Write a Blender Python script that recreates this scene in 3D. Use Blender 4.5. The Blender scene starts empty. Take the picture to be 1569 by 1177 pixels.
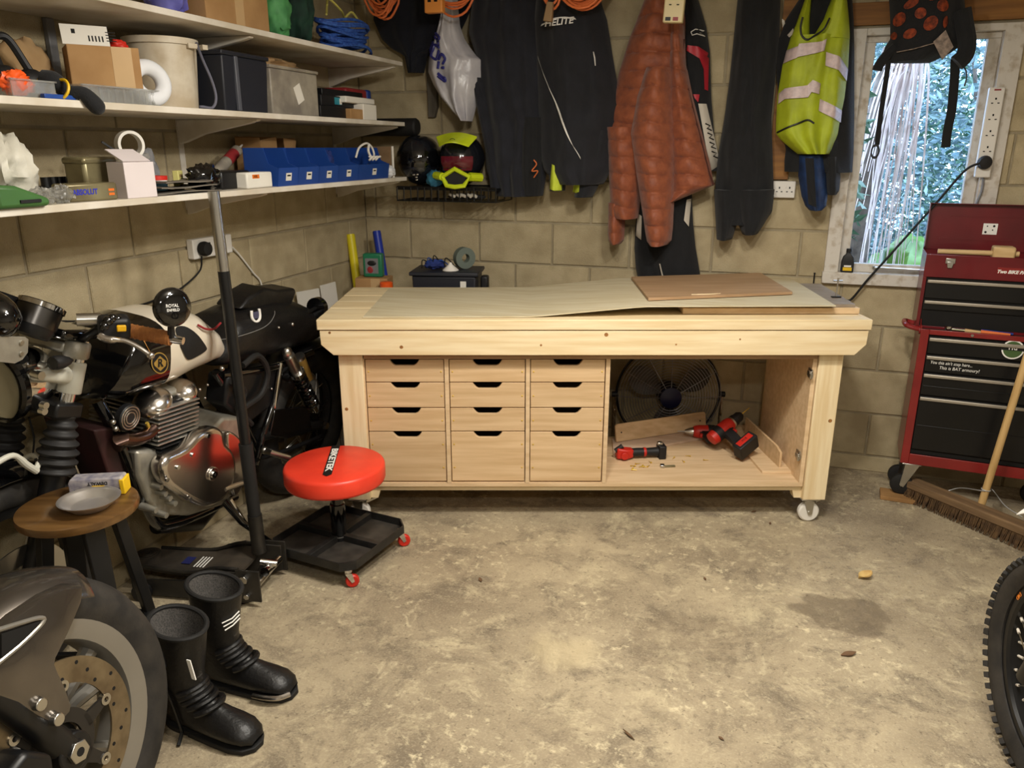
import bpy, math, random
from mathutils import Vector, Matrix, noise
random.seed(7)
R = math.radians
sc = bpy.context.scene
C = sc.collection
# ------------------------------------------------------------------ camera
CAM_H, CAM_F, PITCH, YAW = 1.6, 1184.0, R(17.05), R(18.1)
cam = bpy.data.objects.new('camera', bpy.data.cameras.new('camera'))
C.objects.link(cam)
cam.location = (0, 0, CAM_H)
cam.rotation_euler = (R(90) - PITCH, 0, YAW)
cam.data.sensor_width = 36.0
cam.data.lens = CAM_F / 1569.0 * 36.0
cam.data.clip_start = 0.02
sc.camera = cam
# ------------------------------------------------------------------ sky
w = bpy.data.worlds.new('sky'); sc.world = w; w.use_nodes = True
bg = w.node_tree.nodes['Background']
bg.inputs[0].default_value = (0.50, 0.68, 1.0, 1); bg.inputs[1].default_value = 6.5
# ------------------------------------------------------------------ ceiling lamps (three LED panels and a bare bulb over the floor, plus an added fill light behind the camera)
def lamp(name, loc, power, size, kind='AREA', color=(1.0, 0.945, 0.85)):
    l = bpy.data.lights.new(name, kind); l.energy = power; l.color = color
    if kind == 'AREA': l.shape = 'SQUARE'; l.size = size
    else: l.shadow_soft_size = size
    o = bpy.data.objects.new(name, l); C.objects.link(o); o.location = loc
    return o
lamp('ceiling_panel', (0.05, 1.90, 2.31), 27, 0.16)
lamp('ceiling_panel', (0.50, 1.35, 2.33), 15, 0.16)
lamp('ceiling_panel', (-0.55, 1.80, 2.29), 14, 0.14)
lamp('ceiling_bulb', (-0.45, 1.65, 2.18), 24, 0.06, 'POINT')
lamp('fill_panel', (0.3, -0.3, 2.32), 26, 0.25)  # added fill light behind the camera, brightens the foreground
sc.view_settings.view_transform = 'Standard'
sc.view_settings.look = 'None'
sc.view_settings.gamma = 1.0
sc.view_settings.use_curve_mapping = False
sc.view_settings.exposure = 0.25
# ------------------------------------------------------------------ helpers
def lin(c):
    return tuple(((x / 255) / 12.92 if x / 255 <= 0.04045 else ((x / 255 + 0.055) / 1.055) ** 2.4) for x in c)
MATS = {}
def M(name, rgb=None, rough=0.5, metal=0.0, var=0.12, vs=6.0, bump=0.0, bs=80.0, rgb2=None, coat=0.0, trans=0.0,
      stretch=None, rand=0.0, spec=0.5, emit=0.0, ior=1.45, alpha=1.0, sheen=0.0, detail=4.0, lo=0.35, hi=0.65):
    """one procedural material: two tones mixed by noise, fine bump, per-object variation"""
    if name in MATS: return MATS[name]
    m = bpy.data.materials.new(name); m.use_nodes = True; MATS[name] = m
    nt = m.node_tree; N = nt.nodes; L = nt.links
    p = N['Principled BSDF']
    c1 = lin(rgb)
    c2 = lin(rgb2) if rgb2 else tuple(x * (1 - var) for x in c1)
    tc = N.new('ShaderNodeTexCoord'); vec = tc.outputs['Object']
    if stretch:
        mp = N.new('ShaderNodeMapping'); mp.inputs['Scale'].default_value = stretch
        L.new(vec, mp.inputs['Vector']); vec = mp.outputs[0]
    if rand:
        oi = N.new('ShaderNodeObjectInfo'); ad = N.new('ShaderNodeVectorMath'); ad.operation = 'ADD'
        ml = N.new('ShaderNodeMath'); ml.operation = 'MULTIPLY'; ml.inputs[1].default_value = 37.0
        L.new(oi.outputs['Random'], ml.inputs[0]); L.new(vec, ad.inputs[0]); L.new(ml.outputs[0], ad.inputs[1]); vec = ad.outputs[0]
    n1 = N.new('ShaderNodeTexNoise'); n1.inputs['Scale'].default_value = vs; n1.inputs['Detail'].default_value = detail
    L.new(vec, n1.inputs['Vector'])
    mr = N.new('ShaderNodeMapRange'); mr.inputs[1].default_value = lo; mr.inputs[2].default_value = hi
    L.new(n1.outputs[0], mr.inputs[0])
    mx = N.new('ShaderNodeMix'); mx.data_type = 'RGBA'
    mx.inputs[6].default_value = (*c1, 1); mx.inputs[7].default_value = (*c2, 1)
    L.new(mr.outputs[0], mx.inputs[0])
    col = mx.outputs[2]
    if rand:
        hs = N.new('ShaderNodeHueSaturation'); a = N.new('ShaderNodeMapRange')
        a.inputs[3].default_value = 1 - rand; a.inputs[4].default_value = 1 + rand
        L.new(oi.outputs['Random'], a.inputs[0]); L.new(a.outputs[0], hs.inputs['Value']); L.new(col, hs.inputs['Color']); col = hs.outputs[0]
    L.new(col, p.inputs['Base Color'])
    p.inputs['Roughness'].default_value = rough; p.inputs['Metallic'].default_value = metal
    p.inputs['Coat Weight'].default_value = coat; p.inputs['Coat Roughness'].default_value = 0.06
    p.inputs['Specular IOR Level'].default_value = spec
    p.inputs['Transmission Weight'].default_value = trans; p.inputs['IOR'].default_value = ior
    p.inputs['Alpha'].default_value = alpha
    p.inputs['Sheen Weight'].default_value = sheen
    if emit:
        p.inputs['Emission Color'].default_value = (*c1, 1); p.inputs['Emission Strength'].default_value = emit
    if bump:
        n2 = N.new('ShaderNodeTexNoise'); n2.inputs['Scale'].default_value = bs; n2.inputs['Detail'].default_value = 5
        L.new(vec, n2.inputs['Vector'])
        b = N.new('ShaderNodeBump'); b.inputs['Strength'].default_value = bump; b.inputs['Distance'].default_value = 0.004
        L.new(n2.outputs[0], b.inputs['Height']); L.new(b.outputs[0], p.inputs['Normal'])
    return m
def setcol(o, key, val): o[key] = val
MX = {}                                   # world matrix of every object by name
I4 = Matrix.Identity(4)
def T(x, y, z): return Matrix.Translation((x, y, z))
def RZ(d): return Matrix.Rotation(R(d), 4, 'Z')
def RX(d): return Matrix.Rotation(R(d), 4, 'X')
def RY(d): return Matrix.Rotation(R(d), 4, 'Y')
def tag(o, label, cat, group=None, kind=None):
    o['label'] = label; o['category'] = cat
    if group: o['group'] = group
    if kind: o['kind'] = kind
    return o
def thing(name, label, cat, F=I4, group=None):
    o = bpy.data.objects.new(name, None); C.objects.link(o); o.empty_display_size = 0.05
    o.matrix_world = F; MX[o.name] = F.copy()
    return tag(o, label, cat, group)
def place(o, parent, W):
    """link o under parent so that its world matrix is W"""
    C.objects.link(o)
    if parent is not None:
        o.parent = parent; o.matrix_local = MX[parent.name].inverted() @ W
    else: o.matrix_world = W
    MX[o.name] = W.copy()
    return o
class B:
    """collects shapes; coordinates are in frame F"""
    def __init__(s, F=I4): s.v = []; s.f = []; s.F = F
    def add(s, vs, fs, X=None):
        k = len(s.v); A = s.F if X is None else s.F @ X
        s.v += [A @ Vector(p) for p in vs]; s.f += [tuple(i + k for i in f) for f in fs]; return s
    def box(s, x0, x1, y0, y1, z0, z1, X=None):
        return s.add([(x0,y0,z0),(x1,y0,z0),(x1,y1,z0),(x0,y1,z0),(x0,y0,z1),(x1,y0,z1),(x1,y1,z1),(x0,y1,z1)],
                     [(0,3,2,1),(4,5,6,7),(0,1,5,4),(1,2,6,5),(2,3,7,6),(3,0,4,7)], X)
    def cbox(s, c, d, X=None):
        return s.box(c[0]-d[0]/2, c[0]+d[0]/2, c[1]-d[1]/2, c[1]+d[1]/2, c[2]-d[2]/2, c[2]+d[2]/2, X)
    def loft(s, rings, cap=True, closed=False, X=None):
        n = len(rings[0]); vs = [p for r in rings for p in r]; fs = []
        m = len(rings)
        for i in range(m if closed else m - 1):
            a, b = i * n, ((i + 1) % m) * n
            for j in range(n):
                k = (j + 1) % n; fs.append((a + j, a + k, b + k, b + j))
        if cap and not closed:
            fs.append(tuple(range(n))[::-1]); fs.append(tuple(range((m - 1) * n, m * n)))
        return s.add(vs, fs, X)
    def cyl(s, p0, p1, r0, r1=None, n=16, X=None, cap=True):
        p0, p1 = Vector(p0), Vector(p1); r1 = r0 if r1 is None else r1
        d = (p1 - p0).normalized(); u = d.orthogonal().normalized(); w_ = d.cross(u)
        ring = lambda p, r: [p + (u * math.cos(6.28318 * i / n) + w_ * math.sin(6.28318 * i / n)) * r for i in range(n)]
        return s.loft([ring(p0, r0), ring(p1, r1)], cap, X=X)
    def tube(s, pts, r, n=8, closed=False, X=None, cap=True):
        P = [Vector(p) for p in pts]; m = len(P); rings = []
        up = None
        for i in range(m):
            if closed: d = P[(i + 1) % m] - P[i - 1]
            else: d = P[min(i + 1, m - 1)] - P[max(i - 1, 0)]
            d.normalize()
            if up is None: up = d.orthogonal().normalized()
            else:
                up = up - d * up.dot(d)
                up = up.normalized() if up.length > 1e-6 else d.orthogonal().normalized()
            q = d.cross(up); rr = r[i] if isinstance(r, (list, tuple)) else r
            rings.append([P[i] + (up * math.cos(6.28318 * k / n) + q * math.sin(6.28318 * k / n)) * rr for k in range(n)])
        return s.loft(rings, cap, closed, X)
    def lathe(s, prof, n=24, X=None, cap=True):
        """profile of (r, z) about local z"""
        rings = [[(r * math.cos(6.28318 * i / n), r * math.sin(6.28318 * i / n), z) for i in range(n)] for r, z in prof]
        return s.loft(rings, cap, X=X)
    def torus(s, RR, r, n=40, m=10, X=None, sx=1.0):
        rings = []
        for i in range(n):
            a = 6.28318 * i / n
            rings.append([((RR + r * math.cos(6.28318 * j / m)) * math.cos(a), (RR + r * math.cos(6.28318 * j / m)) * math.sin(a),
                           sx * r * math.sin(6.28318 * j / m)) for j in range(m)])
        return s.loft(rings, False, True, X)
    def ell(s, c, rad, n=16, m=10, X=None):
        rings = []
        for i in range(1, m):
            a = math.pi * i / m - math.pi / 2
            rings.append([(c[0] + rad[0] * math.cos(a) * math.cos(6.28318 * j / n), c[1] + rad[1] * math.cos(a) * math.sin(6.28318 * j / n),
                           c[2] + rad[2] * math.sin(a)) for j in range(n)])
        return s.loft(rings, True, X=X)
    def prism(s, poly, y0, y1, X=None):
        """polygon in local xz extruded along y"""
        n = len(poly); vs = [(x, y0, z) for x, z in poly] + [(x, y1, z) for x, z in poly]
        fs = [tuple(range(n)), tuple(range(2 * n - 1, n - 1, -1))] + [(i, i + n, (i + 1) % n + n, (i + 1) % n) for i in range(n)]
        return s.add(vs, fs, X)
    def prismz(s, poly, z0, z1, X=None):
        n = len(poly); vs = [(x, y, z0) for x, y in poly] + [(x, y, z1) for x, y in poly]
        fs = [tuple(range(n))[::-1], tuple(range(n, 2 * n))] + [(i, (i + 1) % n, (i + 1) % n + n, i + n) for i in range(n)]
        return s.add(vs, fs, X)
    def grid(s, fn, nu, nv, X=None):
        vs = [fn(i / nu, j / nv) for j in range(nv + 1) for i in range(nu + 1)]
        fs = [(j*(nu+1)+i, j*(nu+1)+i+1, (j+1)*(nu+1)+i+1, (j+1)*(nu+1)+i) for j in range(nv) for i in range(nu)]
        return s.add(vs, fs, X)
    def slab(s, fn, nu, nv, th):
        """two-sided thin sheet from fn(u,v) with thickness vector th"""
        t = Vector(th); g = lambda u, v: Vector(fn(u, v)) + t
        k = len(s.v); s.grid(fn, nu, nv); s.grid(g, nu, nv)
        n = (nu + 1) * (nv + 1)
        edge = [j for j in range(nu + 1)] + [(j+1)*(nu+1)+nu for j in range(nv)] + [nv*(nu+1)+nu-1-j for j in range(nu)] + [(nv-1-j)*(nu+1) for j in range(nv-1)]
        for a, b in zip(edge, edge[1:] + edge[:1]): s.f.append((k+a, k+b, k+n+b, k+n+a))
        return s
    def mesh(s, name, F=I4):
        me = bpy.data.meshes.new(name); X = F.inverted()
        me.from_pydata([X @ p for p in s.v], [], s.f); me.validate(); 
        return me
    def build(s, name, mat, parent=None, bev=0.0, smooth=True, sub=0, ang=35, label=None, F=None, segs=2, origin=None):
        if parent is not None: W = MX[parent.name]
        elif F is not None: W = F
        else:
            xs = [p.x for p in s.v]; ys = [p.y for p in s.v]; zs = [p.z for p in s.v]
            W = T((min(xs) + max(xs)) / 2, (min(ys) + max(ys)) / 2, min(zs))
        me = s.mesh(name, W)
        me.materials.append(MATS[mat] if isinstance(mat, str) else mat)
        import bmesh
        bm = bmesh.new(); bm.from_mesh(me); bmesh.ops.recalc_face_normals(bm, faces=bm.faces); bm.to_mesh(me); bm.free()
        if smooth:
            me.polygons.foreach_set('use_smooth', [True] * len(me.polygons)); me.set_sharp_from_angle(angle=R(ang))
        o = bpy.data.objects.new(name, me); place(o, parent, W)
        if bev:
            b = o.modifiers.new('bevel', 'BEVEL'); b.width = bev; b.segments = segs; b.limit_method = 'ANGLE'; b.angle_limit = R(40)
            b.harden_normals = False
        if sub:
            q = o.modifiers.new('subd', 'SUBSURF'); q.levels = sub; q.render_levels = sub
        if label: o['label'] = label
        return o
def inst(me, name, parent, W, mat=None):
    """one more object sharing mesh data"""
    o = bpy.data.objects.new(name, me); return place(o, parent, W)
def dup(root, W, label=None, group=None):
    """copy of a thing with its parts and sub-parts, at world matrix W"""
    def rec(o, par):
        c = o.copy(); C.objects.link(c)
        if par is not None:
            c.parent = par; MX[c.name] = MX[par.name] @ o.matrix_local
        for ch in list(o.children): rec(ch, c)
        return c
    r = rec(root, None); r.matrix_world = W; MX[r.name] = W.copy()
    if label: r['label'] = label
    if group: r['group'] = group
    return r
def text(s, size, F, mat, parent, name='lettering', shear=0.0, ext=0.0004, align='CENTER', sx=1.0, bold=0.0):
    cu = bpy.data.curves.new('txt', 'FONT'); cu.body = s; cu.size = size; cu.extrude = ext; cu.shear = shear; cu.align_x = align
    cu.align_y = 'CENTER'; cu.resolution_u = 3; cu.offset = bold
    o = bpy.data.objects.new('txt', cu); C.objects.link(o)
    me = bpy.data.meshes.new_from_object(o); bpy.data.objects.remove(o); bpy.data.curves.remove(cu)
    if sx != 1.0: me.transform(Matrix.Diagonal((sx, 1, 1, 1)))
    me.name = name; me.materials.clear(); me.materials.append(MATS[mat])
    return place(bpy.data.objects.new(name, me), parent, F)
def basis(o, x, y):
    """frame with origin o, x axis, y axis (made square)"""
    x = Vector(x).normalized(); z = x.cross(Vector(y)).normalized(); y = z.cross(x)
    m = Matrix((x, y, z)).transposed().to_4x4(); m.translation = Vector(o); return m
# sight lines: the survey of the photograph, used to read real positions off known planes of the room
def ray(px, py):
    u = (px - 784.5) / CAM_F; v = (588.5 - py) / CAM_F
    f = math.cos(PITCH) + v * math.sin(PITCH); up = -math.sin(PITCH) + v * math.cos(PITCH)
    c, s = math.cos(YAW), math.sin(YAW)
    return Vector((-s * f + c * u, c * f + s * u, up))
EYE = Vector((0, 0, CAM_H))
def at(px, py, x=None, y=None, z=None):
    r = ray(px, py)
    t = x / r.x if x is not None else y / r.y if y is not None else (z - CAM_H) / r.z
    return EYE + r * t
def on(px, py, F, ax, val):
    """where the sight line meets the plane local[ax] == val of frame F, in local coordinates"""
    Fi = F.inverted(); o = Fi @ EYE; d = Fi.to_3x3() @ ray(px, py)
    return o + d * ((val - o[ax]) / d[ax])
HF = RZ(math.degrees(YAW))                # frame square to the workbench
def smooth_path(pts, n=6):
    """Catmull-Rom through points"""
    P = [Vector(p) for p in pts]; P = [P[0] * 2 - P[1]] + P + [P[-1] * 2 - P[-2]]; out = []
    for i in range(1, len(P) - 2):
        for k in range(n):
            t = k / n; a, b, c, d = P[i-1:i+3]
            out.append(0.5 * ((2*b) + (c-a)*t + (2*a-5*b+4*c-d)*t*t + (3*b-a-3*c+d)*t*t*t))
    return out + [P[-2]]
# ------------------------------------------------------------------ common materials
M('block', (186, 171, 138), 0.93, rgb2=(166, 151, 119), vs=9, bump=0.9, bs=240, rand=0.07, detail=6)
M('mortar', (160, 148, 122), 0.95, var=0.2, vs=14, bump=0.6, bs=120)
M('plaster', (200, 194, 182), 0.9, var=0.1, bump=0.3)
M('white_paint', (222, 216, 205), 0.5, rgb2=(196, 186, 168), vs=7)
M('old_paint', (206, 200, 190), 0.6, rgb2=(172, 158, 138), vs=26, bump=0.4, bs=60, lo=0.5, hi=0.72)
M('pine', (234, 216, 178), 0.55, rgb2=(220, 196, 152), vs=5, stretch=(0.6, 9, 9), bump=0.12, bs=40, rand=0.05)
M('pine_up', (234, 216, 178), 0.55, rgb2=(220, 196, 152), vs=5, stretch=(9, 9, 0.6), bump=0.12, bs=40, rand=0.05)
M('knot', (170, 118, 62), 0.6, rgb2=(120, 78, 40), vs=60)
M('ply', (222, 194, 156), 0.62, rgb2=(206, 176, 136), vs=6, stretch=(0.7, 7, 7), rand=0.05, bump=0.1, bs=60)
M('ply_edge', (176, 138, 92), 0.7, rgb2=(128, 94, 58), vs=30, stretch=(0.4, 0.4, 9))
M('ply_pale', (206, 196, 168), 0.6, rgb2=(194, 180, 146), vs=5, stretch=(0.6, 6, 6), bump=0.08)
M('ply_brown', (178, 146, 112), 0.62, rgb2=(160, 128, 94), vs=5, stretch=(0.6, 6, 6))
M('dark_gap', (16, 14, 12), 0.9)
M('steel', (200, 198, 192), 0.28, metal=1.0, var=0.15)
M('chrome', (225, 225, 225), 0.08, metal=1.0, var=0.05)
M('cast', (176, 172, 160), 0.5, metal=0.75, var=0.2, vs=30, bump=0.15, bs=200)
M('polished', (214, 208, 202), 0.22, metal=1.0, var=0.1)
M('brass', (224, 190, 84), 0.4, metal=0.6)
M('black_gloss', (8, 8, 9), 0.10, coat=0.8, var=0.1)
M('black_metal', (20, 20, 21), 0.38, var=0.25, vs=20)
M('black_plastic', (24, 24, 26), 0.5, var=0.2)
M('black_rubber', (24, 23, 22), 0.72, var=0.3, vs=20, bump=0.15)
M('tyre', (32, 30, 28), 0.75, rgb2=(50, 46, 41), vs=18, bump=0.25)
M('leather', (20, 19, 19), 0.42, var=0.3, vs=20, bump=0.35, bs=90)
M('fabric_black', (22, 23, 26), 0.9, var=0.3, vs=16, bump=0.4, bs=300, sheen=0.1)
M('fabric_navy', (21, 24, 36), 0.9, var=0.25, vs=16, bump=0.4, bs=300, sheen=0.1)
M('white_plastic', (226, 222, 214), 0.4, var=0.05)
M('grey_plastic', (120, 120, 122), 0.5)
M('red_plastic', (205, 44, 30), 0.42, var=0.15)
M('cardboard', (176, 138, 92), 0.85, rgb2=(160, 122, 78), vs=9)
M('paper', (226, 222, 212), 0.8, var=0.06)
M('clear', (225, 225, 220), 0.25, var=0.1, trans=0.75, alpha=0.55, vs=14)
M('cord_orange', (226, 118, 62), 0.5)
M('ink_white', (236, 234, 228), 0.6, var=0.03)
M('ink_black', (14, 14, 14), 0.6)
M('blue_plastic', (30, 68, 144), 0.4, var=0.12)
M('glass', (250, 252, 252), 0.02, var=0.0, trans=1.0, ior=1.06, spec=0.25)
# ------------------------------------------------------------------ room shell
XL, YB, CEIL = -2.22, 4.07, 2.46
XR, YF = 2.5, -1.9
def concrete():
    m = bpy.data.materials.new('concrete_floor'); m.use_nodes = True; MATS['concrete'] = m
    N = m.node_tree.nodes; L = m.node_tree.links; p = N['Principled BSDF']
    tc = N.new('ShaderNodeTexCoord'); V = tc.outputs['Object']
    def nz(scale, det=6, rough=0.6, lo=0.4, hi=0.6, dist=0.0):
        n = N.new('ShaderNodeTexNoise'); n.inputs['Scale'].default_value = scale; n.inputs['Detail'].default_value = det
        n.inputs['Roughness'].default_value = rough; n.inputs['Distortion'].default_value = dist
        L.new(V, n.inputs['Vector']); r = N.new('ShaderNodeMapRange'); r.inputs[1].default_value = lo; r.inputs[2].default_value = hi
        L.new(n.outputs[0], r.inputs[0]); return r.outputs[0]
    def mix(fac, a, b):
        x = N.new('ShaderNodeMix'); x.data_type = 'RGBA'
        if isinstance(fac, float): x.inputs[0].default_value = fac
        else: L.new(fac, x.inputs[0])
        for i, q in ((6, a), (7, b)):
            if isinstance(q, tuple): x.inputs[i].default_value = (*lin(q), 1)
            else: L.new(q, x.inputs[i])
        return x.outputs[2]
    def mul(a, k):
        x = N.new('ShaderNodeMath'); x.operation = 'MULTIPLY'; L.new(a, x.inputs[0])
        if isinstance(k, float): x.inputs[1].default_value = k
        else: L.new(k, x.inputs[1])
        return x.outputs[0]
    c = mix(nz(1.6, 8, 0.65, 0.36, 0.64), (178, 163, 134), (134, 120, 98))
    c = mix(mul(nz(5.5, 8, 0.7, 0.50, 0.64, 0.6), 0.85), c, (116, 104, 86))
    c = mix(mul(nz(3.1, 12, 0.8, 0.53, 0.66, 0.35), 0.7), c, (210, 196, 160))      # pale worn screed
    c = mix(mul(mul(nz(26, 6, 0.7, 0.55, 0.66), nz(2.3, 3, 0.5, 0.46, 0.58)), 0.85), c, (218, 204, 168))
    c = mix(mul(nz(9.5, 9, 0.8, 0.55, 0.66, 0.8), 0.7), c, (206, 192, 158))
    c = mix(mul(nz(14, 8, 0.75, 0.57, 0.68, 0.5), 0.6), c, (104, 92, 74))
    c = mix(mul(nz(60, 4, 0.7, 0.58, 0.68), 0.7), c, (88, 76, 60))                   # grit and specks
    c = mix(mul(nz(140, 3, 0.6, 0.5, 0.75), 0.35), c, (210, 196, 165))
    # the damp patch beyond the loose wheel: its own ragged outline
    def spot(cx, cy, rx, ry, ang, inner, outer):
        mp = N.new('ShaderNodeMapping'); mp.vector_type = 'TEXTURE'
        mp.inputs['Location'].default_value = (cx, cy, 0); mp.inputs['Rotation'].default_value = (0, 0, R(ang)); mp.inputs['Scale'].default_value = (rx, ry, 1)
        wn = N.new('ShaderNodeTexNoise'); wn.inputs['Scale'].default_value = 6; wn.inputs['Detail'].default_value = 5; L.new(V, wn.inputs['Vector'])
        ad = N.new('ShaderNodeVectorMath'); ad.operation = 'MULTIPLY_ADD'; ad.inputs[1].default_value = (0.22, 0.22, 0)
        L.new(wn.outputs['Color'], ad.inputs[0]); L.new(V, ad.inputs[2]); L.new(ad.outputs[0], mp.inputs['Vector'])
        ln = N.new('ShaderNodeVectorMath'); ln.operation = 'LENGTH'; L.new(mp.outputs[0], ln.inputs[0])
        r = N.new('ShaderNodeMapRange'); r.inputs[1].default_value = outer; r.inputs[2].default_value = inner; L.new(ln.outputs[1], r.inputs[0])
        return r.outputs[0]
    d = at(1285, 938, z=0)
    c = mix(mul(spot(d.x + 0.11, d.y + 0.11, 0.17, 0.14, 10, 0.93, 1.03), 0.55), c, (98, 84, 66))
    d = at(1050, 985, z=0)
    c = mix(mul(spot(d.x + 0.11, d.y + 0.11, 0.20, 0.17, 40, 0.9, 1.03), 0.22), c, (120, 104, 82))
    d = at(860, 1000, z=0)
    c = mix(mul(spot(d.x + 0.11, d.y + 0.11, 0.10, 0.10, 0, 0.5, 1.2), 0.5), c, (205, 188, 150))
    L.new(c, p.inputs['Base Color']); p.inputs['Roughness'].default_value = 0.82
    b = N.new('ShaderNodeBump'); b.inputs['Strength'].default_value = 0.55; b.inputs['Distance'].default_value = 0.006
    h = N.new('ShaderNodeMath'); h.operation = 'ADD'; L.new(nz(18, 10, 0.75, 0.2, 0.8), h.inputs[0]); L.new(mul(nz(3.1, 10, 0.75, 0.56, 0.63, 1.2), 0.6), h.inputs[1])
    L.new(h.outputs[0], b.inputs['Height']); L.new(b.outputs[0], p.inputs['Normal'])
concrete()
def struct(o): o['kind'] = 'structure'; return o
struct(B().box(XL - 0.2, XR + 0.2, YF - 0.2, YB + 0.2, -0.1, 0).build('floor', 'concrete', smooth=False, F=I4))
struct(B().box(XL - 0.2, XR + 0.2, YF - 0.2, YB + 0.2, CEIL, CEIL + 0.1).build('ceiling', 'plaster', smooth=False))
struct(B().box(XR, XR + 0.15, YF - 0.2, YB + 0.2, 0, CEIL).build('wall_right', 'plaster', smooth=False))
struct(B().box(XL - 0.2, XR + 0.2, YF - 0.15, YF, 0, CEIL).build('wall_front', 'plaster', smooth=False))
# block walls: recessed mortar, every block its own piece
WX0, WX1, WZ0, WZ1 = 0.285, 0.94, 0.985, 2.105        # window opening
b = B()
for (x0, x1, z0, z1) in ((XL - 0.2, WX0, 0, CEIL), (WX1, XR + 0.2, 0, CEIL), (WX0, WX1, 0, WZ0), (WX0, WX1, WZ1, CEIL)):
    b.box(x0, x1, YB + 0.007, YB + 0.2, z0, z1)
wall_back = struct(b.build('wall_back', 'mortar', smooth=False, F=T(0, YB, 0)))
wall_left = struct(B().box(XL - 0.2, XL - 0.007, YF, YB + 0.007, 0, CEIL).build('wall_left', 'mortar', smooth=False, F=T(XL, 0, 0)))
BM = {}
def block(wall, axis, a0, a1, z0, z1):
    if a1 - a0 < 0.03 or z1 - z0 < 0.03: return
    k = (axis, round(a1 - a0, 3), round(z1 - z0, 3)); h, q = (a1 - a0) / 2, (z1 - z0) / 2
    if k not in BM:
        s = B()
        e = 0.004
        f = lambda m, d: [(-h + m, d, -q + m), (h - m, d, -q + m), (h - m, d, q - m), (-h + m, d, q - m)]
        s.loft([f(0, 0.05), f(0, e), f(e, 0)], cap=True)
        me = s.mesh('block'); me.materials.append(MATS['block']); BM[k] = me
    jit = random.uniform(-0.0015, 0.0015)
    W = T((a0 + a1) / 2, YB + jit, (z0 + z1) / 2) if axis == 'x' else T(XL + jit, (a0 + a1) / 2, (z0 + z1) / 2) @ RZ(90)
    inst(BM[k], 'block', wall, W)
J = 0.010
rows = [-0.14 + 0.225 * k for k in range(13)]
for r, zb in enumerate(rows):
    z0, z1 = max(zb + J / 2, 0), min(zb + 0.225 - J / 2, CEIL)
    off = -1.943 if r % 2 == 1 else -1.943 + 0.21
    a = off - 0.42 * 2
    while a < XR:
        a0, a1 = max(a + J / 2, XL), min(a + 0.42 - J / 2, XR); a += 0.42
        if a1 < XL + 0.02: continue
        if z1 <= WZ0 or z0 >= WZ1 or a1 <= WX0 or a0 >= WX1: block(wall_back, 'x', a0, a1, z0, z1); continue
        if a0 < WX0: block(wall_back, 'x', a0, WX0, z0, z1)
        if a1 > WX1: block(wall_back, 'x', WX1, a1, z0, z1)
        m0, m1 = max(a0, WX0), min(a1, WX1)
        if z0 < WZ0: block(wall_back, 'x', m0, m1, z0, WZ0)
        if z1 > WZ1: block(wall_back, 'x', m0, m1, WZ1, z1)
    off = 2.975 if r % 2 == 1 else 2.975 + 0.225
    a = off - 0.45 * 10
    while a < YB:
        a0, a1 = max(a + J / 2, -1.5), min(a + 0.45 - J / 2, YB); a += 0.45
        block(wall_left, 'y', a0, a1, z0, z1)
# window: outer frame, casement, pane, sill
win = struct(B().box(WX0 - 0.01, WX0 + 0.055, YB - 0.02, YB + 0.12, WZ0, WZ1).build('window_1', 'old_paint', bev=0.003))
def wp(n, x0, x1, y0, y1, z0, z1, m='old_paint', bev=0.003): return B().box(x0, x1, y0, y1, z0, z1).build(n, m, win, bev=bev)
wp('frame_rail', WX0 + 0.055, WX1 - 0.055, YB - 0.02, YB + 0.12, WZ1 - 0.03, WZ1)
wp('frame_stile', WX1 - 0.06, WX1 + 0.02, YB - 0.02, YB + 0.12, WZ0, WZ1)
wp('sill', WX0 - 0.015, WX1 + 0.02, YB - 0.035, YB + 0.13, WZ0 - 0.02, WZ0 + 0.035)
wp('casement_rail', WX0 + 0.055, WX1 - 0.06, YB + 0.02, YB + 0.06, WZ0 + 0.035, WZ0 + 0.075)
wp('casement_rail', WX0 + 0.055, WX1 - 0.06, YB + 0.02, YB + 0.06, WZ1 - 0.055, WZ1 - 0.03)
wp('casement_stile', WX0 + 0.055, WX0 + 0.10, YB + 0.02, YB + 0.06, WZ0 + 0.075, WZ1 - 0.055)
wp('casement_stile', WX1 - 0.11, WX1 - 0.06, YB + 0.02, YB + 0.06, WZ0 + 0.075, WZ1 - 0.055)
wp('pane', WX0 + 0.10, WX1 - 0.11, YB + 0.038, YB + 0.042, WZ0 + 0.075, WZ1 - 0.055, 'glass', 0)
b = B(); b.tube([(0.50, YB - 0.012, WZ0 + 0.062), (0.74, YB - 0.012, WZ0 + 0.058)], 0.006)
b.cyl((0.50, YB - 0.012, WZ0 + 0.062), (0.50, YB + 0.02, WZ0 + 0.062), 0.008); b.build('window_stay', 'steel', win)
M('oak_board', (150, 104, 52), 0.7, rgb2=(120, 80, 40), vs=5, stretch=(0.6, 8, 8))
struct(B().box(0.24, 1.75, YB - 0.022, YB - 0.001, WZ1 + 0.012, WZ1 + 0.105).build('trim_1', 'oak_board', bev=0.003))
p0 = at(1183, 200, y=YB); p1 = at(1207, 275, y=YB)
struct(B().box(p0.x, p1.x, YB - 0.025, YB - 0.001, p1.z, CEIL).build('trim_2', 'oak_board', bev=0.002))
M('grey_wood', (104, 98, 88), 0.85, rgb2=(84, 78, 68), vs=5, stretch=(8, 8, 0.6))
p0 = at(655, 110, y=YB); p1 = at(674, 180, y=YB)
struct(B().prism([(p0.x, 2.2), (p1.x, 2.2), (p1.x - 0.004, p1.z + .05), (p1.x - 0.02, p1.z), (p0.x + 0.01, p1.z)], YB - 0.03, YB - 0.001).build('trim_3', 'grey_wood', bev=0.002))
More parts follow.
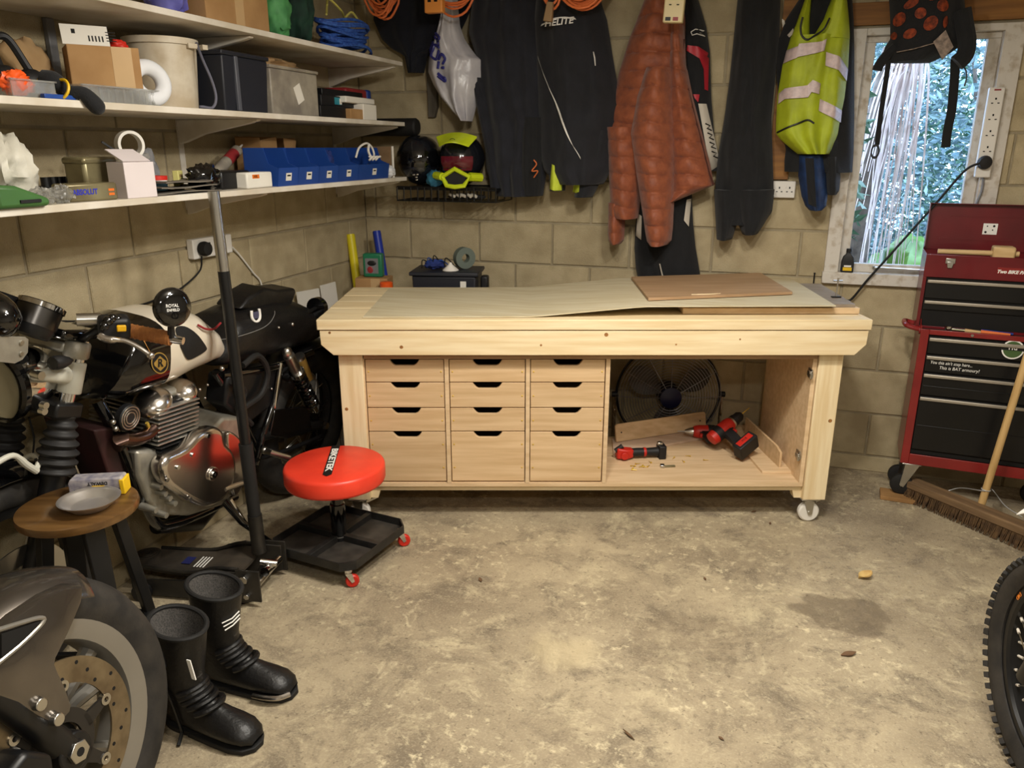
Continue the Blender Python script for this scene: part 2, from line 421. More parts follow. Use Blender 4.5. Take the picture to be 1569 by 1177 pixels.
# ------------------------------------------------------------------ workbench (frame BF: x to the right, y to the back, z up)
BF = HF @ T(0.335, 3.05, 0)
U = lambda u: u - 0.335                    # lateral survey value -> bench x
bench = thing('workbench', 'long pale pine workbench on castors with twelve drawers and an open bay', 'workbench', BF)
UL, UR, TOP, DEP = -0.79, 1.455, 0.935, 0.72
xl, xr = U(UL), U(UR)
def part(n, x0, x1, y0, y1, z0, z1, m='pine', bev=0.002, par=None, **k):
    return B(BF).box(x0, x1, y0, y1, z0, z1).build(n, m, par or bench, bev=bev, **k)
# top: front beam then boards running the length
for i, (y0, y1) in enumerate([(0.0, 0.093), (0.096, 0.24), (0.243, 0.387), (0.39, 0.534), (0.537, 0.68), (0.683, 0.76)]):
    part('top_board', xl, xr, y0, y1, TOP - 0.044, TOP - 0.001 * (i % 2), bev=0.004)
# apron with snipped corners
def apron(y0, y1):
    B(BF).prism([(xl + 0.01, TOP - 0.047), (xr - 0.01, TOP - 0.047), (xr - 0.012, TOP - 0.105), (xr - 0.055, TOP - 0.149), (xl + 0.06, TOP - 0.149), (xl + 0.012, TOP - 0.105)],
                y0, y1).build('apron', 'pine', bench, bev=0.002)
apron(0.004, 0.049); apron(0.70, 0.745)
for s in (xl + 0.11, xr - 0.16): part('top_bearer', s, s + 0.045, 0.05, 0.70, TOP - 0.15, TOP - 0.047)
# legs
LX = [(U(-0.722), U(-0.622)), (U(1.278), U(1.378))]
FOOT = 0.115
for (a, c) in LX:
    for (y0, y1) in ((0.05, 0.12), (0.63, 0.70)):
        part('leg', a, c, y0, y1, FOOT, TOP - 0.048, 'pine_up', 0.003)
# lower frame rails
ZB = 0.175                                 # underside of the carcass
part('rail', LX[0][1], LX[1][0], 0.075, 0.12, ZB - 0.025, ZB, 'pine')
part('rail', LX[0][1], LX[1][0], 0.63, 0.675, ZB - 0.025, ZB, 'pine')
for (a, c) in LX: part('rail', a + 0.03, c - 0.03, 0.12, 0.63, ZB - 0.07, ZB - 0.025, 'pine')
for s, (a, c) in ((1, LX[0]), (-1, LX[1])):
    x = c if s == 1 else a
    B(BF).prism([(x, ZB - 0.06), (x + s * 0.03, ZB - 0.06), (x + s * 0.04, ZB - 0.025), (x, ZB - 0.025)], 0.075, 0.12).build('bearer_end', 'pine', bench)
# carcass panels
cx0, cx1 = LX[0][1] + 0.003, LX[1][0] - 0.003
PT = 0.018; CY = 0.06; CB = 0.62; CT = TOP - 0.162
part('carcass_floor', cx0, cx1, CY, CB, ZB, ZB + PT, 'ply', 0.001)
part('carcass_roof', cx0, cx1, CY, CB, CT - PT, CT, 'ply_brown', 0.001)
divx = [cx0, 0, 0, 0]
dv = [at_ for at_ in (560, 686, 809, 931, 1252)]
dx = [on(p, 640, BF, 1, CY).x for p in (559.5, 686, 808.5, 929)]
for x in dx: part('divider', x - PT / 2, x + PT / 2, CY - 0.001, CB, ZB + PT, CT - PT, 'ply', 0.001)
part('side_panel', cx1 - PT, cx1, CY, CB, ZB + PT, CT - PT, 'ply', 0.001)
# drawers: fronts with a routed finger slot, and a box behind
M('ply_tan', (214, 184, 144), 0.6, rgb2=(196, 164, 122), vs=5, stretch=(0.5, 8, 8), rand=0.06, bump=0.1, bs=60)
zs = [on(745, y, BF, 1, CY).z for y in (547, 587, 626, 662.5, 735)]
zs[0] = CT - PT - 0.003; zs[-1] = ZB + PT + 0.003
screw = B(); screw.lathe([(0.0035, 0), (0.0035, 0.0015), (0.002, 0.0022)], 8); SCR = screw.mesh('screw'); SCR.materials.append(MATS['brass'])
for c in range(3):
    a, e = dx[c] + PT / 2 + 0.003, dx[c + 1] - PT / 2 - 0.003
    for r in range(4):
        z1, z0 = zs[r] - 0.001, zs[r + 1] + 0.0025
        mid = (a + e) / 2; hw = 0.062; hd = 0.026
        poly = [(a, z0), (e, z0), (e, z1), (mid + hw, z1)]
        poly += [(mid + hw - 0.004, z1 - 0.008), (mid + hw - 0.014, z1 - 0.021), (mid + hw - 0.024, z1 - hd), (mid - hw + 0.024, z1 - hd), (mid - hw + 0.014, z1 - 0.021), (mid - hw + 0.004, z1 - 0.008), (mid - hw, z1), (a, z1)]
        y0 = CY + 0.006 + random.uniform(0, 0.003)
        d = B(BF).prism(poly, y0, y0 + 0.018).build('drawer', 'ply_tan', bench, bev=0.002, ang=50)
        B(BF).box(a + 0.004, a + 0.016, y0 + 0.019, y0 + 0.5, z0, z1 - 0.02).box(e - 0.016, e - 0.004, y0 + 0.019, y0 + 0.5, z0, z1 - 0.02).box(
            a + 0.016, e - 0.016, y0 + 0.019, y0 + 0.5, z0, z0 + 0.006).box(a + 0.016, e - 0.016, y0 + 0.488, y0 + 0.5, z0 + 0.006, z1 - 0.02).build('drawer_box', 'ply_brown', d, smooth=False)
        zz = [(z0 + z1) / 2 - 0.004] if r < 3 else [z0 + (z1 - z0) * 0.28, z0 + (z1 - z0) * 0.75]
        for q in zz:
            for x in (a + 0.012, e - 0.012): inst(SCR, 'screw', d, BF @ T(x, y0, q) @ RX(90))
# concealed cabinet hinges on the right-hand side of the open bay
for (px, py) in ((1243, 572), (1224, 697)):
    q = on(px, py, BF, 0, cx1 - PT)
    X = BF @ T(cx1 - PT, q.y, q.z)
    b = B(X); b.box(-0.006, 0, -0.02, 0.022, -0.02, 0.02); b.box(-0.016, -0.004, -0.035, 0.005, -0.008, 0.008)
    b.cyl((-0.012, -0.028, -0.016), (-0.012, -0.028, 0.016), 0.006, n=8); b.box(-0.02, -0.01, -0.032, -0.008, 0.006, 0.016)
    b.build('hinge', 'steel', bench, bev=0.001)
# castors: plate, fork, white wheel
def castor(x, y, par, F, zt, r, mw, name='castor', wid=0.03):
    X = F @ T(x, y, 0)
    k = B(X).box(-0.04, 0.04, -0.035, 0.035, zt - 0.004, zt).cyl((0, 0, zt - 0.004), (0, 0, zt - 0.016), 0.024).build(name, 'steel', par, bev=0.001)
    f = B(X)
    for s in (-1, 1):
        f.prism([(-0.022, zt - 0.014), (0.022, zt - 0.014), (0.018, r - 0.008), (0.004, r - 0.012), (-0.004, r)], s * (wid / 2 + 0.004) - 0.0015, s * (wid / 2 + 0.004) + 0.0015)
    f.build('fork', 'steel', k)
    B(X @ T(0.006, 0, r) @ RX(90)).lathe([(r * 0.4, -wid / 2), (r * 0.86, -wid / 2), (r, -wid * 0.3), (r, wid * 0.3), (r * 0.86, wid / 2), (r * 0.4, wid / 2)], 28).build('wheel', mw, k)
    B(X @ T(0.006, 0, r) @ RX(90)).lathe([(0.009, -wid / 2 - 0.009), (0.009, wid / 2 + 0.009)], 10).build('axle', 'steel', k)
    return k
for (a, c) in LX:
    for y in (0.085, 0.665):
        k = castor((a + c) / 2 - 0.012, y, bench, BF, FOOT, 0.046, 'white_plastic')
        B(BF @ T((a + c) / 2, y, FOOT - 0.03) @ RZ(30)).prism([(0.02, 0), (0.07, 0.012), (0.07, 0.018), (0.02, 0.012)], -0.014, 0.014).build('brake_pedal', 'steel', k)
# small knots in the pine
def knot(px, py, y, r, par=bench):
    q = on(px, py, BF, 1, y)
    B(BF @ T(q.x, y - 0.0006, q.z) @ RX(90)).lathe([(r, -0.0012), (r * 0.8, 0.0004), (r * 0.3, 0.0004)], 14).build('knot', 'knot', par)
for (px, py, r) in ((615, 532, 0.008), (829, 529, 0.005), (929, 513, 0.009), (505, 510, 0.006), (1036, 528, 0.004), (1134, 520, 0.004)): knot(px, py, 0.004, r)
for (px, py, r) in ((531, 627, 0.008), (1272, 645, 0.009)): knot(px, py, 0.05, r)
# ------------------------------------------------------------------ wall shelves on the left wall
SX = -1.82                                  # front edge of the shelves
SH = {'top': 2.008, 'mid': 1.722, 'low': 1.452}
SY1 = 3.80
for key, lab in (('top', 'white painted shelf board nearest the ceiling holding the cardboard box and blue rope'),
                 ('mid', 'white painted middle shelf board holding the plastic bucket and black crate'),
                 ('low', 'white painted lowest shelf board holding the row of blue bins')):
    z = SH[key]
    s = thing('wall_shelf', lab, 'shelf', T((XL + SX) / 2, 2.0, z - 0.02), 'white shelves along the left wall')
    B().box(XL + 0.002, SX, -0.6, SY1, z - 0.02, z).build('board', 'white_paint', s, bev=0.002)
    for y in (1.42, 2.61, 3.77):
        X = T(0, y, 0)
        B(X).prism([(XL + 0.004, z - 0.021), (SX - 0.03, z - 0.021), (SX - 0.03, z - 0.028), (SX - 0.06, z - 0.036), (XL + 0.12, z - 0.075), (XL + 0.03, z - 0.105), (XL + 0.004, z - 0.11)], -0.012, 0.012).build('bracket', 'white_paint', s, bev=0.002)
up = None
for y, lab in ((1.42, 'slotted white shelf upright nearest the open end of the shelves'), (2.61, 'slotted white shelf upright in the middle of the shelves'), (3.77, 'slotted white shelf upright nearest the corner')):
    o = B().box(XL + 0.0005, XL + 0.004, y - 0.014, y + 0.014, 1.36, 2.05)
    for k in range(22): o.box(XL + 0.004, XL + 0.0045, y - 0.003, y + 0.003, 1.38 + k * 0.03, 1.395 + k * 0.03)
    tag(o.build('shelf_upright', 'white_paint'), lab, 'shelf upright', 'shelf uprights')
o = B().box(XL + 0.001, XL + 0.02, 2.055, 2.085, SH['mid'] + 0.001, SH['top'] - 0.021)
tag(o.build('wall_batten', 'grey_plastic', bev=0.003), 'grey batten on the wall between the top and middle shelf', 'batten')
# --- generic small things
def sy(px, py, x): return at(px, py, x=x).y
def carton(name, label, cat, key, px0, px1, x, depth, h, mat, rot=0, bev=0.003, z=None, group=None):
    """box on a shelf whose near face spans px0..px1"""
    z0 = SH[key] if z is None else z
    y0, y1 = sy(px0, 150, x), sy(px1, 150, x)
    F = T(x - depth / 2, (y0 + y1) / 2, z0) @ RZ(rot)
    o = B(F).box(-depth / 2, depth / 2, -(y1 - y0) / 2, (y1 - y0) / 2, 0, h).build(name, mat, bev=bev, F=F)
    return tag(o, label, cat, group), F, (y1 - y0)
def crumple(name, label, cat, F, rad, mat, seed=0, amp=0.25, n=28, m=16, fr=3.0, group=None, flat=0.0, parent=None):
    """crumpled bag or rag"""
    b = B(F); vs = []
    k = len(b.v); b.ell((0, 0, 0), (1, 1, 1), n, m)
    Fi = F.inverted()
    out = []
    for p in b.v:
        q = Fi @ p
        d = 1 + amp * (noise.noise(q * fr + Vector((seed, 0, 0))) + 0.5 * noise.noise(q * fr * 2.3 + Vector((0, seed, 0))))
        q = Vector((q.x * rad[0] * d, q.y * rad[1] * d, q.z * rad[2] * d))
        if q.z < -rad[2] * (1 - flat): q.z = -rad[2] * (1 - flat)
        q.z += rad[2] * (1 - flat)
        out.append(F @ q)
    b.v = out
    if parent: return b.build(name, mat, parent, ang=60)
    o = b.build(name, mat, F=F, ang=60); return tag(o, label, cat, group)
# ---------------- top shelf
z = SH['top']
M('violet_bag', (96, 96, 190), 0.35, rgb2=(130, 130, 205), vs=10)
crumple('plastic_bag', 'violet plastic bag on the top shelf beside the cardboard box', 'bag', T(-1.97, sy(256, 10, -1.97), z), (0.08, 0.06, 0.10), 'violet_bag', 3)
cb = thing('cardboard_box', 'brown cardboard box on the top shelf', 'box', T(-1.97, (sy(316, 20, -1.87) + sy(411, 20, -1.87)) / 2, z))
hw = (sy(411, 20, -1.87) - sy(316, 20, -1.87)) / 2
F = MX[cb.name]
B(F).box(-0.11, 0.10, -hw, hw, 0, 0.2).build('carton', 'cardboard', cb, bev=0.002)
M('tape', (196, 164, 120), 0.25, var=0.05)
B(F).box(0.1002, 0.1008, -0.02, 0.03, 0.0, 0.2).build('packing_tape', 'tape', cb)
text('AN', 0.03, F @ T(0.1012, -0.05, 0.155) @ RZ(90) @ RX(90), 'ink_black', cb)
M('green_bag', (92, 168, 100), 0.6, rgb2=(60, 120, 74), vs=12); M('green_dark', (22, 58, 44), 0.8, rgb2=(16, 40, 34), vs=20)
crumple('cloth_bag', 'bright green crumpled bag on the top shelf', 'bag', T(-1.90, sy(425, 30, -1.9), z), (0.05, 0.055, 0.10), 'green_bag', 5)
crumple('cloth_bag', 'dark green stuffed bag on the top shelf beside the rope', 'bag', T(-1.93, sy(455, 20, -1.93), z), (0.07, 0.06, 0.13), 'green_dark', 8)
M('rope_blue', (58, 104, 188), 0.7, rgb2=(30, 60, 140), vs=90)
rp = thing('rope_coil', 'coiled blue rope tied with a thin yellow cord on the top shelf', 'rope', T(-1.90, sy(526, 50, -1.9), z))
F = MX[rp.name]; b = B(F)
for k in range(16):
    pts = []; ph = random.uniform(-0.3, 0.3); zz = 0.018 + 0.016 * (k % 7); rr = random.uniform(0.8, 1.05)
    for i in range(24):
        a = 6.28318 * i / 24
        pts.append((0.075 * rr * math.cos(a) + random.uniform(-.003, .003), 0.19 * rr * math.sin(a + ph * 0.3), zz + 0.012 * math.sin(a * 2 + ph * 6) + 0.008 * (k // 7)))
    b.tube(pts, 0.0065, 6, closed=True)
b.build('rope_loops', 'rope_blue', rp)
b = B(F); b.tube(smooth_path([(0.02, -0.17, 0.135), (-0.01, -0.11, 0.18), (0.02, -0.14, 0.20), (0.03, -0.06, 0.165), (0.0, 0.02, 0.15), (0.02, 0.05, 0.175), (0.03, 0.09, 0.145)], 8), 0.005, 6)
M('rope_yellow', (196, 188, 96), 0.7); b.build('tie_cord', 'rope_yellow', rp)
# ---------------- middle shelf
z = SH['mid']
M('kraft', (168, 138, 98), 0.85, rgb2=(146, 116, 78), vs=10)
crumple('paper_bag', 'crumpled brown paper bag at the back of the middle shelf', 'bag', T(-2.12, sy(34, 100, -2.12), z), (0.06, 0.09, 0.09), 'kraft', 11, 0.18)
hp = thing('ear_defenders', 'black ear defenders with a yellow knob on the middle shelf', 'ear defenders', T(-2.02, sy(16, 100, -2.02), z))
F = MX[hp.name]
b = B(F); b.ell((0.03, -0.05, 0.045), (0.035, 0.05, 0.045)); b.ell((0.0, 0.06, 0.045), (0.035, 0.05, 0.045)); b.build('ear_cup', 'black_plastic', hp)
b = B(F); b.tube(smooth_path([(0.02, -0.05, 0.08), (-0.02, -0.03, 0.15), (-0.02, 0.02, 0.165), (0.0, 0.06, 0.08)], 8), 0.011, 8); b.build('headband', 'black_plastic', hp)
M('yellow_plastic', (232, 190, 30), 0.45)
B(F).cyl((0.03, 0.06, 0.05), (0.042, 0.06, 0.055), 0.014).build('knob', 'yellow_plastic', hp)
B(F).cyl((0.06, -0.05, 0.05), (0.075, -0.05, 0.055), 0.016).build('knob', 'yellow_plastic', hp)
def tray(name, label, cat, F, lx, ly, h, mat, t=0.003, group=None, ribs=0):
    b = B(F); b.box(-lx/2, lx/2, -ly/2, ly/2, 0, t)
    for s in (-1, 1):
        b.box(s*lx/2 - t/2, s*lx/2 + t/2, -ly/2, ly/2, 0, h); b.box(-lx/2, lx/2, s*ly/2 - t/2, s*ly/2 + t/2, 0, h)
    for k in range(ribs):
        y = -ly/2 + ly*(k+1)/(ribs+1); b.box(lx/2, lx/2 + 0.004, y - 0.004, y + 0.004, 0, h - 0.006)
    b.box(lx/2 - t, lx/2 + 0.006, -ly/2 - 0.004, ly/2 + 0.004, h - 0.004, h)
    return tag(b.build(name, mat, F=F), label, cat, group)
tray('plastic_tray', 'shallow clear plastic tray of loose parts on the middle shelf near the open end', 'tray', T(-1.9, sy(30, 140, -1.9), z), 0.10, 0.13, 0.045, 'clear')
M('orange_plastic', (238, 92, 30), 0.4)
crumple('orange_strap', 'bright orange webbing strap lying in the clear tray', 'strap', T(-1.87, sy(26, 140, -1.87), z + 0.004), (0.02, 0.045, 0.03), 'orange_plastic', 2, 0.4)
lv = thing('spirit_level', 'thin blue bar lying along the edge of the middle shelf', 'level', T(-1.835, (sy(62, 150, -1.835) + sy(116, 150, -1.835)) / 2, z))
B(MX[lv.name]).box(-0.008, 0.008, -0.05, 0.05, 0, 0.012).build('bar', 'blue_plastic', lv, bev=0.002)
b = B(MX[lv.name]); b.torus(0.016, 0.003, 20, 6, X=T(0.0, 0.062, 0.012) @ RX(70)); b.build('ring', 'chrome', lv)
gl = thing('glove', 'black knitted glove hanging over the front of the middle shelf', 'glove', T(-1.85, sy(100, 130, -1.85), z))
b = B(); P = [at(66, 122, x=-1.90), at(85, 127, x=-1.87), at(105, 141, x=-1.845), at(128, 147, x=-1.815), at(145, 160, x=-1.805), at(155, 172, x=-1.803)]
P[0].z = max(P[0].z, z + 0.03); P[1].z = max(P[1].z, z + 0.03); P[2].z = max(P[2].z, z + 0.02); P[3].z = max(P[3].z, z + 0.018)
b.tube(smooth_path(P, 5), [0.026, 0.027, 0.028, 0.028, 0.028, 0.026, 0.024, 0.022, 0.021, 0.02, 0.019, 0.019, 0.018, 0.018, 0.018, 0.019, 0.02, 0.021, 0.022, 0.023, 0.023, 0.023, 0.022, 0.02, 0.017, 0.012], 12)
b.build('knit', 'fabric_black', gl)
b = B(); q = at(93, 137, x=-1.842); b.torus(0.027, 0.004, 20, 6, X=T(q.x, q.y, max(q.z, z + 0.026)) @ RX(70)); b.build('yellow_cuff_band', 'yellow_plastic', gl)
bx = thing('cardboard_box', 'open cardboard box with a white label flap on the middle shelf beside the bucket', 'box', T(-1.97, sy(158, 100, -1.97), z + 0.05) @ RZ(-38))
F = MX[bx.name]; hw = 0.095
b = B(F); b.box(-0.08, 0.05, -hw, hw, 0, 0.003)
for s in (-1, 1): b.box(-0.08, 0.05, s * hw - 0.0015, s * hw + 0.0015, 0, 0.115)
b.box(-0.082, -0.079, -hw, hw, 0, 0.115); b.box(0.048, 0.051, -hw, hw, 0, 0.115); b.build('carton', 'cardboard', bx)
B(F).box(0.0512, 0.0518, 0.02, 0.075, 0.0, 0.115).build('packing_tape', 'tape', bx)
X = F @ T(0.05, -0.015, 0.115) @ RY(-24)
B(X).box(-0.002, 0.001, -hw + 0.005, hw - 0.06, 0, 0.062).build('flap', 'paper', bx)
lab_ = B(X)
for k in range(5): lab_.box(0.001, 0.0014, -0.02 + k * 0.009, -0.016 + k * 0.009, 0.012, 0.03)
for k in range(4): lab_.box(0.001, 0.0014, 0.028, 0.055, 0.015 + k * 0.009, 0.018 + k * 0.009)
lab_.box(0.001, 0.0014, -0.062, -0.052, 0.034, 0.048); lab_.build('label_print', 'ink_black', bx)
crumple('red_wrap', None, None, F @ T(-0.0, hw - 0.045, 0.105), (0.02, 0.026, 0.018), 'red_plastic', 4, 0.3, parent=bx)
tray('ribbed_tub', 'clear ribbed plastic tub under the cardboard box on the middle shelf', 'tub', T(-1.93, (sy(135, 150, -1.85) + sy(250, 150, -1.85)) / 2, z), 0.13, sy(250, 150, -1.85) - sy(135, 150, -1.85), 0.048, 'clear', 0.003, None, 9)
bk = thing('bucket', 'dirty white plastic bucket on the middle shelf', 'bucket', T(-2.02, 2.335, z))
M('bucket_white', (206, 196, 176), 0.5, rgb2=(180, 164, 138), vs=14, detail=8)
F = MX[bk.name]; rb = 0.116
B(F).lathe([(rb * 0.86, 0), (rb * 0.99, 0.225), (rb * 0.96, 0.225), (rb * 0.83, 0.005), (0.001, 0.004)], 40).build('pail', 'bucket_white', bk)
B(F).lathe([(rb * 1.0, 0.205), (rb * 1.045, 0.206), (rb * 1.045, 0.226), (rb * 0.97, 0.227)], 40, cap=False).build('rim', 'bucket_white', bk)
b = B(F); b.box(rb * 0.8, rb * 1.07, 0.02, 0.055, 0.195, 0.21, RZ(-15)); b.box(rb * 0.8, rb * 1.07, 0.075, 0.095, 0.195, 0.21, RZ(-15)); b.build('handle_lug', 'bucket_white', bk)
M('grey_cord', (98, 98, 112), 0.6)
P = [at(301, 66, x=-1.90), at(310, 90, x=-1.86), at(325, 125, x=-1.83), at(331, 150, x=-1.822), at(326, 166, x=-1.822), at(312, 169, x=-1.826), at(306, 167, x=-1.835)]
for q in P: q.z = max(q.z, z + 0.006)
tag(B().tube(smooth_path(P, 8), 0.0045, 8).build('hose_loop', 'grey_cord'), 'thin grey cable looped down from the bucket rim', 'cable')
fr = B(T(-1.875, sy(233, 140, -1.875), z) @ RZ(70) @ RX(-12))
M('foam_white', (220, 222, 226), 0.7, var=0.06)
fr.torus(0.048, 0.024, 36, 12, X=T(0, 0, 0.072) @ RX(90), sx=1.0)
tag(fr.build('foam_ring', 'foam_white'), 'white ring-shaped foam roll leaning on the bucket', 'ring')
# black crate
M('crate_black', (34, 36, 44), 0.5, var=0.12)
cr = thing('storage_crate', 'large black plastic crate on the middle shelf', 'crate', T(-1.99, (2.462 + sy(414, 130, -1.87)) / 2, z))
F = MX[cr.name]; hw = (sy(414, 130, -1.87) - 2.462) / 2
b = B(F); b.loft([[(-0.105, -hw*0.95, 0), (0.105, -hw*0.95, 0), (0.105, hw*0.95, 0), (-0.105, hw*0.95, 0)], [(-0.115, -hw, 0.19), (0.115, -hw, 0.19), (0.115, hw, 0.19), (-0.115, hw, 0.19)]])
b.build('tub', 'crate_black', cr, bev=0.006)
B(F).box(-0.12, 0.12, -hw - 0.006, hw + 0.006, 0.19, 0.205).build('rim', 'crate_black', cr, bev=0.004)
M('crate_grey', (86, 88, 96), 0.4)
B(F).box(0.106, 0.119, -hw * 0.5, -hw * 0.36, 0.005, 0.19).build('corner_rib', 'crate_grey', cr, bev=0.003)
cl = thing('clear_box', 'translucent plastic box of odds and ends beside the black crate', 'box', T(-1.98, (sy(416, 140, -1.87) + sy(487, 140, -1.87)) / 2, z))
F = MX[cl.name]; hw = (sy(487, 140, -1.87) - sy(416, 140, -1.87)) / 2
M('milky', (176, 168, 152), 0.4, rgb2=(140, 132, 122), vs=14, alpha=0.75)
B(F).box(-0.11, 0.11, -hw, hw, 0, 0.17).build('tub', 'milky', cl, bev=0.006)
B(F).box(-0.115, 0.115, -hw - 0.005, hw + 0.005, 0.17, 0.182).build('rim', 'milky', cl, bev=0.003)
B(F @ T(0.1105, 0.02, 0.085) @ RX(25)).box(0, 0.001, -0.025, 0.025, -0.035, 0.035).build('sticker', 'paper', cl)
crumple('contents', None, None, F @ T(0, 0, 0.16), (0.08, hw * 0.85, 0.03), 'kraft', 20, 0.35, parent=cl)
# stacked electronics and small cartons by the corner
def simple(name, label, cat, px0, px1, x, depth, z0, h, mat, group=None, bev=0.003, ref=150):
    y0, y1 = sy(px0, ref, x), sy(px1, ref, x)
    return tag(B().box(x - depth, x, y0, y1, z0, z0 + h).build(name, mat, bev=bev), label, cat, group)
simple('battery_case', 'low black equipment case under the stacked boxes on the middle shelf', 'case', 490, 534, -1.87, 0.2, z, 0.05, 'black_plastic')
o = simple('charger_box', 'black and teal boxed charger stacked on the middle shelf', 'box', 492, 548, -1.89, 0.18, z + 0.051, 0.045, 'black_plastic')
q = at(518, 156, x=-1.8895); M('teal_print', (40, 140, 160), 0.5)
B().box(-1.8898, -1.8892, q.y - 0.03, q.y + 0.03, z + 0.06, z + 0.09).build('teal_label', 'teal_print', o)
B().box(-1.8892, -1.8886, q.y + 0.012, q.y + 0.032, z + 0.062, z + 0.086).build('barcode', 'paper', o)
simple('parts_tray', 'flat black tray on top of the boxed charger', 'tray', 494, 556, -1.92, 0.18, z + 0.097, 0.03, 'black_metal')
simple('small_carton', 'small brown carton on the front of the middle shelf', 'box', 536, 556, -1.845, 0.06, z, 0.045, 'cardboard')
o = simple('white_carton', 'white printed carton standing on the middle shelf by the red case', 'box', 556, 576, -1.84, 0.07, z, 0.07, 'paper')
simple('white_lid_box', 'crumpled white lid on top of the small cartons', 'lid', 530, 574, -1.86, 0.09, z + 0.071, 0.028, 'paper', bev=0.006)
rc = thing('tool_case', 'red case with blue ends on the middle shelf by the corner', 'case', T(-2.08, 3.64, z))
F = MX[rc.name]; M('case_red', (150, 44, 48), 0.45); M('case_blue', (28, 60, 140), 0.45)
B(F).box(-0.12, 0.08, -0.10, 0.11, 0, 0.155).build('case_body', 'case_red', rc, bev=0.012)
B(F).box(-0.122, 0.082, 0.111, 0.155, -0.0, 0.157).build('end_cap', 'case_blue', rc, bev=0.012)
b = B(); q0 = at(600, 178, y=3.86); b.cyl((-2.18, 3.89, 1.70), (-1.80, 3.89, 1.70), 0.045, n=20); b.cyl((-1.80, 3.89, 1.70), (-1.79, 3.89, 1.70), 0.045, 0.038, n=20)
tag(b.build('mat_roll', 'black_rubber'), 'rolled black mat poking out past the end of the middle shelf', 'roll')
# ---------------- lowest shelf
z = SH['low']
M('white_bag', (214, 210, 196), 0.5, rgb2=(190, 186, 172), vs=12, bump=0.6, bs=30)
crumple('carrier_bag', 'crumpled white plastic bag on the lowest shelf', 'bag', T(-1.97, sy(10, 250, -1.97), z), (0.07, 0.065, 0.09), 'white_bag', 14, 0.3)
M('case_green', (62, 104, 52), 0.5)
g = thing('green_case', 'green hard case on the lowest shelf in front of the white bag', 'case', T(-1.86, sy(16, 290, -1.86), z))
B(MX[g.name]).prism([(-0.09, 0), (0.06, 0), (0.062, 0.02), (-0.03, 0.055), (-0.09, 0.06)], -0.06, 0.06, X=RZ(90)).build('case_body', 'case_green', g, bev=0.01)
B(MX[g.name]).box(0.055, 0.064, -0.03, 0.03, 0.012, 0.02).build('latch', 'black_plastic', g)
bt = thing('socket_rail', 'long black tray of sockets at the back of the lowest shelf', 'tray', T(-2.08, sy(95, 280, -2.08), z))
hw = (sy(135, 280, -2.08) - sy(45, 280, -2.08)) / 2
B(MX[bt.name]).box(-0.05, 0.05, -hw, hw, 0, 0.035).build('tray_base', 'black_plastic', bt, bev=0.004)
for k in range(8): B(MX[bt.name]).cyl((0.02, -hw + 0.03 + k * hw * 0.24, 0.035), (0.02, -hw + 0.03 + k * hw * 0.24, 0.062), 0.013, n=12).build('socket', 'black_metal', bt)
for k, (px, x, r) in enumerate(((62, -1.86, (0.03, 0.035, 0.022)), (94, -1.855, (0.024, 0.032, 0.024)))):
    crumple('parts_bag', ('clear bag of small parts on the lowest shelf beside the green case', 'clear bag of small parts on the lowest shelf in front of the tins')[k], 'bag', T(x, sy(px, 295, x), z), r, 'clear', 30 + k, 0.45, fr=5, group='clear parts bags on the lowest shelf')
M('tin', (146, 138, 104), 0.35, metal=0.45, rgb2=(116, 106, 78), vs=10)
tn = thing('storage_tin', 'tall tarnished metal tin standing on the lowest shelf', 'tin', T(-1.97, (sy(131, 270, -1.93) + sy(181, 270, -1.93)) / 2, z))
hw = (sy(181, 270, -1.93) - sy(131, 270, -1.93)) / 2
B(MX[tn.name]).box(-0.04, 0.04, -hw, hw, 0, 0.115).build('tin_body', 'tin', tn, bev=0.01)
B(MX[tn.name]).box(-0.043, 0.043, -hw - 0.003, hw + 0.003, 0.098, 0.12).build('lid', 'tin', tn, bev=0.008)
F = T(-1.87, (sy(108, 292, -1.84) + sy(178, 292, -1.84)) / 2, z) @ RZ(-8); hw = (sy(178, 292, -1.84) - sy(108, 292, -1.84)) / 2
t2 = thing('gift_tin', 'low metal tin lettered in blue lying on the lowest shelf', 'tin', F)
B(F).box(-0.035, 0.03, -hw, hw, 0, 0.05).build('tin_body', 'tin', t2, bev=0.006)
M('ink_blue', (36, 46, 170), 0.5)
text('ABSOLUT', 0.021, F @ T(0.0304, -hw * 0.3, 0.026) @ RZ(90) @ RX(90), 'ink_blue', t2, sx=0.85, bold=0.0006)
b = B(F); b.box(0.0302, 0.0308, hw * 0.62, hw * 0.85, 0.026, 0.033); b.box(0.0302, 0.0308, hw * 0.62, hw * 0.85, 0.014, 0.021)
M('ink_orange', (220, 110, 30), 0.5); b.build('orange_print', 'ink_orange', t2)
wb = thing('white_carton', 'plain white cardboard box with an angled top on the lowest shelf', 'box', T(-1.85, (sy(190, 280, -1.84) + sy(230, 280, -1.84)) / 2, z) @ RZ(-6))
hw = (sy(230, 280, -1.84) - sy(188, 280, -1.84)) / 2
M('card_white', (214, 204, 204), 0.7, var=0.05)
B(MX[wb.name]).box(-0.045, 0.028, -hw, hw, 0, 0.105).build('carton', 'card_white', wb, bev=0.002)
B(MX[wb.name]).prism([(0.026, 0.106), (0.028, 0.108), (-0.04, 0.142), (-0.043, 0.14)], -hw, hw * 0.8).build('lid_flap', 'card_white', wb)
tr = thing('tape_roll', 'roll of white tape standing on the tall tin on the lowest shelf', 'tape', T(-1.95, sy(201, 240, -1.95), z + 0.155) @ RZ(70))
b = B(MX[tr.name] @ RX(90)); b.lathe([(0.034, -0.013), (0.043, -0.013), (0.043, 0.013), (0.034, 0.013), (0.034, -0.013)], 36, cap=False); b.build('tape_ring', 'white_plastic', tr)
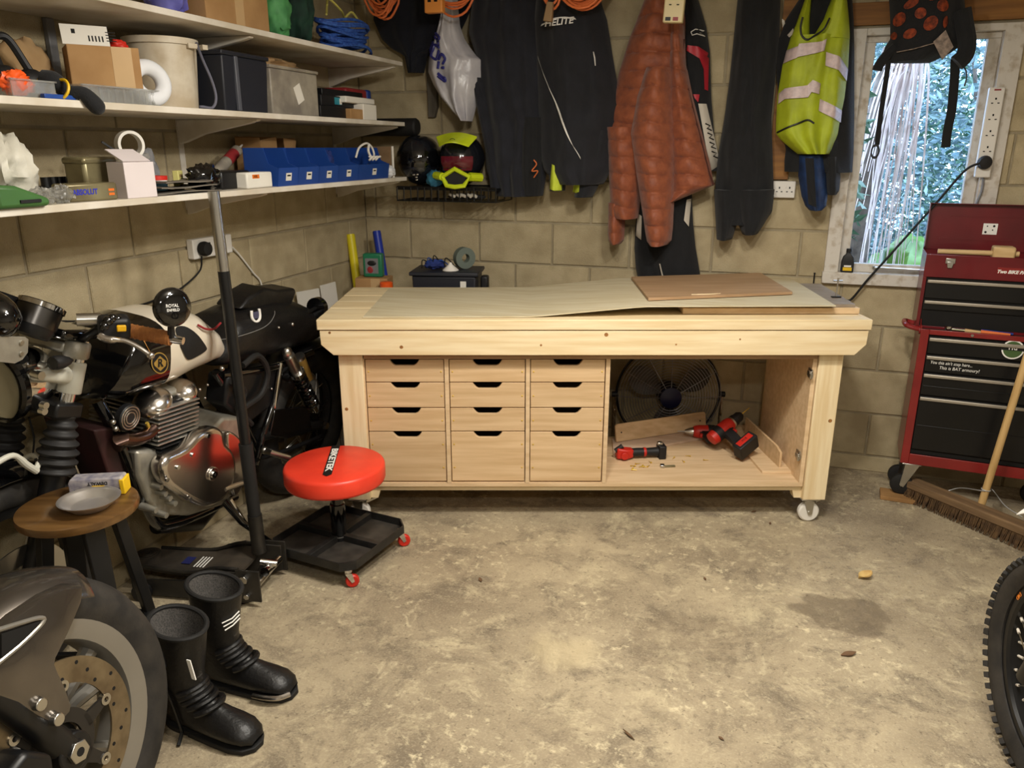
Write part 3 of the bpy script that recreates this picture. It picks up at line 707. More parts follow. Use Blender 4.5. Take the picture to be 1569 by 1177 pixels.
b = B(MX[tr.name] @ T(0, 0, -0.04)); b.box(-0.055, 0.05, -0.02, 0.02, -0.012, 0.004, RY(-12)); b.build('dispenser', 'clear', tr)
B(MX[tr.name] @ T(-0.045, 0, -0.02) @ RY(-55)).box(-0.003, 0.003, -0.003, 0.003, -0.02, 0.05).build('cutter_bar', 'black_plastic', tr)
crumple('parts_bag', 'grey wrapped bundle behind the red-lidded tub on the lowest shelf', 'bag', T(-1.99, sy(220, 250, -1.99), z), (0.04, 0.045, 0.07), 'grey_plastic', 40, 0.3)
tub = thing('small_tub', 'small white and blue tub with a red lid on the lowest shelf', 'tub', T(-1.92, sy(239, 270, -1.92), z))
B(MX[tub.name]).lathe([(0.03, 0), (0.032, 0.045), (0.001, 0.046)], 24).build('pot', 'ink_white', tub)
M('ice_blue', (120, 176, 206), 0.5); B(MX[tub.name]).lathe([(0.0312, 0.01), (0.0324, 0.034)], 24, cap=False).build('blue_band', 'ice_blue', tub)
B(MX[tub.name]).lathe([(0.034, 0.045), (0.034, 0.058), (0.001, 0.06)], 24).build('lid', 'red_plastic', tub)
M('pale_yellow', (214, 206, 128), 0.5)
ya = thing('plug_strip', 'pale yellow card of wall plugs standing on the lowest shelf', 'wall plugs', T(-1.97, sy(272, 266, -1.97), z) @ RZ(20))
B(MX[ya.name]).box(-0.01, 0.01, -0.022, 0.022, 0, 0.07).build('card', 'pale_yellow', ya, bev=0.002)
for k in range(3): B(MX[ya.name]).box(0.0105, 0.012, -0.012, 0.01, 0.018 + k * 0.016, 0.025 + k * 0.016).build('slot', 'kraft', ya)
M('grey_sheet', (120, 112, 100), 0.7, rgb2=(96, 90, 82), vs=8)
for k in range(3):
    y0, y1 = sy(238 + k * 8, 290, -1.84), sy(338 - k * 6, 290, -1.84)
    tag(B().slab(lambda u, v: (-1.835 - 0.14 * v, y0 + (y1 - y0) * u, z + 0.002 + k * 0.016 + 0.008 * math.sin(u * 5 + k) * v + 0.004 * math.sin(u * 3 + k * 2) ** 2), 12, 4, (0, 0, 0.004)).build('rubber_sheet', 'grey_sheet'),
        ('flat grey rubber sheet at the bottom of the pile on the lowest shelf', 'flat grey rubber sheet in the middle of the pile on the lowest shelf', 'flat grey rubber sheet on top of the pile on the lowest shelf')[k], 'sheet', 'grey sheets on the lowest shelf')
crumple('bin_liner', 'glossy black plastic bag on the lowest shelf beside the sheets', 'bag', T(-1.90, sy(312, 270, -1.90), z + 0.001), (0.045, 0.065, 0.045), 'black_gloss', 50, 0.35, fr=4)
simple('black_box', 'black glossy box behind the white labelled tub on the lowest shelf', 'box', 340, 385, -1.88, 0.12, z, 0.065, 'black_metal', bev=0.008, ref=280)
lt = simple('labelled_tub', 'white tub with an orange label on the lowest shelf beside the blue bins', 'tub', 379, 418, -1.835, 0.06, z, 0.058, 'paper', bev=0.006, ref=280)
q = at(392, 270, x=-1.834); B().box(-1.835, -1.8342, q.y - 0.02, q.y + 0.022, z + 0.036, z + 0.05).build('orange_label', 'ink_orange', lt)
text('AXL', 0.012, T(-1.8338, q.y, z + 0.043) @ RZ(90) @ RX(90), 'ink_black', lt)
st = thing('sealant_tube', 'clear and red sealant cartridge leaning on the lowest shelf', 'tube', T(-1.95, sy(345, 240, -1.95), z))
P0, P1 = Vector((-2.04, sy(328, 250, -2.04), z + 0.05)), Vector((-2.09, sy(362, 218, -2.09), z + 0.135))
B().cyl(P0, P1, 0.022, n=20).build('cartridge', 'milky', st); B().cyl(P1, P1 + (P1 - P0) * 0.25, 0.008, 0.003, n=12).build('nozzle', 'white_plastic', st)
B().cyl(P0 + (P1 - P0) * 0.5, P0 + (P1 - P0) * 0.85, 0.0226, n=20, cap=False).build('red_band', 'case_red', st)
ob = thing('cardboard_box', 'open cardboard box standing in the blue bins on the lowest shelf', 'box', T(-2.11, sy(445, 230, -2.0), z + 0.001))
F = MX[ob.name]; hw = 0.13
b = B(F); b.box(-0.07, 0.05, -hw, hw, 0, 0.003); b.box(-0.072, -0.069, -hw, hw, 0, 0.19)
for s in (-1, 1): b.box(-0.07, 0.05, s * hw - 0.0015, s * hw + 0.0015, 0, 0.185)
b.build('carton', 'cardboard', ob)
B(F).prism([(-hw, 0.0), (-hw * 0.1, 0.0), (-hw * 0.1, 0.19), (-hw, 0.175)], -0.053, -0.05, X=RZ(90)).build('flap', 'cardboard', ob)
B(F).prism([(hw * 0.35, 0.06), (hw * 0.6, 0.02), (hw, 0.175), (hw * 0.25, 0.185)], -0.058, -0.055, X=RZ(90)).build('flap', 'cardboard', ob)
edges = [421, 452, 484, 514, 545, 592]
names = ('leftmost blue open-fronted parts bin in the row on the lowest shelf', 'second blue parts bin from the white tub on the lowest shelf', 'third blue parts bin from the white tub on the lowest shelf', 'fourth blue parts bin in the row holding a blue cloth', 'rightmost blue parts bin in the row with a white cable on it')
for k in range(5):
    y0, y1 = sy(edges[k], 270, -1.85) + 0.002, sy(edges[k + 1], 270, -1.85) - 0.002
    bn = thing('parts_bin', names[k], 'bin', T(-1.925, (y0 + y1) / 2, z), 'blue parts bins on the lowest shelf')
    h = (y1 - y0) / 2; F = MX[bn.name]; zt = 0.145
    b = B(F); b.box(-0.12 if k > 2 else -0.06, 0.085, -h, h, 0, 0.004); b.box(-0.124 if k > 2 else -0.064, -0.12 if k > 2 else -0.06, -h, h, 0, zt)
    for s in (-1, 1):
        b.prism([(-0.12 if k > 2 else -0.06, 0), (0.085, 0), (0.094, 0.068), (0.05, 0.085), (0.03, zt), (-0.12 if k > 2 else -0.06, zt)], s * h - 0.0015, s * h + 0.0015)
    b.add([(0.085, -h, 0), (0.085, h, 0), (0.096, h, 0.07), (0.096, -h, 0.07), (0.081, -h, 0), (0.081, h, 0), (0.092, h, 0.07), (0.092, -h, 0.07)], [(0,1,2,3), (7,6,5,4), (2,6,7,3), (0,4,5,1)])
    b.build('bin_shell', 'blue_plastic', bn)
    X = F @ T(0.0915, 0.0, 0.034) @ RY(10)
    B(X).box(0, 0.001, -0.019, 0.019, -0.014, 0.016).build('label_card', 'paper', bn)
    B(X).box(0.001, 0.0014, -0.012, 0.012, 0.003, 0.009).build('label_print', 'ink_black', bn)
    for i in range(3):
        crumple('bin_contents', None, None, F @ T(-0.03 + 0.03 * i, random.uniform(-h, h) * 0.4, 0.004), (0.04, h * 0.6, 0.03), ('black_plastic', 'grey_plastic', 'cardboard')[i], 60 + i + k * 3, 0.4, 14, 8, parent=bn)
M('blue_cloth', (40, 60, 130), 0.9, rgb2=(26, 40, 96), vs=12)
crumple('shop_cloth', 'dark blue cloth bunched in a blue bin on the lowest shelf', 'cloth', T(-1.93, sy(497, 240, -1.93), z + 0.036), (0.04, 0.034, 0.05), 'blue_cloth', 77, 0.4, fr=4)
q = at(562, 238, x=-1.86)
b = B(); b.tube(smooth_path([(-1.87, q.y - 0.09, z + 0.1), (-1.86, q.y - 0.07, z + 0.145), (-1.855, q.y - 0.01, z + 0.165), (-1.855, q.y + 0.04, z + 0.15), (-1.85, q.y + 0.055, z + 0.115), (-1.842, q.y + 0.02, z + 0.10), (-1.84, q.y - 0.01, z + 0.105), (-1.838, q.y + 0.05, z + 0.095)], 8), 0.005, 8)
b.tube(smooth_path([(-1.845, q.y, z + 0.16), (-1.842, q.y - 0.015, z + 0.13), (-1.84, q.y + 0.01, z + 0.10), (-1.84, q.y + 0.06, z + 0.095)], 8), 0.006, 8)
for k in range(6): b.cyl((-1.838, q.y - 0.02 + k * 0.016, z + 0.088 + 0.012 * (k % 2)), (-1.832, q.y + 0.005 + k * 0.016, z + 0.104), 0.005, n=8)
tag(b.build('white_cable', 'white_plastic'), 'looped white cable with connectors draped over the last blue bin', 'cable')
q = at(590, 245, x=-1.90)
bd = thing('board_offcut', 'brown board with a white edge leaning at the end of the lowest shelf', 'board', T(-1.95, 3.74, z))
B(MX[bd.name] @ RZ(-25)).box(-0.1, 0.12, -0.006, 0.0, 0, 0.15).build('board_face', 'ply_brown', bd)
B(MX[bd.name] @ RZ(-25)).box(0.12, 0.126, -0.008, 0.002, 0, 0.152).build('edging', 'paper', bd)
crumple('white_rag', 'white folded cloth at the corner end of the lowest shelf', 'cloth', T(-1.855, 3.665, z), (0.03, 0.04, 0.028), 'foam_white', 90, 0.3)
# --- double socket with plug and cables below the shelves
so = thing('wall_socket', 'white double socket on the left wall below the shelves', 'socket', T(XL, (at(295, 380, x=XL).y + at(355, 380, x=XL).y) / 2, 1.16))
p0, p1 = at(295, 383, x=XL + 0.03), at(355, 378, x=XL + 0.03)
B().box(XL + 0.001, XL + 0.035, p0.y, p1.y, p0.z - 0.04, p0.z + 0.04).build('back_box', 'white_plastic', so, bev=0.005)
b = B()
for yy in (p0.y + 0.05, p1.y - 0.05):
    b.box(XL + 0.035, XL + 0.037, yy - 0.004, yy + 0.004, p0.z + 0.004, p0.z + 0.014); b.box(XL + 0.035, XL + 0.037, yy - 0.016, yy - 0.008, p0.z - 0.012, p0.z - 0.008)
b.box(XL + 0.035, XL + 0.039, p0.y + 0.09, p0.y + 0.10, p0.z, p0.z + 0.02); b.build('socket_holes', 'black_plastic', so)
pl = thing('mains_plug', 'black mains plug in the socket on the left wall with its lead', 'plug', T(XL + 0.04, p0.y + 0.045, p0.z))
B(MX[pl.name]).lathe([(0.028, 0), (0.03, 0.012), (0.026, 0.03), (0.012, 0.034)], 18, X=RY(90)).build('plug_body', 'black_rubber', pl)
k = at(308, 385, x=XL + 0.05)
b = B(); b.tube(smooth_path([(XL + 0.05, k.y, k.z - 0.02), at(306, 415, x=XL + 0.03), at(280, 440, x=XL + 0.02), at(262, 448, x=XL + 0.012), at(232, 462, x=XL + 0.012), at(200, 472, x=XL + 0.012), at(170, 486, x=XL + 0.02), at(120, 492, x=XL + 0.02), at(78, 492, x=XL + 0.03)], 8), 0.0035, 8)
b.build('lead', 'black_rubber', pl)
b = B(); b.tube(smooth_path([at(356, 379, x=XL + 0.02), at(368, 392, x=XL + 0.012), at(388, 418, x=XL + 0.01), at(400, 434, x=XL + 0.01), at(404, 470, x=XL + 0.01)], 8), 0.004, 8)
tag(b.build('white_lead', 'white_plastic'), 'white cable running down the left wall from the socket', 'cable')
# ------------------------------------------------------------------ coats, bags and leads on the back wall
rail = thing('coat_rail', 'timber rail with coat hooks high on the back wall', 'coat rail', T(-0.4, YB - 0.02, 2.36))
B().box(-1.75, 0.95, YB - 0.03, YB - 0.001, 2.36, 2.44).build('rail_board', 'oak_board', rail, bev=0.003)
for x in (-1.62, -1.35, -1.1, -0.62, -0.36, -0.2, -0.02, 0.12, 0.5):
    B().tube(smooth_path([(x, YB - 0.03, 2.39), (x, YB - 0.07, 2.385), (x, YB - 0.10, 2.39), (x, YB - 0.11, 2.42)], 4), 0.006, 8).build('hook', 'steel', rail)
class Garment:
    """hanging cloth: rows of (py, left px, right px) read on plane y=Y, given fullness t and folds"""
    def __init__(s, rows, Y, t=0.06, folds=5, amp=0.012, quilt=0.0, qamp=0.012, seed=0, back=0.008, pw=0.6):
        s.rows = rows; s.Y = Y; s.t = t; s.folds = folds; s.amp = amp; s.quilt = quilt; s.qamp = qamp; s.seed = seed; s.back = back; s.pw = pw
    def lr(s, py):
        r = s.rows
        if py <= r[0][0]: return r[0][1], r[0][2]
        for a, b in zip(r, r[1:]):
            if py <= b[0]:
                k = (py - a[0]) / (b[0] - a[0]); return a[1] + (b[1] - a[1]) * k, a[2] + (b[2] - a[2]) * k
        return r[-1][1], r[-1][2]
    def front(s, u, py, off=0.0):
        l, r = s.lr(py); p = at(l + (r - l) * u, py, y=s.Y)
        z = p.z; e = max(0.0, math.sin(math.pi * min(max(u, 0.0), 1.0))) ** s.pw
        wv = 0.55 * math.sin(u * s.folds * 6.283 + s.seed + 3.0 * noise.noise((u * 2, z * 2.2, s.seed))) + 1.3 * noise.noise((u * 5, z * 4.0, s.seed + 5)) + 0.4 * noise.noise((u * 12, z * 11, s.seed + 9))
        d = s.t * e + s.amp * wv * e
        if s.quilt: d += s.qamp * (abs(math.sin(z / s.quilt * math.pi + 0.6 * u + 0.5 * noise.noise((u * 3, z * 2, s.seed)))) ** 0.4 - 0.6) * min(1.0, e * 1.5)
        return Vector((p.x, s.Y - d - off, z))
    def surf(s, px, py, off=0.0):
        l, r = s.lr(py); return s.front((px - l) / (r - l), py, off)
    def make(s, name, mat, parent=None, nu=26, step=5.0, ang=80):
        y0, y1 = s.rows[0][0], s.rows[-1][0]; n = max(4, int((y1 - y0) / step)); rings = []
        for j in range(n + 1):
            py = y0 + (y1 - y0) * j / n
            f = [s.front(i / nu, py) for i in range(nu + 1)]
            bk_ = [Vector((p.x, s.Y + s.back * math.sin(math.pi * i / nu) , p.z)) for i, p in enumerate(f)][1:-1][::-1]
            rings.append(f + bk_)
        return B().loft(rings).build(name, mat, parent, ang=ang)
    def band(s, name, mat, parent, top, bot, off=0.003, n=14):
        off += 0.007 if s.t >= 0.1 or s.amp >= 0.012 else 0.002
        """strip between two pixel polylines lying on the cloth"""
        def along(pl, t):
            k = t * (len(pl) - 1); i = min(int(k), len(pl) - 2); f = k - i
            return pl[i][0] + (pl[i+1][0] - pl[i][0]) * f, pl[i][1] + (pl[i+1][1] - pl[i][1]) * f
        def fn(u, v):
            a, b = along(top, u), along(bot, u); return s.surf(a[0] + (b[0] - a[0]) * v, a[1] + (b[1] - a[1]) * v, off)
        return B().slab(fn, n, 3, (0, 0.002, 0)).build(name, mat, parent, ang=80)
def wthing(name, label, cat, px, py, Y, group=None): 
    p = at(px, py, y=Y); return thing(name, label, cat, T(p.x, Y, p.z), group)
GRP = 'clothes hanging on the back wall'
# dark coat in the corner behind the bag
c = wthing('coat', 'dark navy coat hanging in the corner behind the plastic bag', 'coat', 640, 110, 3.99, GRP)
Garment([(-40, 590, 730), (0, 575, 728), (30, 572, 715), (60, 585, 700), (75, 600, 690), (85, 620, 655), (112, 626, 650)], 4.0, 0.05, 4, 0.014, seed=1).make('coat_body', 'fabric_navy', c)
# plastic carrier bag
M('carrier', (206, 204, 208), 0.25, rgb2=(184, 182, 190), vs=10, bump=0.5, bs=25, alpha=0.92)
c = wthing('carrier_bag', 'white plastic carrier bag with blue lettering hanging by the shelves', 'bag', 705, 185, 3.93)
g = Garment([(-35, 688, 700), (10, 684, 702), (40, 676, 705), (60, 668, 712), (75, 662, 722), (88, 658, 732), (90, 657, 741), (110, 656, 740), (130, 664, 738), (150, 676, 733), (170, 695, 728), (186, 713, 724)], 3.92, 0.09, 3, 0.02, seed=4)
g.make('bag_body', 'carrier', c, nu=34, step=3.0, ang=50)
M('ink_navy', (52, 54, 132), 0.4)
def stroke(g, nm, mat, par, pts, w_=2.2, off=0.004):
    P = [g.surf(x, y, off) for x, y in pts]; B().tube(smooth_path(P, 4), w_ * 0.0032, 6).build(nm, mat, par)
for pts in ([(676, 54), (686, 62), (679, 64), (674, 58)], [(669, 60), (683, 70)], [(664, 65), (662, 78), (669, 83), (674, 74), (669, 66)], [(668, 88), (675, 72), (684, 76)], [(668, 88), (677, 93), (683, 80)],
            [(681, 93), (688, 86), (693, 93), (688, 100)], [(681, 96), (679, 107)], [(679, 114), (686, 120), (691, 122), (690, 126), (679, 118)], [(686, 106), (690, 106)]):
    stroke(g, 'blue_lettering', 'ink_navy', c, pts)
# two dark jackets side by side
M('jacket_slate', (30, 32, 41), 0.88, rgb2=(22, 23, 31), vs=14, bump=0.4, bs=260, sheen=0.15)
c = wthing('jacket', 'dark slate jacket hanging left of the lettered jacket', 'jacket', 790, 295, 3.93, GRP)
g = Garment([(-40, 745, 800), (0, 724, 838), (50, 718, 846), (90, 730, 846), (150, 738, 846), (190, 742, 846), (240, 744, 842), (262, 746, 838), (300, 762, 832)], 3.96, 0.11, 4, 0.02, seed=7)
g.make('jacket_body', 'jacket_slate', c, nu=34)
Garment([(120, 722, 745), (170, 732, 756), (240, 746, 770), (292, 752, 780)], 3.94, 0.06, 2, 0.008, seed=9).make('sleeve', 'jacket_slate', c, nu=16)
Garment([(180, 800, 832), (250, 798, 830), (300, 800, 828)], 3.90, 0.05, 2, 0.008, seed=10).make('sleeve', 'fabric_black', c, nu=16)
b = B(); P = [at(818, 245, y=3.83), at(822, 252, y=3.83), at(815, 262, y=3.82), at(824, 262, y=3.82), at(818, 272, y=3.83)]
b.tube(smooth_path(P, 5), 0.003, 6); b.build('pull_cord', 'cord_orange', c)
c = wthing('jacket', 'black jacket with white piping and white chest lettering', 'jacket', 890, 295, 3.88, GRP)
M('jacket_black', (26, 27, 34), 0.85, rgb2=(19, 20, 26), vs=12, bump=0.4, bs=260, sheen=0.15)
gj = Garment([(-40, 845, 895), (0, 822, 920), (30, 818, 930), (80, 820, 938), (130, 822, 946), (160, 822, 950), (200, 824, 946), (240, 828, 940), (262, 834, 936), (282, 855, 925)], 3.94, 0.13, 3, 0.018, seed=13)
gj.make('jacket_body', 'jacket_black', c, nu=34)
gs = Garment([(170, 838, 875), (230, 840, 872), (270, 842, 868), (292, 843, 866)], 3.92, 0.07, 2, 0.006, seed=15); gs.make('sleeve', 'jacket_black', c, nu=16)
g2 = Garment([(200, 885, 940), (250, 884, 930), (275, 882, 922), (302, 880, 908)], 3.92, 0.07, 2, 0.008, seed=16); g2.make('sleeve', 'jacket_black', c, nu=16)
M('hi_yellow', (206, 222, 70), 0.7, rgb2=(186, 200, 52), vs=20)
gs.band('cuff_flash', 'hi_yellow', c, [(851, 251), (858, 254), (865, 264)], [(846, 289), (855, 291), (864, 291)], 0.004)
g2.band('cuff_flash', 'hi_yellow', c, [(882, 266), (888, 265), (894, 265)], [(878, 294), (886, 295), (892, 293)], 0.004)
gj.band('white_piping', 'ink_white', c, [(830, 88), (842, 120), (858, 155), (872, 190), (886, 220), (898, 240)], [(831, 93), (849, 134), (866, 167), (878, 196), (889, 226), (899, 244)], 0.004, 24)
gj.band('white_piping', 'ink_white', c, [(916, 83), (917.5, 92), (919, 104)], [(917, 83), (919, 92), (920, 104)], 0.004, 6)
q = gj.surf(868, 41, 0.012); q2 = gj.surf(895, 36, 0.012)
text('HELITE', 0.038, basis(q, q2 - q, (0, 0, 1)), 'ink_white', c, shear=0.25, sx=1.15, bold=0.0008)
gj.band('logo_bar', 'ink_white', c, [(838, 41), (850, 37), (875, 32), (890, 33)], [(836, 44), (850, 39), (875, 34), (892, 36)], 0.006, 10)
# leather race suit behind the puffer jacket
c = wthing('race_suit', 'black leather race suit with red and white panels behind the rust jacket', 'suit', 1020, 430, 4.0, GRP)
g = Garment([(-40, 1030, 1060), (0, 1038, 1070), (40, 1040, 1082), (80, 1042, 1088), (150, 1042, 1090), (200, 1045, 1094), (262, 1050, 1100)], 4.02, 0.07, 2, 0.006, seed=18); g.make('suit_top', 'fabric_black', c, nu=20)
M('suit_red', (176, 40, 52), 0.5)
g.band('red_panel', 'suit_red', c, [(1056, 72), (1072, 74), (1086, 82)], [(1054, 80), (1074, 92), (1080, 108)], 0.004); g.band('red_panel', 'suit_red', c, [(1079, 84), (1087, 90)], [(1081, 138), (1086, 140)], 0.005)
g.band('red_panel', 'suit_red', c, [(1064, 146), (1074, 146)], [(1067, 152), (1072, 158)], 0.004)
M('suit_white', (206, 198, 184), 0.5)
g.band('white_panel', 'suit_white', c, [(1072, 160), (1084, 160)], [(1090, 262), (1104, 252)], 0.006, 10)
b = [g.surf(x, y, 0.006) for x, y in ((1061, 52), (1068, 48), (1080, 49), (1074, 53), (1081, 57), (1070, 55), (1063, 57), (1061, 52))]
B().tube(b, 0.0022, 6).build('star_mark', 'ink_white', c)
for k in range(4):
    p = [g.surf(1083 + k * 3 + dx_, 190 + k * 14 + dy, 0.012) for dx_, dy in ((0, 0), (6, 3), (2, 7), (8, 10))]
    B().tube(p, 0.0032, 6).build('black_lettering', 'ink_black', c)
gl = Garment([(295, 985, 1060), (340, 974, 1062), (380, 972, 1066), (410, 974, 1071), (440, 980, 1076)], 4.01, 0.08, 2, 0.015, seed=20); gl.make('suit_legs', 'fabric_black', c, nu=24)
gl.band('white_panel', 'suit_white', c, [(979, 326), (986, 330)], [(976, 360), (985, 366)], 0.006)
gl.band('white_panel', 'suit_white', c, [(1054, 305), (1060, 304)], [(1050, 336), (1057, 346)], 0.006)
gl.band('knee_stripe', 'suit_white', c, [(1014, 400), (1016, 400)], [(1020, 428), (1023, 428)], 0.004)
# rust puffer jacket
M('rust', (148, 80, 48), 0.6, rgb2=(122, 62, 38), vs=30, bump=0.7, bs=55, sheen=0.2, lo=0.3, hi=0.7)
c = wthing('puffer_jacket', 'rust orange quilted puffer jacket hanging on the back wall', 'jacket', 1010, 372, 3.9, GRP)
Garment([(-30, 1000, 1040), (0, 987, 1047), (30, 976, 1050), (60, 964, 1050), (112, 948, 1052), (160, 938, 1056), (205, 930, 1052)], 3.95, 0.10, 2, 0.010, quilt=0.078, qamp=0.022, seed=22).make('yoke', 'rust', c, nu=34, step=1.6)
Garment([(195, 929, 982), (240, 932, 984), (290, 934, 982), (318, 936, 980), (334, 942, 978)], 3.93, 0.10, 1, 0.005, quilt=0.078, qamp=0.022, seed=23).make('front_panel', 'rust', c, nu=20, step=1.6)
Garment([(310, 932, 962), (335, 932, 958), (355, 931, 957), (368, 933, 956), (373, 937, 952)], 3.94, 0.075, 1, 0.004, quilt=0.08, qamp=0.014, seed=24).make('sleeve', 'rust', c, nu=16, step=1.6)
Garment([(105, 990, 1032), (150, 976, 1033), (205, 966, 1034), (260, 974, 1034), (310, 982, 1033), (350, 988, 1031), (368, 991, 1029), (374, 996, 1024)], 3.88, 0.12, 1, 0.005, quilt=0.078, qamp=0.022, seed=25).make('sleeve', 'rust', c, nu=22, step=1.6)
Garment([(40, 1028, 1049), (100, 1026, 1052), (150, 1026, 1062), (200, 1026, 1075), (250, 1028, 1088), (284, 1028, 1094), (296, 1028, 1064), (308, 1028, 1036)], 3.92, 0.09, 1, 0.005, quilt=0.078, qamp=0.022, seed=26).make('front_panel', 'rust', c, nu=20, step=1.6)
M('zip_dark', (66, 30, 22), 0.6)
b = B(); b.tube(smooth_path([at(x, y, y=3.88) for x, y in ((1048, 60), (1046, 100), (1060, 160), (1074, 215), (1086, 262), (1094, 283))], 6), 0.004, 6); b.build('zip', 'zip_dark', c)
# black trousers
c = wthing('trousers', 'plain black trousers hanging right of the rust jacket', 'trousers', 1140, 365, 3.95, GRP)
Garment([(-40, 1136, 1192), (0, 1130, 1196), (60, 1124, 1194), (120, 1118, 1188), (180, 1110, 1182), (240, 1100, 1184), (300, 1095, 1186), (325, 1096, 1183), (343, 1098, 1170)], 4.0, 0.10, 2, 0.02, seed=30).make('waist_and_seat', 'fabric_black', c, nu=30)
Garment([(290, 1094, 1136), (330, 1096, 1134), (366, 1098, 1122)], 3.98, 0.09, 1, 0.012, seed=31).make('leg', 'fabric_black', c, nu=16)
Garment([(290, 1124, 1187), (320, 1126, 1183), (345, 1132, 1170), (358, 1137, 1161)], 3.98, 0.09, 1, 0.012, seed=32).make('leg', 'fabric_black', c, nu=16)
# dark coat under the hi-vis vest
c = wthing('coat', 'black coat hanging underneath the yellow safety vest', 'coat', 1260, 260, 3.98, GRP)
gc = Garment([(-40, 1246, 1300), (0, 1224, 1306), (30, 1204, 1308), (70, 1190, 1309), (120, 1190, 1309), (180, 1196, 1309), (230, 1204, 1308), (264, 1240, 1306)], 4.01, 0.09, 3, 0.012, seed=34); gc.make('coat_body', 'fabric_black', c, nu=30)
gc.band('sleeve_patch', 'suit_white', c, [(1198, 29), (1202, 32)], [(1199, 43), (1203, 37)], 0.004, 4); gc.band('sleeve_patch', 'suit_white', c, [(1206, 56), (1215, 46)], [(1209, 60), (1216, 54)], 0.004, 4)
# hi-vis vest
M('hi_vis', (170, 184, 34), 0.6, rgb2=(150, 162, 28), vs=14, bump=0.3, bs=300)
M('reflective', (206, 186, 184), 0.45, rgb2=(186, 168, 168), vs=60)
c = wthing('safety_vest', 'fluorescent yellow safety vest with silver reflective bands', 'vest', 1240, 235, 3.9, GRP)
gv = Garment([(56, 1212, 1302), (100, 1199, 1300), (150, 1191, 1294), (190, 1189, 1286), (205, 1189, 1284), (215, 1197, 1280), (228, 1212, 1275), (236, 1222, 1271)], 3.93, 0.09, 3, 0.018, seed=36); gv.make('vest_body', 'hi_vis', c, nu=36, step=3)
Garment([(-40, 1242, 1250), (0, 1233, 1243), (30, 1222, 1241), (58, 1212, 1240)], 3.92, 0.05, 1, 0.004, seed=37).make('strap', 'hi_vis', c, nu=12)
Garment([(-40, 1276, 1292), (0, 1273, 1298), (30, 1262, 1301), (50, 1250, 1302), (60, 1242, 1302)], 3.92, 0.07, 2, 0.008, seed=38).make('strap', 'hi_vis', c, nu=16)
for top, bot in (([(1205, 78), (1222, 74), (1224, 70), (1258, 68), (1265, 64)], [(1200, 98), (1219, 92), (1222, 90), (1253, 84), (1261, 82)]),
                 ([(1264, 83), (1284, 89), (1299, 107)], [(1263, 103), (1283, 110), (1297, 125)]),
                 ([(1193, 144), (1202, 137), (1236, 133), (1244, 125), (1256, 130)], [(1192, 160), (1202, 153), (1237, 151), (1242, 143), (1254, 146)]),
                 ([(1255, 153), (1290, 170)], [(1253, 171), (1288, 188)])):
    gv.band('reflective_band', 'reflective', c, top, bot, 0.005, 20)
b = B(); b.tube(smooth_path([gv.surf(x, y, 0.006) for x, y in ((1229, 30), (1226, 45), (1228, 58), (1236, 64), (1246, 59), (1260, 50), (1269, 33))], 5), 0.004, 6); b.build('neck_binding', 'black_plastic', c)
b = B(); b.tube(smooth_path([gv.surf(x, y, 0.006) for x, y in ((1191, 203), (1206, 196), (1222, 190), (1236, 185), (1246, 190))], 5), 0.004, 6); b.build('hem_binding', 'black_plastic', c)
# bits below the vest
M('glove_blue', (24, 52, 96), 0.7, rgb2=(16, 34, 66), vs=20, bump=0.4)
c = wthing('waterproofs', 'black waterproof bundle hanging below the safety vest', 'clothing', 1250, 262, 3.97)
Garment([(215, 1206, 1300), (245, 1202, 1303), (263, 1202, 1304)], 4.0, 0.08, 4, 0.016, seed=40).make('bundle', 'fabric_black', c, nu=28)
c = wthing('glove', 'blue and black glove hanging below the safety vest', 'glove', 1245, 320, 3.97)
g = Garment([(238, 1224, 1262), (270, 1223, 1266), (300, 1228, 1268), (316, 1234, 1266), (322, 1240, 1260)], 3.94, 0.06, 2, 0.010, seed=41); g.make('glove_body', 'glove_blue', c, nu=20, step=1.6)
g.band('black_panel', 'fabric_black', c, [(1233, 242), (1246, 242)], [(1238, 312), (1250, 316)], 0.003)
c = wthing('pouch', 'small black pouch hanging beside the blue glove', 'pouch', 1272, 298, 3.97)
Garment([(240, 1262, 1284), (270, 1262, 1288), (292, 1263, 1286), (298, 1266, 1282)], 3.97, 0.06, 1, 0.006, seed=43).make('pouch_body', 'fabric_black', c, nu=16)
# hydration backpack in front of the window
c = wthing('backpack', 'black backpack with orange mesh patches hanging in front of the window', 'backpack', 1410, 95, 3.9)
M('mesh_orange', (150, 62, 28), 0.8, rgb2=(84, 34, 18), vs=60)
hk = at(1415, -60, y=3.95)
gb = Garment([(-50, 1368, 1466), (0, 1362, 1478), (30, 1364, 1480), (60, 1364, 1474), (72, 1356, 1470), (84, 1352, 1452), (97, 1362, 1424)], 3.94, 0.12, 2, 0.012, seed=45); gb.make('pack', 'fabric_black', c, nu=30, step=3)
for (x, y, rx, ry, a) in ((1375, 33, 8, 11, 25), (1391, 11, 12, 6, -30), (1418, 42, 9, 12, 35), (1436, 16, 10, 9, -40), (1389, 56, 10, 7, -30), (1404, 26, 9, 8, -40), (1424, 2, 10, 5, -30), (1368, 57, 4, 6, 0), (1440, 40, 4, 9, 10)):
    ca, sa = math.cos(R(a)), math.sin(R(a)); k = 14
    ring = [gb.surf(x + rx * math.cos(t) * ca - ry * math.sin(t) * sa, y + rx * math.cos(t) * sa + ry * math.sin(t) * ca, 0.005) for t in [6.28318 * i / k for i in range(k)]]
    b = B(); b.v = [gb.surf(x, y, 0.006)] + ring; b.f = [(0, i + 1, (i + 1) % k + 1) for i in range(k)]; b.build('orange_patch', 'mesh_orange', c)
M('webbing', (9, 9, 10), 0.8)
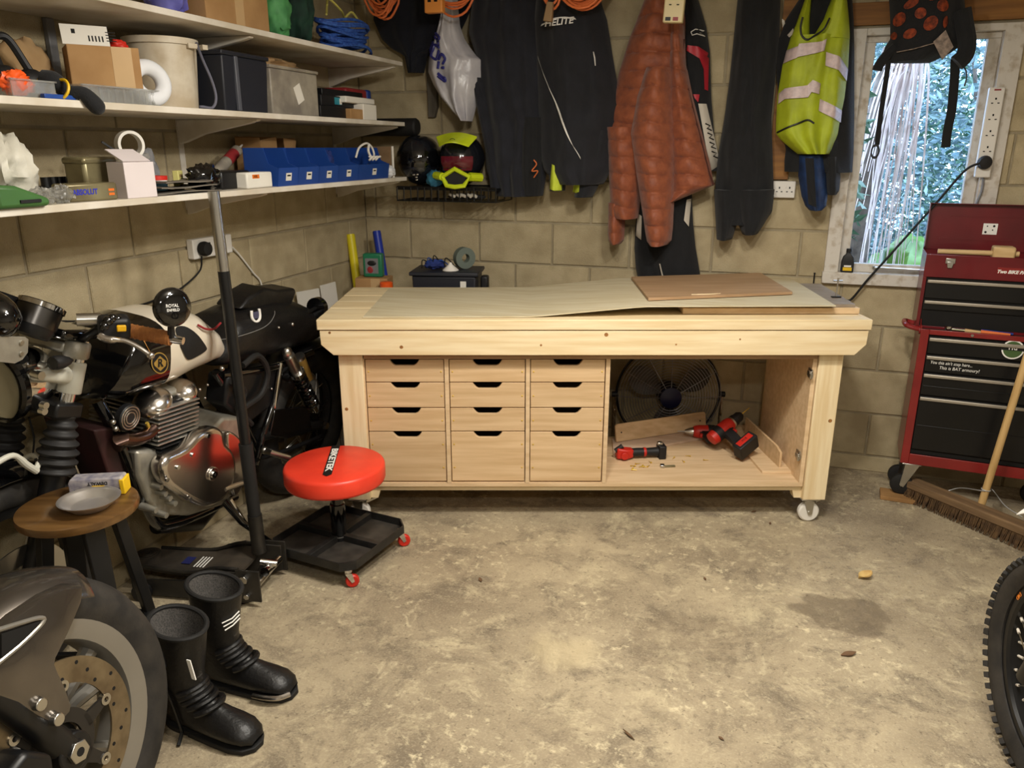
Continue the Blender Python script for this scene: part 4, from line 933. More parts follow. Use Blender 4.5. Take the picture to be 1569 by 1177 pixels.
def strap(pts, Y, w_, nm='strap', mat='webbing', par=c):
    P = smooth_path([at(x, y, y=Y) for x, y in pts], 5)
    def fn(u, v):
        k = min(int(v * (len(P) - 1)), len(P) - 2); f = v * (len(P) - 1) - k; p = P[k].lerp(P[k + 1], f); d = (P[k + 1] - P[k]).normalized()
        sd = Vector((d.z, 0, -d.x)); return p + sd * (u - 0.5) * w_
    B().slab(fn, 2, len(P) - 1, (0, 0.006, 0)).build(nm, mat, par)
strap([(1362, 92), (1358, 120), (1352, 160), (1347, 195), (1344, 222)], 3.88, 0.02)
b = B(); b.torus(0.022, 0.005, 20, 6, X=T(*at(1341, 232, y=3.88)) @ RX(90) @ Matrix.Diagonal((0.7, 1.2, 1, 1))); b.build('buckle', 'black_plastic', c)
strap([(1464, 90), (1462, 130), (1458, 170), (1452, 200), (1449, 226)], 3.88, 0.035)
b = B(); b.tube(smooth_path([at(x, y, y=3.86) for x, y in ((1474, 15), (1478, 40), (1482, 65), (1478, 85), (1466, 97))], 4), 0.035, 10); b.build('hip_pad', 'fabric_black', c)
b = B(); b.tube(smooth_path([at(x, y, y=3.88) for x, y in ((1372, 72), (1358, 85), (1347, 100), (1344, 108))], 4), 0.02, 10); b.build('hip_pad', 'fabric_black', c)
b = B(); b.tube(smooth_path([at(x, y, y=3.86) for x, y in ((1470, 98), (1479, 106), (1481, 118), (1478, 132))], 4), 0.003, 6); b.build('loose_cord', 'black_plastic', c)
b = B(); q = [at(x, y, y=3.80) for x, y in ((1430, 64), (1449, 46), (1461, 72), (1444, 92))]
b.add(q + [p + Vector((0, 0.002, 0)) for p in q], [(0, 1, 2, 3), (7, 6, 5, 4), (0, 4, 5, 1), (1, 5, 6, 2), (2, 6, 7, 3), (3, 7, 4, 0)]); M('label_grey', (150, 132, 118), 0.6, rgb2=(96, 84, 76), vs=50); b.build('swing_tag', 'label_grey', c)
b = B(); b.tube([at(1374, 80, y=3.84), at(1400, 75, y=3.81), at(1432, 66, y=3.80)], 0.002, 6); b.build('tag_string', 'label_grey', c)
B().box(hk.x - 0.02, hk.x + 0.02, 3.92, 3.97, hk.z - 0.05, CEIL - 0.001).build('hanging_loop', 'black_plastic', c)
# ---------------- orange extension leads hung from the ceiling
def coil(cpx, cpy, rx, rz, Y, turns, seed, label, closed_top=2.44):
    ct = at(cpx, cpy, y=Y); random.seed(seed)
    t = thing('extension_lead', label, 'extension lead', T(ct.x, Y, ct.z), 'orange extension leads hung from the ceiling')
    for k in range(turns):
        pts = []; a0 = random.uniform(-0.3, 0.3); sx_, sz_ = rx * random.uniform(0.72, 1.02), rz * random.uniform(0.75, 1.0)
        for i in range(30):
            a = 6.28318 * i / 30
            pts.append((ct.x + sx_ * math.cos(a + a0 * 0.2) + 0.02 * a0, Y + random.uniform(-0.004, 0.004) + (k - turns / 2) * 0.009, ct.z + (rz - sz_) * 0.6 + sz_ * math.sin(a)))
        B().tube(pts, 0.0055, 7, closed=True).build('cable_loop', 'cord_orange', t)
    B().tube([(ct.x, Y - 0.03, ct.z + rz * 0.9), (ct.x, Y - 0.01, CEIL - 0.001)], 0.004, 6).build('hook', 'steel', t)
    return t
coil(585, -28, 0.085, 0.17, 3.72, 9, 1, 'orange extension lead coiled above the end of the shelves')
t = coil(693, -30, 0.14, 0.16, 3.70, 4, 2, 'orange extension lead with a square socket hung above the plastic bag')
q = at(666, 4, y=3.62); M('socket_orange', (232, 150, 70), 0.45)
B(T(*q)).box(-0.045, 0.045, -0.02, 0.02, -0.045, 0.06).build('socket_block', 'socket_orange', t, bev=0.006)
for s in (-0.018, 0.014): B(T(*q)).box(s - 0.008, s + 0.008, -0.022, -0.019, 0.0, 0.012).build('socket_hole', 'dark_gap', t)
t = coil(846, -12, 0.04, 0.07, 3.66, 2, 3, 'short orange lead with a brown plug hung over the lettered jacket')
q = at(841, 22, y=3.64); M('plug_brown', (150, 120, 84), 0.5)
B(T(*q) @ RY(8)).loft([[(-0.014, -0.012, 0.05), (0.014, -0.012, 0.05), (0.014, 0.012, 0.05), (-0.014, 0.012, 0.05)], [(-0.02, -0.014, -0.03), (0.02, -0.014, -0.03), (0.02, 0.014, -0.03), (-0.02, 0.014, -0.03)]]).build('plug', 'plug_brown', t, bev=0.003)
coil(893, -36, 0.12, 0.145, 3.70, 8, 5, 'orange extension lead coiled above the gap beside the rust jacket')
q = at(1034, 6, y=3.66); M('cream_plastic', (226, 208, 160), 0.45)
t = thing('socket_strip', 'cream four way socket strip hanging in front of the rust jacket', 'socket strip', T(*q) @ RY(3))
B(MX[t.name]).box(-0.042, 0.042, -0.02, 0.02, -0.075, 0.30).build('strip_body', 'cream_plastic', t, bev=0.005)
for k in range(3):
    b = B(MX[t.name] @ T(0, -0.0205, k * 0.1 + 0.02)); b.box(-0.004, 0.004, -0.002, 0.001, 0.0, 0.01); b.build('pin_hole', 'dark_gap', t)
    for s in (-1, 1): B(MX[t.name] @ T(s * 0.016, -0.0205, k * 0.1 + 0.004)).box(-0.005, 0.005, -0.002, 0.001, -0.012, -0.008).build('pin_hole', 'dark_gap', t)
for k, m in ((-0.02, 'black_plastic'), (0.012, 'case_red')): B(MX[t.name]).box(k - 0.011, k + 0.011, -0.023, -0.019, -0.068, -0.054).build('switch', m, t)
B().tube([q + Vector((0, 0, 0.29)), Vector((q.x, q.y, CEIL - 0.001))], 0.004, 6).build('cable', 'cord_orange', t)
# ---------------- wire rack with helmets
Yr0, Yr1 = 3.80, YB - 0.012
p0, p1 = at(608, 286, y=Yr0), at(748, 286, y=Yr0); zr = p0.z; zb = at(650, 308, y=Yr0).z
rk = thing('wire_rack', 'black wire wall rack holding the two helmets', 'rack', T((p0.x + p1.x) / 2, YB - 0.02, zr))
XR0, XR1 = p0.x, p1.x + 0.04
def wire(*pts): return B().tube(pts, 0.0035, 6)
wire((XR0, Yr0, zb), (XR1, Yr0, zb)).build('front_wire', 'black_metal', rk)
wire((XR0, Yr0, zr), (XR1, Yr0, zr)).build('front_wire', 'black_metal', rk)
wire((XR0, Yr1, zr), (XR1, Yr1, zr)).build('back_wire', 'black_metal', rk)
for k in range(15):
    x = XR0 + (XR1 - XR0) * k / 14; wire((x, Yr1, zr), (x, Yr1, zb), (x, Yr0, zb), (x, Yr0, zr)).build('cross_wire', 'black_metal', rk)
B().box(XR0, XR1, Yr0 + 0.01, Yr1, zr - 0.016, zr - 0.004).build('rack_plate', 'black_metal', rk)
M('helmet_black', (22, 24, 30), 0.16, coat=0.6)
hp = at(643, 243, y=3.90)
h = thing('helmet', 'glossy black full face helmet on the wire rack', 'helmet', T(hp.x, 3.90, zr))
F = MX[h.name] @ RZ(14)
def shell(F, s=1.0):
    rings = []
    for i in range(1, 16):
        a = math.pi * i / 16; z = 0.135 + 0.125 * math.cos(a); rr = math.sin(a) ** 0.8
        taper = 1.0 if z > 0.13 else 0.82 + 0.18 * (z / 0.13)
        rings.append([(0.118 * s * rr * taper * math.cos(t), 0.145 * s * rr * taper * math.sin(t) - 0.012 * (z < 0.09), z * s) for t in [6.28318 * j / 28 for j in range(28)]])
    return B(F).loft(rings)
shell(F).build('helmet_shell', 'helmet_black', h)
M('visor', (10, 11, 14), 0.05, coat=1.0)
def face(F, u0, u1, z0, z1, off, n=16, m=6, s=1.0, k=1.0):
    def fn(u, v):
        a = R(-90) + (u0 + (u1 - u0) * u); z = z0 + (z1 - z0) * v; c_ = max(-1, min(1, (z - 0.135) / 0.125)); rr = math.sqrt(1 - c_ * c_) ** 0.8
        tp = 1.0 if z > 0.13 else 0.82 + 0.18 * (z / 0.13)
        return (s * (0.118 * rr * tp + off) * math.cos(a), s * (0.145 * rr * tp + off) * math.sin(a) - 0.012 * s * (z < 0.09), z * s)
    return fn
B(F).grid(face(F, -1.1, 1.1, 0.10, 0.18, 0.004), 18, 6).build('visor', 'visor', h)
for k, (u, z_) in enumerate(((-0.1, 0.062), (0.02, 0.05), (0.1, 0.064), (0.0, 0.036))):
    p = Vector(face(F, u, u, z_, z_, 0.004)(0, 0)); B(F).ell(p, (0.008, 0.004, 0.005), 8, 6).build('chin_vent', 'chrome', h)
hp = at(708, 243, y=3.90)
h = thing('helmet', 'motocross helmet in black and fluorescent yellow with a red visor on the wire rack', 'helmet', T(hp.x, 3.90, zr))
F = MX[h.name] @ RZ(8); shell(F, 1.0).build('helmet_shell', 'helmet_black', h)
M('visor_red', (110, 26, 40), 0.15, rgb2=(80, 18, 30), coat=0.5)
B(F).grid(face(F, -0.75, 0.75, 0.085, 0.155, 0.005), 14, 6).build('goggle', 'visor_red', h)
M('neon', (206, 224, 40), 0.35, rgb2=(190, 206, 30))
B(F).slab(lambda u, v: ((u - 0.5) * (0.15 + 0.06 * v), -0.17 - 0.05 * (1 - v) * math.sin(math.pi * u) + 0.06 * v, 0.205 + 0.045 * v + 0.02 * math.sin(math.pi * u)), 14, 6, (0, 0, -0.006)).build('peak', 'neon', h)
b = B(F)
ring = lambda s, y, dz: [(s * 0.085, y + 0.06, 0.02 + dz), (s * 0.06, y + 0.015, 0.075 + dz), (0, y, 0.10 + dz), ]
b.tube([(-0.11, -0.09, 0.06), (-0.07, -0.14, 0.055), (0, -0.165, 0.095), (0.07, -0.14, 0.055), (0.045, -0.155, 0.0 + 0.012), (0, -0.165, 0.006), (-0.045, -0.155, 0.012), (-0.07, -0.14, 0.055)], 0.012, 8)
b.tube([(0.07, -0.14, 0.055), (0.12, -0.09, 0.05)], 0.022, 8); b.tube([(-0.07, -0.14, 0.055), (-0.12, -0.09, 0.06)], 0.02, 8); b.build('chin_guard', 'neon', h)
B(F).add([(-0.055, -0.15, 0.052), (0, -0.155, 0.085), (0.055, -0.15, 0.052), (0.038, -0.15, 0.016), (-0.038, -0.15, 0.016)], [(0, 1, 2, 3, 4)]).build('mouth_grille', 'black_plastic', h)
text('O', 0.022, F @ T(0.0, -0.198, 0.232) @ RX(70), 'ink_black', h, sx=1.7)
M('teal_cloth', (48, 112, 140), 0.9, rgb2=(34, 84, 110), vs=30, bump=0.6)
crumple('cloth', 'teal cloth bunched between the two helmets', 'cloth', T(at(664, 265, y=3.80).x, 3.815, zr), (0.045, 0.03, 0.042), 'teal_cloth', 3, 0.25)
gv_ = thing('gloves', 'pair of black gloves with white fingers lying on the lower wire of the rack', 'gloves', T(at(712, 300, y=3.85).x, 3.88, zb + 0.004))
F = MX[gv_.name]; crumple('palm', None, None, F, (0.10, 0.05, 0.016), 'fabric_black', 6, 0.3, parent=gv_)
for k in range(5):
    x = -0.06 + k * 0.03; B(F).tube(smooth_path([(x, -0.03, 0.024), (x - 0.012 + 0.01 * (k % 2), -0.055, 0.03), (x + 0.02, -0.07, 0.022)], 4), 0.008, 8).build('finger', 'suit_white', gv_)
# ---------------- white double socket right of the trousers
q0, q1 = at(1185, 277, y=YB), at(1217, 303, y=YB)
so = thing('wall_socket', 'white double socket on the back wall beside the window', 'socket', T((q0.x + q1.x) / 2, YB, q1.z))
B().box(q0.x, q1.x, YB - 0.032, YB - 0.001, q1.z, q0.z).build('back_box', 'white_plastic', so, bev=0.004)
for s in (0.3, 0.75):
    xx = q0.x + (q1.x - q0.x) * s; zz = (q0.z + q1.z) / 2
    B().box(xx - 0.003, xx + 0.003, YB - 0.034, YB - 0.031, zz + 0.004, zz + 0.013).build('pin_hole', 'black_plastic', so)
    for e in (-1, 1): B().box(xx + e * 0.011 - 0.004, xx + e * 0.011 + 0.004, YB - 0.034, YB - 0.031, zz - 0.012, zz - 0.008).build('pin_hole', 'black_plastic', so)
    B().box(xx - 0.022, xx - 0.014, YB - 0.036, YB - 0.031, zz + 0.008, zz + 0.022).build('rocker_switch', 'white_plastic', so)
# ---------------- long socket strip on the window frame, plug and lead
a0, a1 = at(1528, 134, y=YB - 0.03), at(1506, 272, y=YB - 0.03)
t = thing('socket_strip', 'long white socket strip screwed upright to the window frame', 'socket strip', T((a0.x + a1.x) / 2, YB - 0.022, a1.z))
xc = (a0.x + a1.x) / 2 - 0.005
B().box(xc - 0.03, xc + 0.03, YB - 0.055, YB - 0.021, a1.z, a0.z).build('strip_body', 'white_plastic', t, bev=0.005)
for k in range(5):
    zz = a0.z - 0.055 - k * (a0.z - a1.z - 0.09) / 4.3
    B().box(xc - 0.003, xc + 0.003, YB - 0.057, YB - 0.054, zz + 0.004, zz + 0.012).build('pin_hole', 'dark_gap', t)
    for e in (-1, 1): B().box(xc + e * 0.012 - 0.004, xc + e * 0.012 + 0.004, YB - 0.057, YB - 0.054, zz - 0.012, zz - 0.008).build('pin_hole', 'dark_gap', t)
B().box(xc - 0.012, xc + 0.014, YB - 0.057, YB - 0.054, a0.z - 0.014, a0.z - 0.008).build('neon_switch', 'case_red', t)
b = B(); b.tube(smooth_path([(xc + 0.01, YB - 0.03, a1.z + 0.002), (xc + 0.012, YB - 0.03, a1.z - 0.06), (xc + 0.0, YB - 0.03, a1.z - 0.14), (xc + 0.03, YB - 0.03, a1.z - 0.3)], 5), 0.005, 7); b.build('strip_lead', 'grey_plastic', t)
q = at(1508, 249, y=YB - 0.06)
pl = thing('mains_plug', 'black mains plug in the socket strip by the window with a long trailing lead', 'plug', T(*q))
B(T(q.x, YB - 0.056, q.z)).lathe([(0.028, 0), (0.030, 0.014), (0.024, 0.034), (0.010, 0.038)], 18, X=RX(90)).build('plug_body', 'black_rubber', pl)
P = [Vector((q.x - 0.02, YB - 0.085, q.z)), at(1478, 262, y=YB - 0.09), at(1440, 305, y=YB - 0.08), at(1400, 350, y=YB - 0.07), at(1360, 395, y=YB - 0.065), at(1330, 428, y=YB - 0.05), at(1304, 459, y=YB - 0.03), Vector((0.36, YB - 0.03, 0.86)), Vector((0.33, YB - 0.03, 0.55))]
B().tube(smooth_path(P, 7), 0.0055, 8).build('lead', 'black_rubber', pl)
# ---------------- bottle on the sill
q = at(1294, 412, y=YB - 0.005)
t = thing('oil_bottle', 'small black bottle with a yellow label on the window sill', 'bottle', T(q.x + 0.01, YB - 0.008, WZ0 + 0.036))
F = MX[t.name] @ RZ(0)
B(F).loft([[(sx_ * a, sy_ * b_, z_) for sx_, sy_ in ((-1, -1), (1, -1), (1, 1), (-1, 1))] for a, b_, z_ in ((0.028, 0.016, 0), (0.028, 0.016, 0.05), (0.022, 0.015, 0.075), (0.012, 0.012, 0.085), (0.011, 0.011, 0.095))]).build('bottle_body', 'black_plastic', t, bev=0.003)
B(F).cyl((0, 0, 0.095), (0, 0, 0.112), 0.012).build('cap', 'black_plastic', t)
B(F).box(-0.02, 0.02, -0.0175, -0.0165, 0.008, 0.024).build('label_band', 'yellow_plastic', t)
B(F).box(-0.016, 0.016, -0.0178, -0.0168, 0.026, 0.034).build('label_print', 'ink_white', t)
# ------------------------------------------------------------------ things on, in and behind the workbench
def bl(px, py, z): return on(px, py, BF, 2, z)          # bench-local point at height z
TZ = TOP + 0.0008
# two boards under the right end of the sheet
a = bl(1318, 472, TZ + 0.026); 
tag(B(BF).box(0.375, a.x, a.y, a.y + 0.10, TZ, TZ + 0.026).build('timber_strip', 'ply', bev=0.002), 'thick plywood strip on the bench under the right end of the thin sheet', 'board')
a = bl(1311, 466, TZ + 0.04); c = bl(1241, 433, TZ + 0.04)
M('ply_grey', (150, 138, 122), 0.6, rgb2=(132, 118, 102), vs=5, stretch=(0.6, 6, 6))
tag(B(BF).prismz([(0.40, a.y), (a.x, a.y), (c.x + 0.04, c.y - 0.02), (0.40, c.y - 0.02)], TZ + 0.0265, TZ + 0.039).build('ply_offcut', 'ply_grey', bev=0.001), 'grey plywood offcut sticking out from under the thin sheet at the right end', 'board')
# the long thin sheet, lifting towards its right end
LF, LR, RR, RF = bl(556, 486, TZ + .004), bl(596, 442, TZ + .004), bl(1208, 424, TZ + .046), bl(1281, 468, TZ + .046)
def lift(x): return TZ + 0.0012 + 0.040 * min(1.0, max(0.0, (x + 0.25) / 0.45))
def sheet(u, v):
    p = LF.lerp(RF, u).lerp(LR.lerp(RR, u), v); return (p.x, p.y, lift(p.x) + (0.003 * math.sin(u * 7) * (1 - v) * 0 ))
sh = B(BF).slab(sheet, 40, 2, (0, 0, 0.004)).build('plywood_sheet', 'ply_pale', ang=20)
tag(sh, 'long thin pale plywood sheet laid on the workbench top', 'plywood sheet')
# the smaller panel on the sheet
zt = TZ + 0.034
q = [bl(993, 466, zt), bl(1214, 452, zt + .012), bl(1165, 422, zt + .012), bl(967, 432, zt)]
b = B(BF); zq = [max(lift(p.x), 0) + 0.0058 for p in q]; k = max(zq[1] - zq[0], 0)
vs = [(p.x, p.y, z_ + 0.001) for p, z_ in zip(q, zq)] + [(p.x, p.y, z_ + 0.013) for p, z_ in zip(q, zq)]
b.add(vs, [(0, 3, 2, 1), (4, 5, 6, 7), (0, 1, 5, 4), (1, 2, 6, 5), (2, 3, 7, 6), (3, 0, 4, 7)])
pn = thing('plywood_board', 'small brown plywood panel lying on the long thin sheet', 'plywood panel', BF @ T(q[0].x, q[0].y, zq[0]))
b.build('panel', 'ply_brown', pn, bev=0.001)
e = B(BF); m0, m1 = Vector(vs[0]).lerp(Vector(vs[1]), 0.30), Vector(vs[0]).lerp(Vector(vs[1]), 0.5)
e.tube(smooth_path([m0 + Vector((0, 0.03, 0.0125)), m0.lerp(m1, 0.3) + Vector((0, 0.022, 0.0127)), m0.lerp(m1, 0.8) + Vector((0, 0.02, 0.0127)), m1 + Vector((0, 0.028, 0.0125))], 4), [0.002] * 3 + [0.003] * 7 + [0.002] * 3, 6); e.build('chipped_mark', 'pine', pn)
# clamp screws at the back right corner
for k, (x0, y0, x1, y1, lab) in enumerate(((1222, 409, 1222, 430, 'thin black rod standing at the back of the bench below the window'), (1281, 434, 1281, 456, 'small upright clamp screw on the grey offcut at the right end of the bench'))):
    q = bl(x1, y1, TZ + 0.0395) if k else Vector((bl(x1, y1, TZ).x, 0.735, TZ))
    hgt = 0.085 if k else 0.075
    t = thing('clamp_screw', lab, 'clamp', BF @ T(q.x, q.y, q.z))
    F = MX[t.name]
    B(F).cyl((0, 0, 0), (0, 0, hgt), 0.0035, n=8).build('screw_rod', 'black_metal' if not k else 'steel', t)
    B(F).cyl((-0.02, 0, hgt - 0.012), (0.02, 0, hgt - 0.012), 0.0028, n=8).build('tommy_bar', 'steel', t) if k else B(F).cyl((0, 0, hgt - 0.004), (0, 0, hgt), 0.005, n=8).build('rod_cap', 'black_metal', t)
    B(F).box(-0.02, 0.02, -0.008, 0.008, 0, 0.006).build('foot', 'black_metal', t, bev=0.001)
# ---------------- inside the open bay
FZ = ZB + PT + 0.0006
M('ply_pink', (214, 190, 168), 0.6, rgb2=(200, 172, 146), vs=5, stretch=(0.6, 6, 6))
a = [bl(x, y, FZ + 0.012) for x, y in ((940, 697), (1088, 668), (1100, 655), (938, 672))]
tag(B(BF).prismz([(p.x, p.y) for p in a], FZ, FZ + 0.012).build('ply_offcut', 'ply_pink', bev=0.001), 'pale plywood offcut lying flat at the back of the open bay', 'board')
zt = FZ + 0.0128
b0, b1 = bl(943, 677, zt), bl(1080, 656, zt)
d = (b1 - b0).normalized(); nrm = Vector((-d.y, d.x, 0)); lean = 0.02; h = 0.088
of = thing('ply_strip', 'tan plywood strip with rounded corners standing on edge in the open bay', 'board', BF @ T(b0.x, b0.y, zt))
L_ = (b1 - b0).length
X = BF @ basis(b0 + Vector((0, 0, 0)), d, (0, 0, 1)) @ RX(-12)
poly = [(0, 0), (L_, 0), (L_, h - 0.012), (L_ - 0.004, h - 0.004), (L_ - 0.012, h), (0.012, h), (0.004, h - 0.004), (0, h - 0.012)]
B(X).add([(x, z_, 0) for x, z_ in poly] + [(x, z_, 0.012) for x, z_ in poly], [tuple(range(8))[::-1], tuple(range(8, 16))] + [(i, (i + 1) % 8, (i + 1) % 8 + 8, i + 8) for i in range(8)]).build('strip', 'ply_tan', of, bev=0.001)
for xx in (0.03, L_ - 0.035): B(X @ T(xx, h * 0.5, 0.0122)).lathe([(0.004, 0), (0.003, 0.0008)], 8).build('screw_hole', 'dark_gap', of)
# tray-shaped offcut assembly on the right: base board and upright divider
t = thing('divider_assembly', 'plywood divider screwed to a base board on the right of the open bay', 'shelf divider', BF @ T(bl(1180, 720, FZ).x, bl(1180, 720, FZ).y, FZ))
a = [bl(x, y, FZ + 0.012) for x, y in ((1168, 722), (1226, 722), (1205, 655), (1106, 650))]
B(BF).prismz([(p.x, p.y) for p in a], FZ, FZ + 0.012).build('base_board', 'ply', t, bev=0.001)
e0, e1 = bl(1193, 716, FZ + 0.0125), bl(1140, 664, FZ + 0.0125)
d = (e1 - e0); L_ = d.length
X = BF @ basis(e0, d, (0, 0, 1))
B(X).add([(0, 0, 0), (L_, 0, 0), (L_, 0.085, 0), (L_ * 0.12, 0.085, 0), (0, 0.07, 0), (0, 0, 0.011), (L_, 0, 0.011), (L_, 0.085, 0.011), (L_ * 0.12, 0.085, 0.011), (0, 0.07, 0.011)],
    [(0, 4, 3, 2, 1), (5, 6, 7, 8, 9), (0, 1, 6, 5), (1, 2, 7, 6), (2, 3, 8, 7), (3, 4, 9, 8), (4, 0, 5, 9)]).build('upright', 'ply_tan', t, bev=0.001)
# power tools
M('tool_red', (190, 38, 26), 0.45, var=0.15); M('tool_black', (22, 21, 22), 0.55, var=0.2)
def driver(label, F, chuck=True, bit=0.05, scale=1.0, group='power tools in the open bay', batt=True):
    """cordless driver: x along the motor, -z down the handle"""
    F = F @ Matrix.Scale(scale, 4)
    t = thing('cordless_drill', label, 'drill', F @ Matrix.Scale(1 / scale, 4), group)
    B(F).lathe([(0.012, -0.075), (0.026, -0.072), (0.03, -0.05), (0.03, 0.02), (0.027, 0.035), (0.022, 0.045)], 18, X=RY(90)).build('motor_housing', 'tool_red', t)
    B(F).lathe([(0.031, -0.05), (0.0315, -0.02)], 18, X=RY(90), cap=False).build('rubber_overmould', 'tool_black', t)
    B(F).box(-0.03, 0.02, -0.012, 0.012, -0.034, -0.026).build('belly_band', 'tool_black', t, bev=0.002)
    if chuck:
        B(F).lathe([(0.024, 0.046), (0.024, 0.062), (0.021, 0.064), (0.021, 0.085), (0.012, 0.098), (0.006, 0.1)], 18, X=RY(90)).build('chuck', 'tool_black', t)
        B(F).lathe([(0.0245, 0.036), (0.0245, 0.047)], 18, X=RY(90), cap=False).build('collar', 'steel', t)
    else:
        B(F).lathe([(0.019, 0.046), (0.017, 0.06), (0.011, 0.075), (0.009, 0.082)], 16, X=RY(90)).build('nose', 'steel', t)
    B(F).cyl((0.095 if chuck else 0.08, 0, 0), ((0.095 if chuck else 0.08) + bit, 0, 0), 0.003, 0.002, n=8).build('bit', 'brass' if chuck else 'steel', t)
    B(F).loft([[(x, y, z_) for x, y in ((-0.025 + o, -0.015), (0.012 + o, -0.015), (0.018 + o, 0), (0.012 + o, 0.015), (-0.025 + o, 0.015), (-0.03 + o, 0))] for o, z_ in ((0, -0.02), (-0.006, -0.06), (-0.016, -0.10))]).build('handle', 'tool_black', t, bev=0.003)
    B(F).box(0.008, 0.022, -0.008, 0.008, -0.05, -0.03).build('trigger', 'tool_red', t, bev=0.003)
    if batt:
        k = B(F).box(-0.062, 0.034, -0.033, 0.033, -0.148, -0.104).build('battery', 'tool_black', t, bev=0.006)
        B(F).box(-0.05, 0.022, -0.0345, -0.033, -0.136, -0.112).build('battery_label', 'tool_red', k, bev=0.001)
        B(F).box(-0.045, 0.016, 0.033, 0.0345, -0.136, -0.112).build('battery_label', 'tool_red', k, bev=0.001)
        text('M18', 0.014, F @ T(-0.014, -0.0348, -0.124) @ RX(90), 'ink_black', k)
    return t
q = bl(1118, 700, FZ)
driver('red and black drill with its chuck pointing at the bay wall', BF @ T(q.x + 0.01, q.y + 0.02, FZ + 0.088) @ RZ(28) @ RY(-28) @ RX(-78) @ T(0.02, 0, 0.07), True, 0.05, 1.2)
q = bl(1090, 690, FZ)
driver('red and black impact driver lying behind the drill in the open bay', BF @ T(q.x - 0.012, q.y + 0.135, FZ + 0.046) @ RZ(178) @ RX(86) @ RY(0), False, 0.035, 1.1, batt=False)
q = bl(985, 702, FZ)
F = BF @ T(q.x, q.y, FZ + 0.031)
t = thing('angle_drill', 'red and black right angle cutter lying in the open bay beside the drawers', 'drill', F, 'power tools in the open bay')
X = F @ RZ(6)
B(X).lathe([(0.020, -0.055), (0.021, -0.03), (0.019, 0.02), (0.021, 0.055), (0.022, 0.07)], 18, X=RY(90)).build('grip', 'tool_black', t)
B(X).lathe([(0.0215, 0.0), (0.0222, 0.006), (0.0215, 0.012)], 18, X=RY(90), cap=False).build('red_ring', 'tool_red', t)
B(X).loft([[(-0.05, -0.02, -0.02), (-0.05, 0.02, -0.02), (-0.05, 0.02, 0.02), (-0.05, -0.02, 0.02)], [(-0.085, -0.026, -0.028), (-0.085, 0.026, -0.028), (-0.085, 0.026, 0.022), (-0.085, -0.026, 0.022)], [(-0.13, -0.02, -0.024), (-0.13, 0.02, -0.024), (-0.128, 0.02, 0.028), (-0.128, -0.02, 0.028)]]).build('head_housing', 'tool_red', t, bev=0.007)
B(X).cyl((-0.095, -0.026, -0.006), (-0.095, -0.034, -0.006), 0.018, n=18).build('badge', 'tool_red', t, bev=0.002)
B(X).cyl((-0.135, 0.0, 0.01), (-0.10, -0.0, 0.035), 0.012, n=14).build('switch_boot', 'tool_black', t)
B(X).box(0.07, 0.105, -0.03, 0.03, -0.03, 0.034).build('battery', 'tool_black', t, bev=0.005)
b = B(X); b.box(0.066, 0.09, -0.012, 0.012, 0.034, 0.048); b.build('battery_catch', 'steel', t, bev=0.003)
q = bl(1018, 716, FZ)
t = thing('hinge_part', 'loose steel cabinet hinge lying in front of the angle drill', 'hinge', BF @ T(q.x, q.y, FZ))
X = MX[t.name]
B(X).box(-0.02, 0.0, -0.012, 0.012, 0, 0.014).build('hinge_cup', 'steel', t, bev=0.003)
B(X).box(0.0, 0.05, -0.006, 0.006, 0.002, 0.008, RZ(5)).build('hinge_arm', 'tin', t, bev=0.001)
sb = B(); sb.cyl((0, 0, 0), (0.024, 0, 0), 0.0021, 0.0008, n=6); sb.lathe([(0.0042, -0.001), (0.0042, 0.0003), (0.0021, 0.003)], 8, X=RY(90)); SM = sb.mesh('brass_screw'); SM.materials.append(MATS['brass'])
random.seed(11)
for k in range(15):
    q = bl(random.uniform(966, 1006), random.uniform(709, 721), FZ) if k < 11 else bl(*[(1033, 702), (1058, 700), (1048, 709), (1078, 706)][k - 11], FZ)
    o = inst(SM, 'wood_screw', None, BF @ T(q.x, q.y, FZ + 0.0045) @ RZ(random.uniform(0, 360)) @ RY(3))
    tag(o, 'loose brass wood screw on the floor of the open bay', 'screw', 'loose brass wood screws')
# ---------------- floor fan standing behind the bench
FD = 0.865
fc = on(1024, 604, BF, 1, FD)
fan = thing('floor_fan', 'black floor fan with a wire cage standing behind the open bay', 'fan', BF @ T(fc.x, FD, 0))
X = BF @ T(fc.x, FD, fc.z)
M('fan_wire', (150, 150, 156), 0.3, metal=0.8); M('fan_blade', (84, 80, 76), 0.5); M('fan_hub', (18, 20, 58), 0.4)
FR = 0.27
b = B(X @ RX(90))
for k in range(16): b.torus(0.055 + (FR - 0.055) * k / 15, 0.0016, 48, 5, X=T(0, 0, 0.07 - 0.03 * (k / 15) ** 2))
wires = b.build('cage_rings', 'fan_wire', fan); wires['kind'] = 'stuff'
for k in range(12):
    a = 6.28318 * k / 12; B(X @ RX(90)).tube([(0.05 * math.cos(a), 0.05 * math.sin(a), 0.07), (FR * 0.6 * math.cos(a), FR * 0.6 * math.sin(a), 0.06), (FR * math.cos(a), FR * math.sin(a), 0.04), (FR * math.cos(a), FR * math.sin(a), -0.06)], 0.0018, 5).build('cage_spoke', 'fan_wire', fan)
B(X @ RX(90)).torus(FR + 0.004, 0.007, 56, 8, X=T(0, 0, -0.01)).build('cage_rim', 'black_metal', fan)
B(X @ RX(90)).lathe([(0.058, 0.055), (0.056, 0.074), (0.03, 0.08), (0.001, 0.081)], 28).build('hub_badge', 'fan_hub', fan)
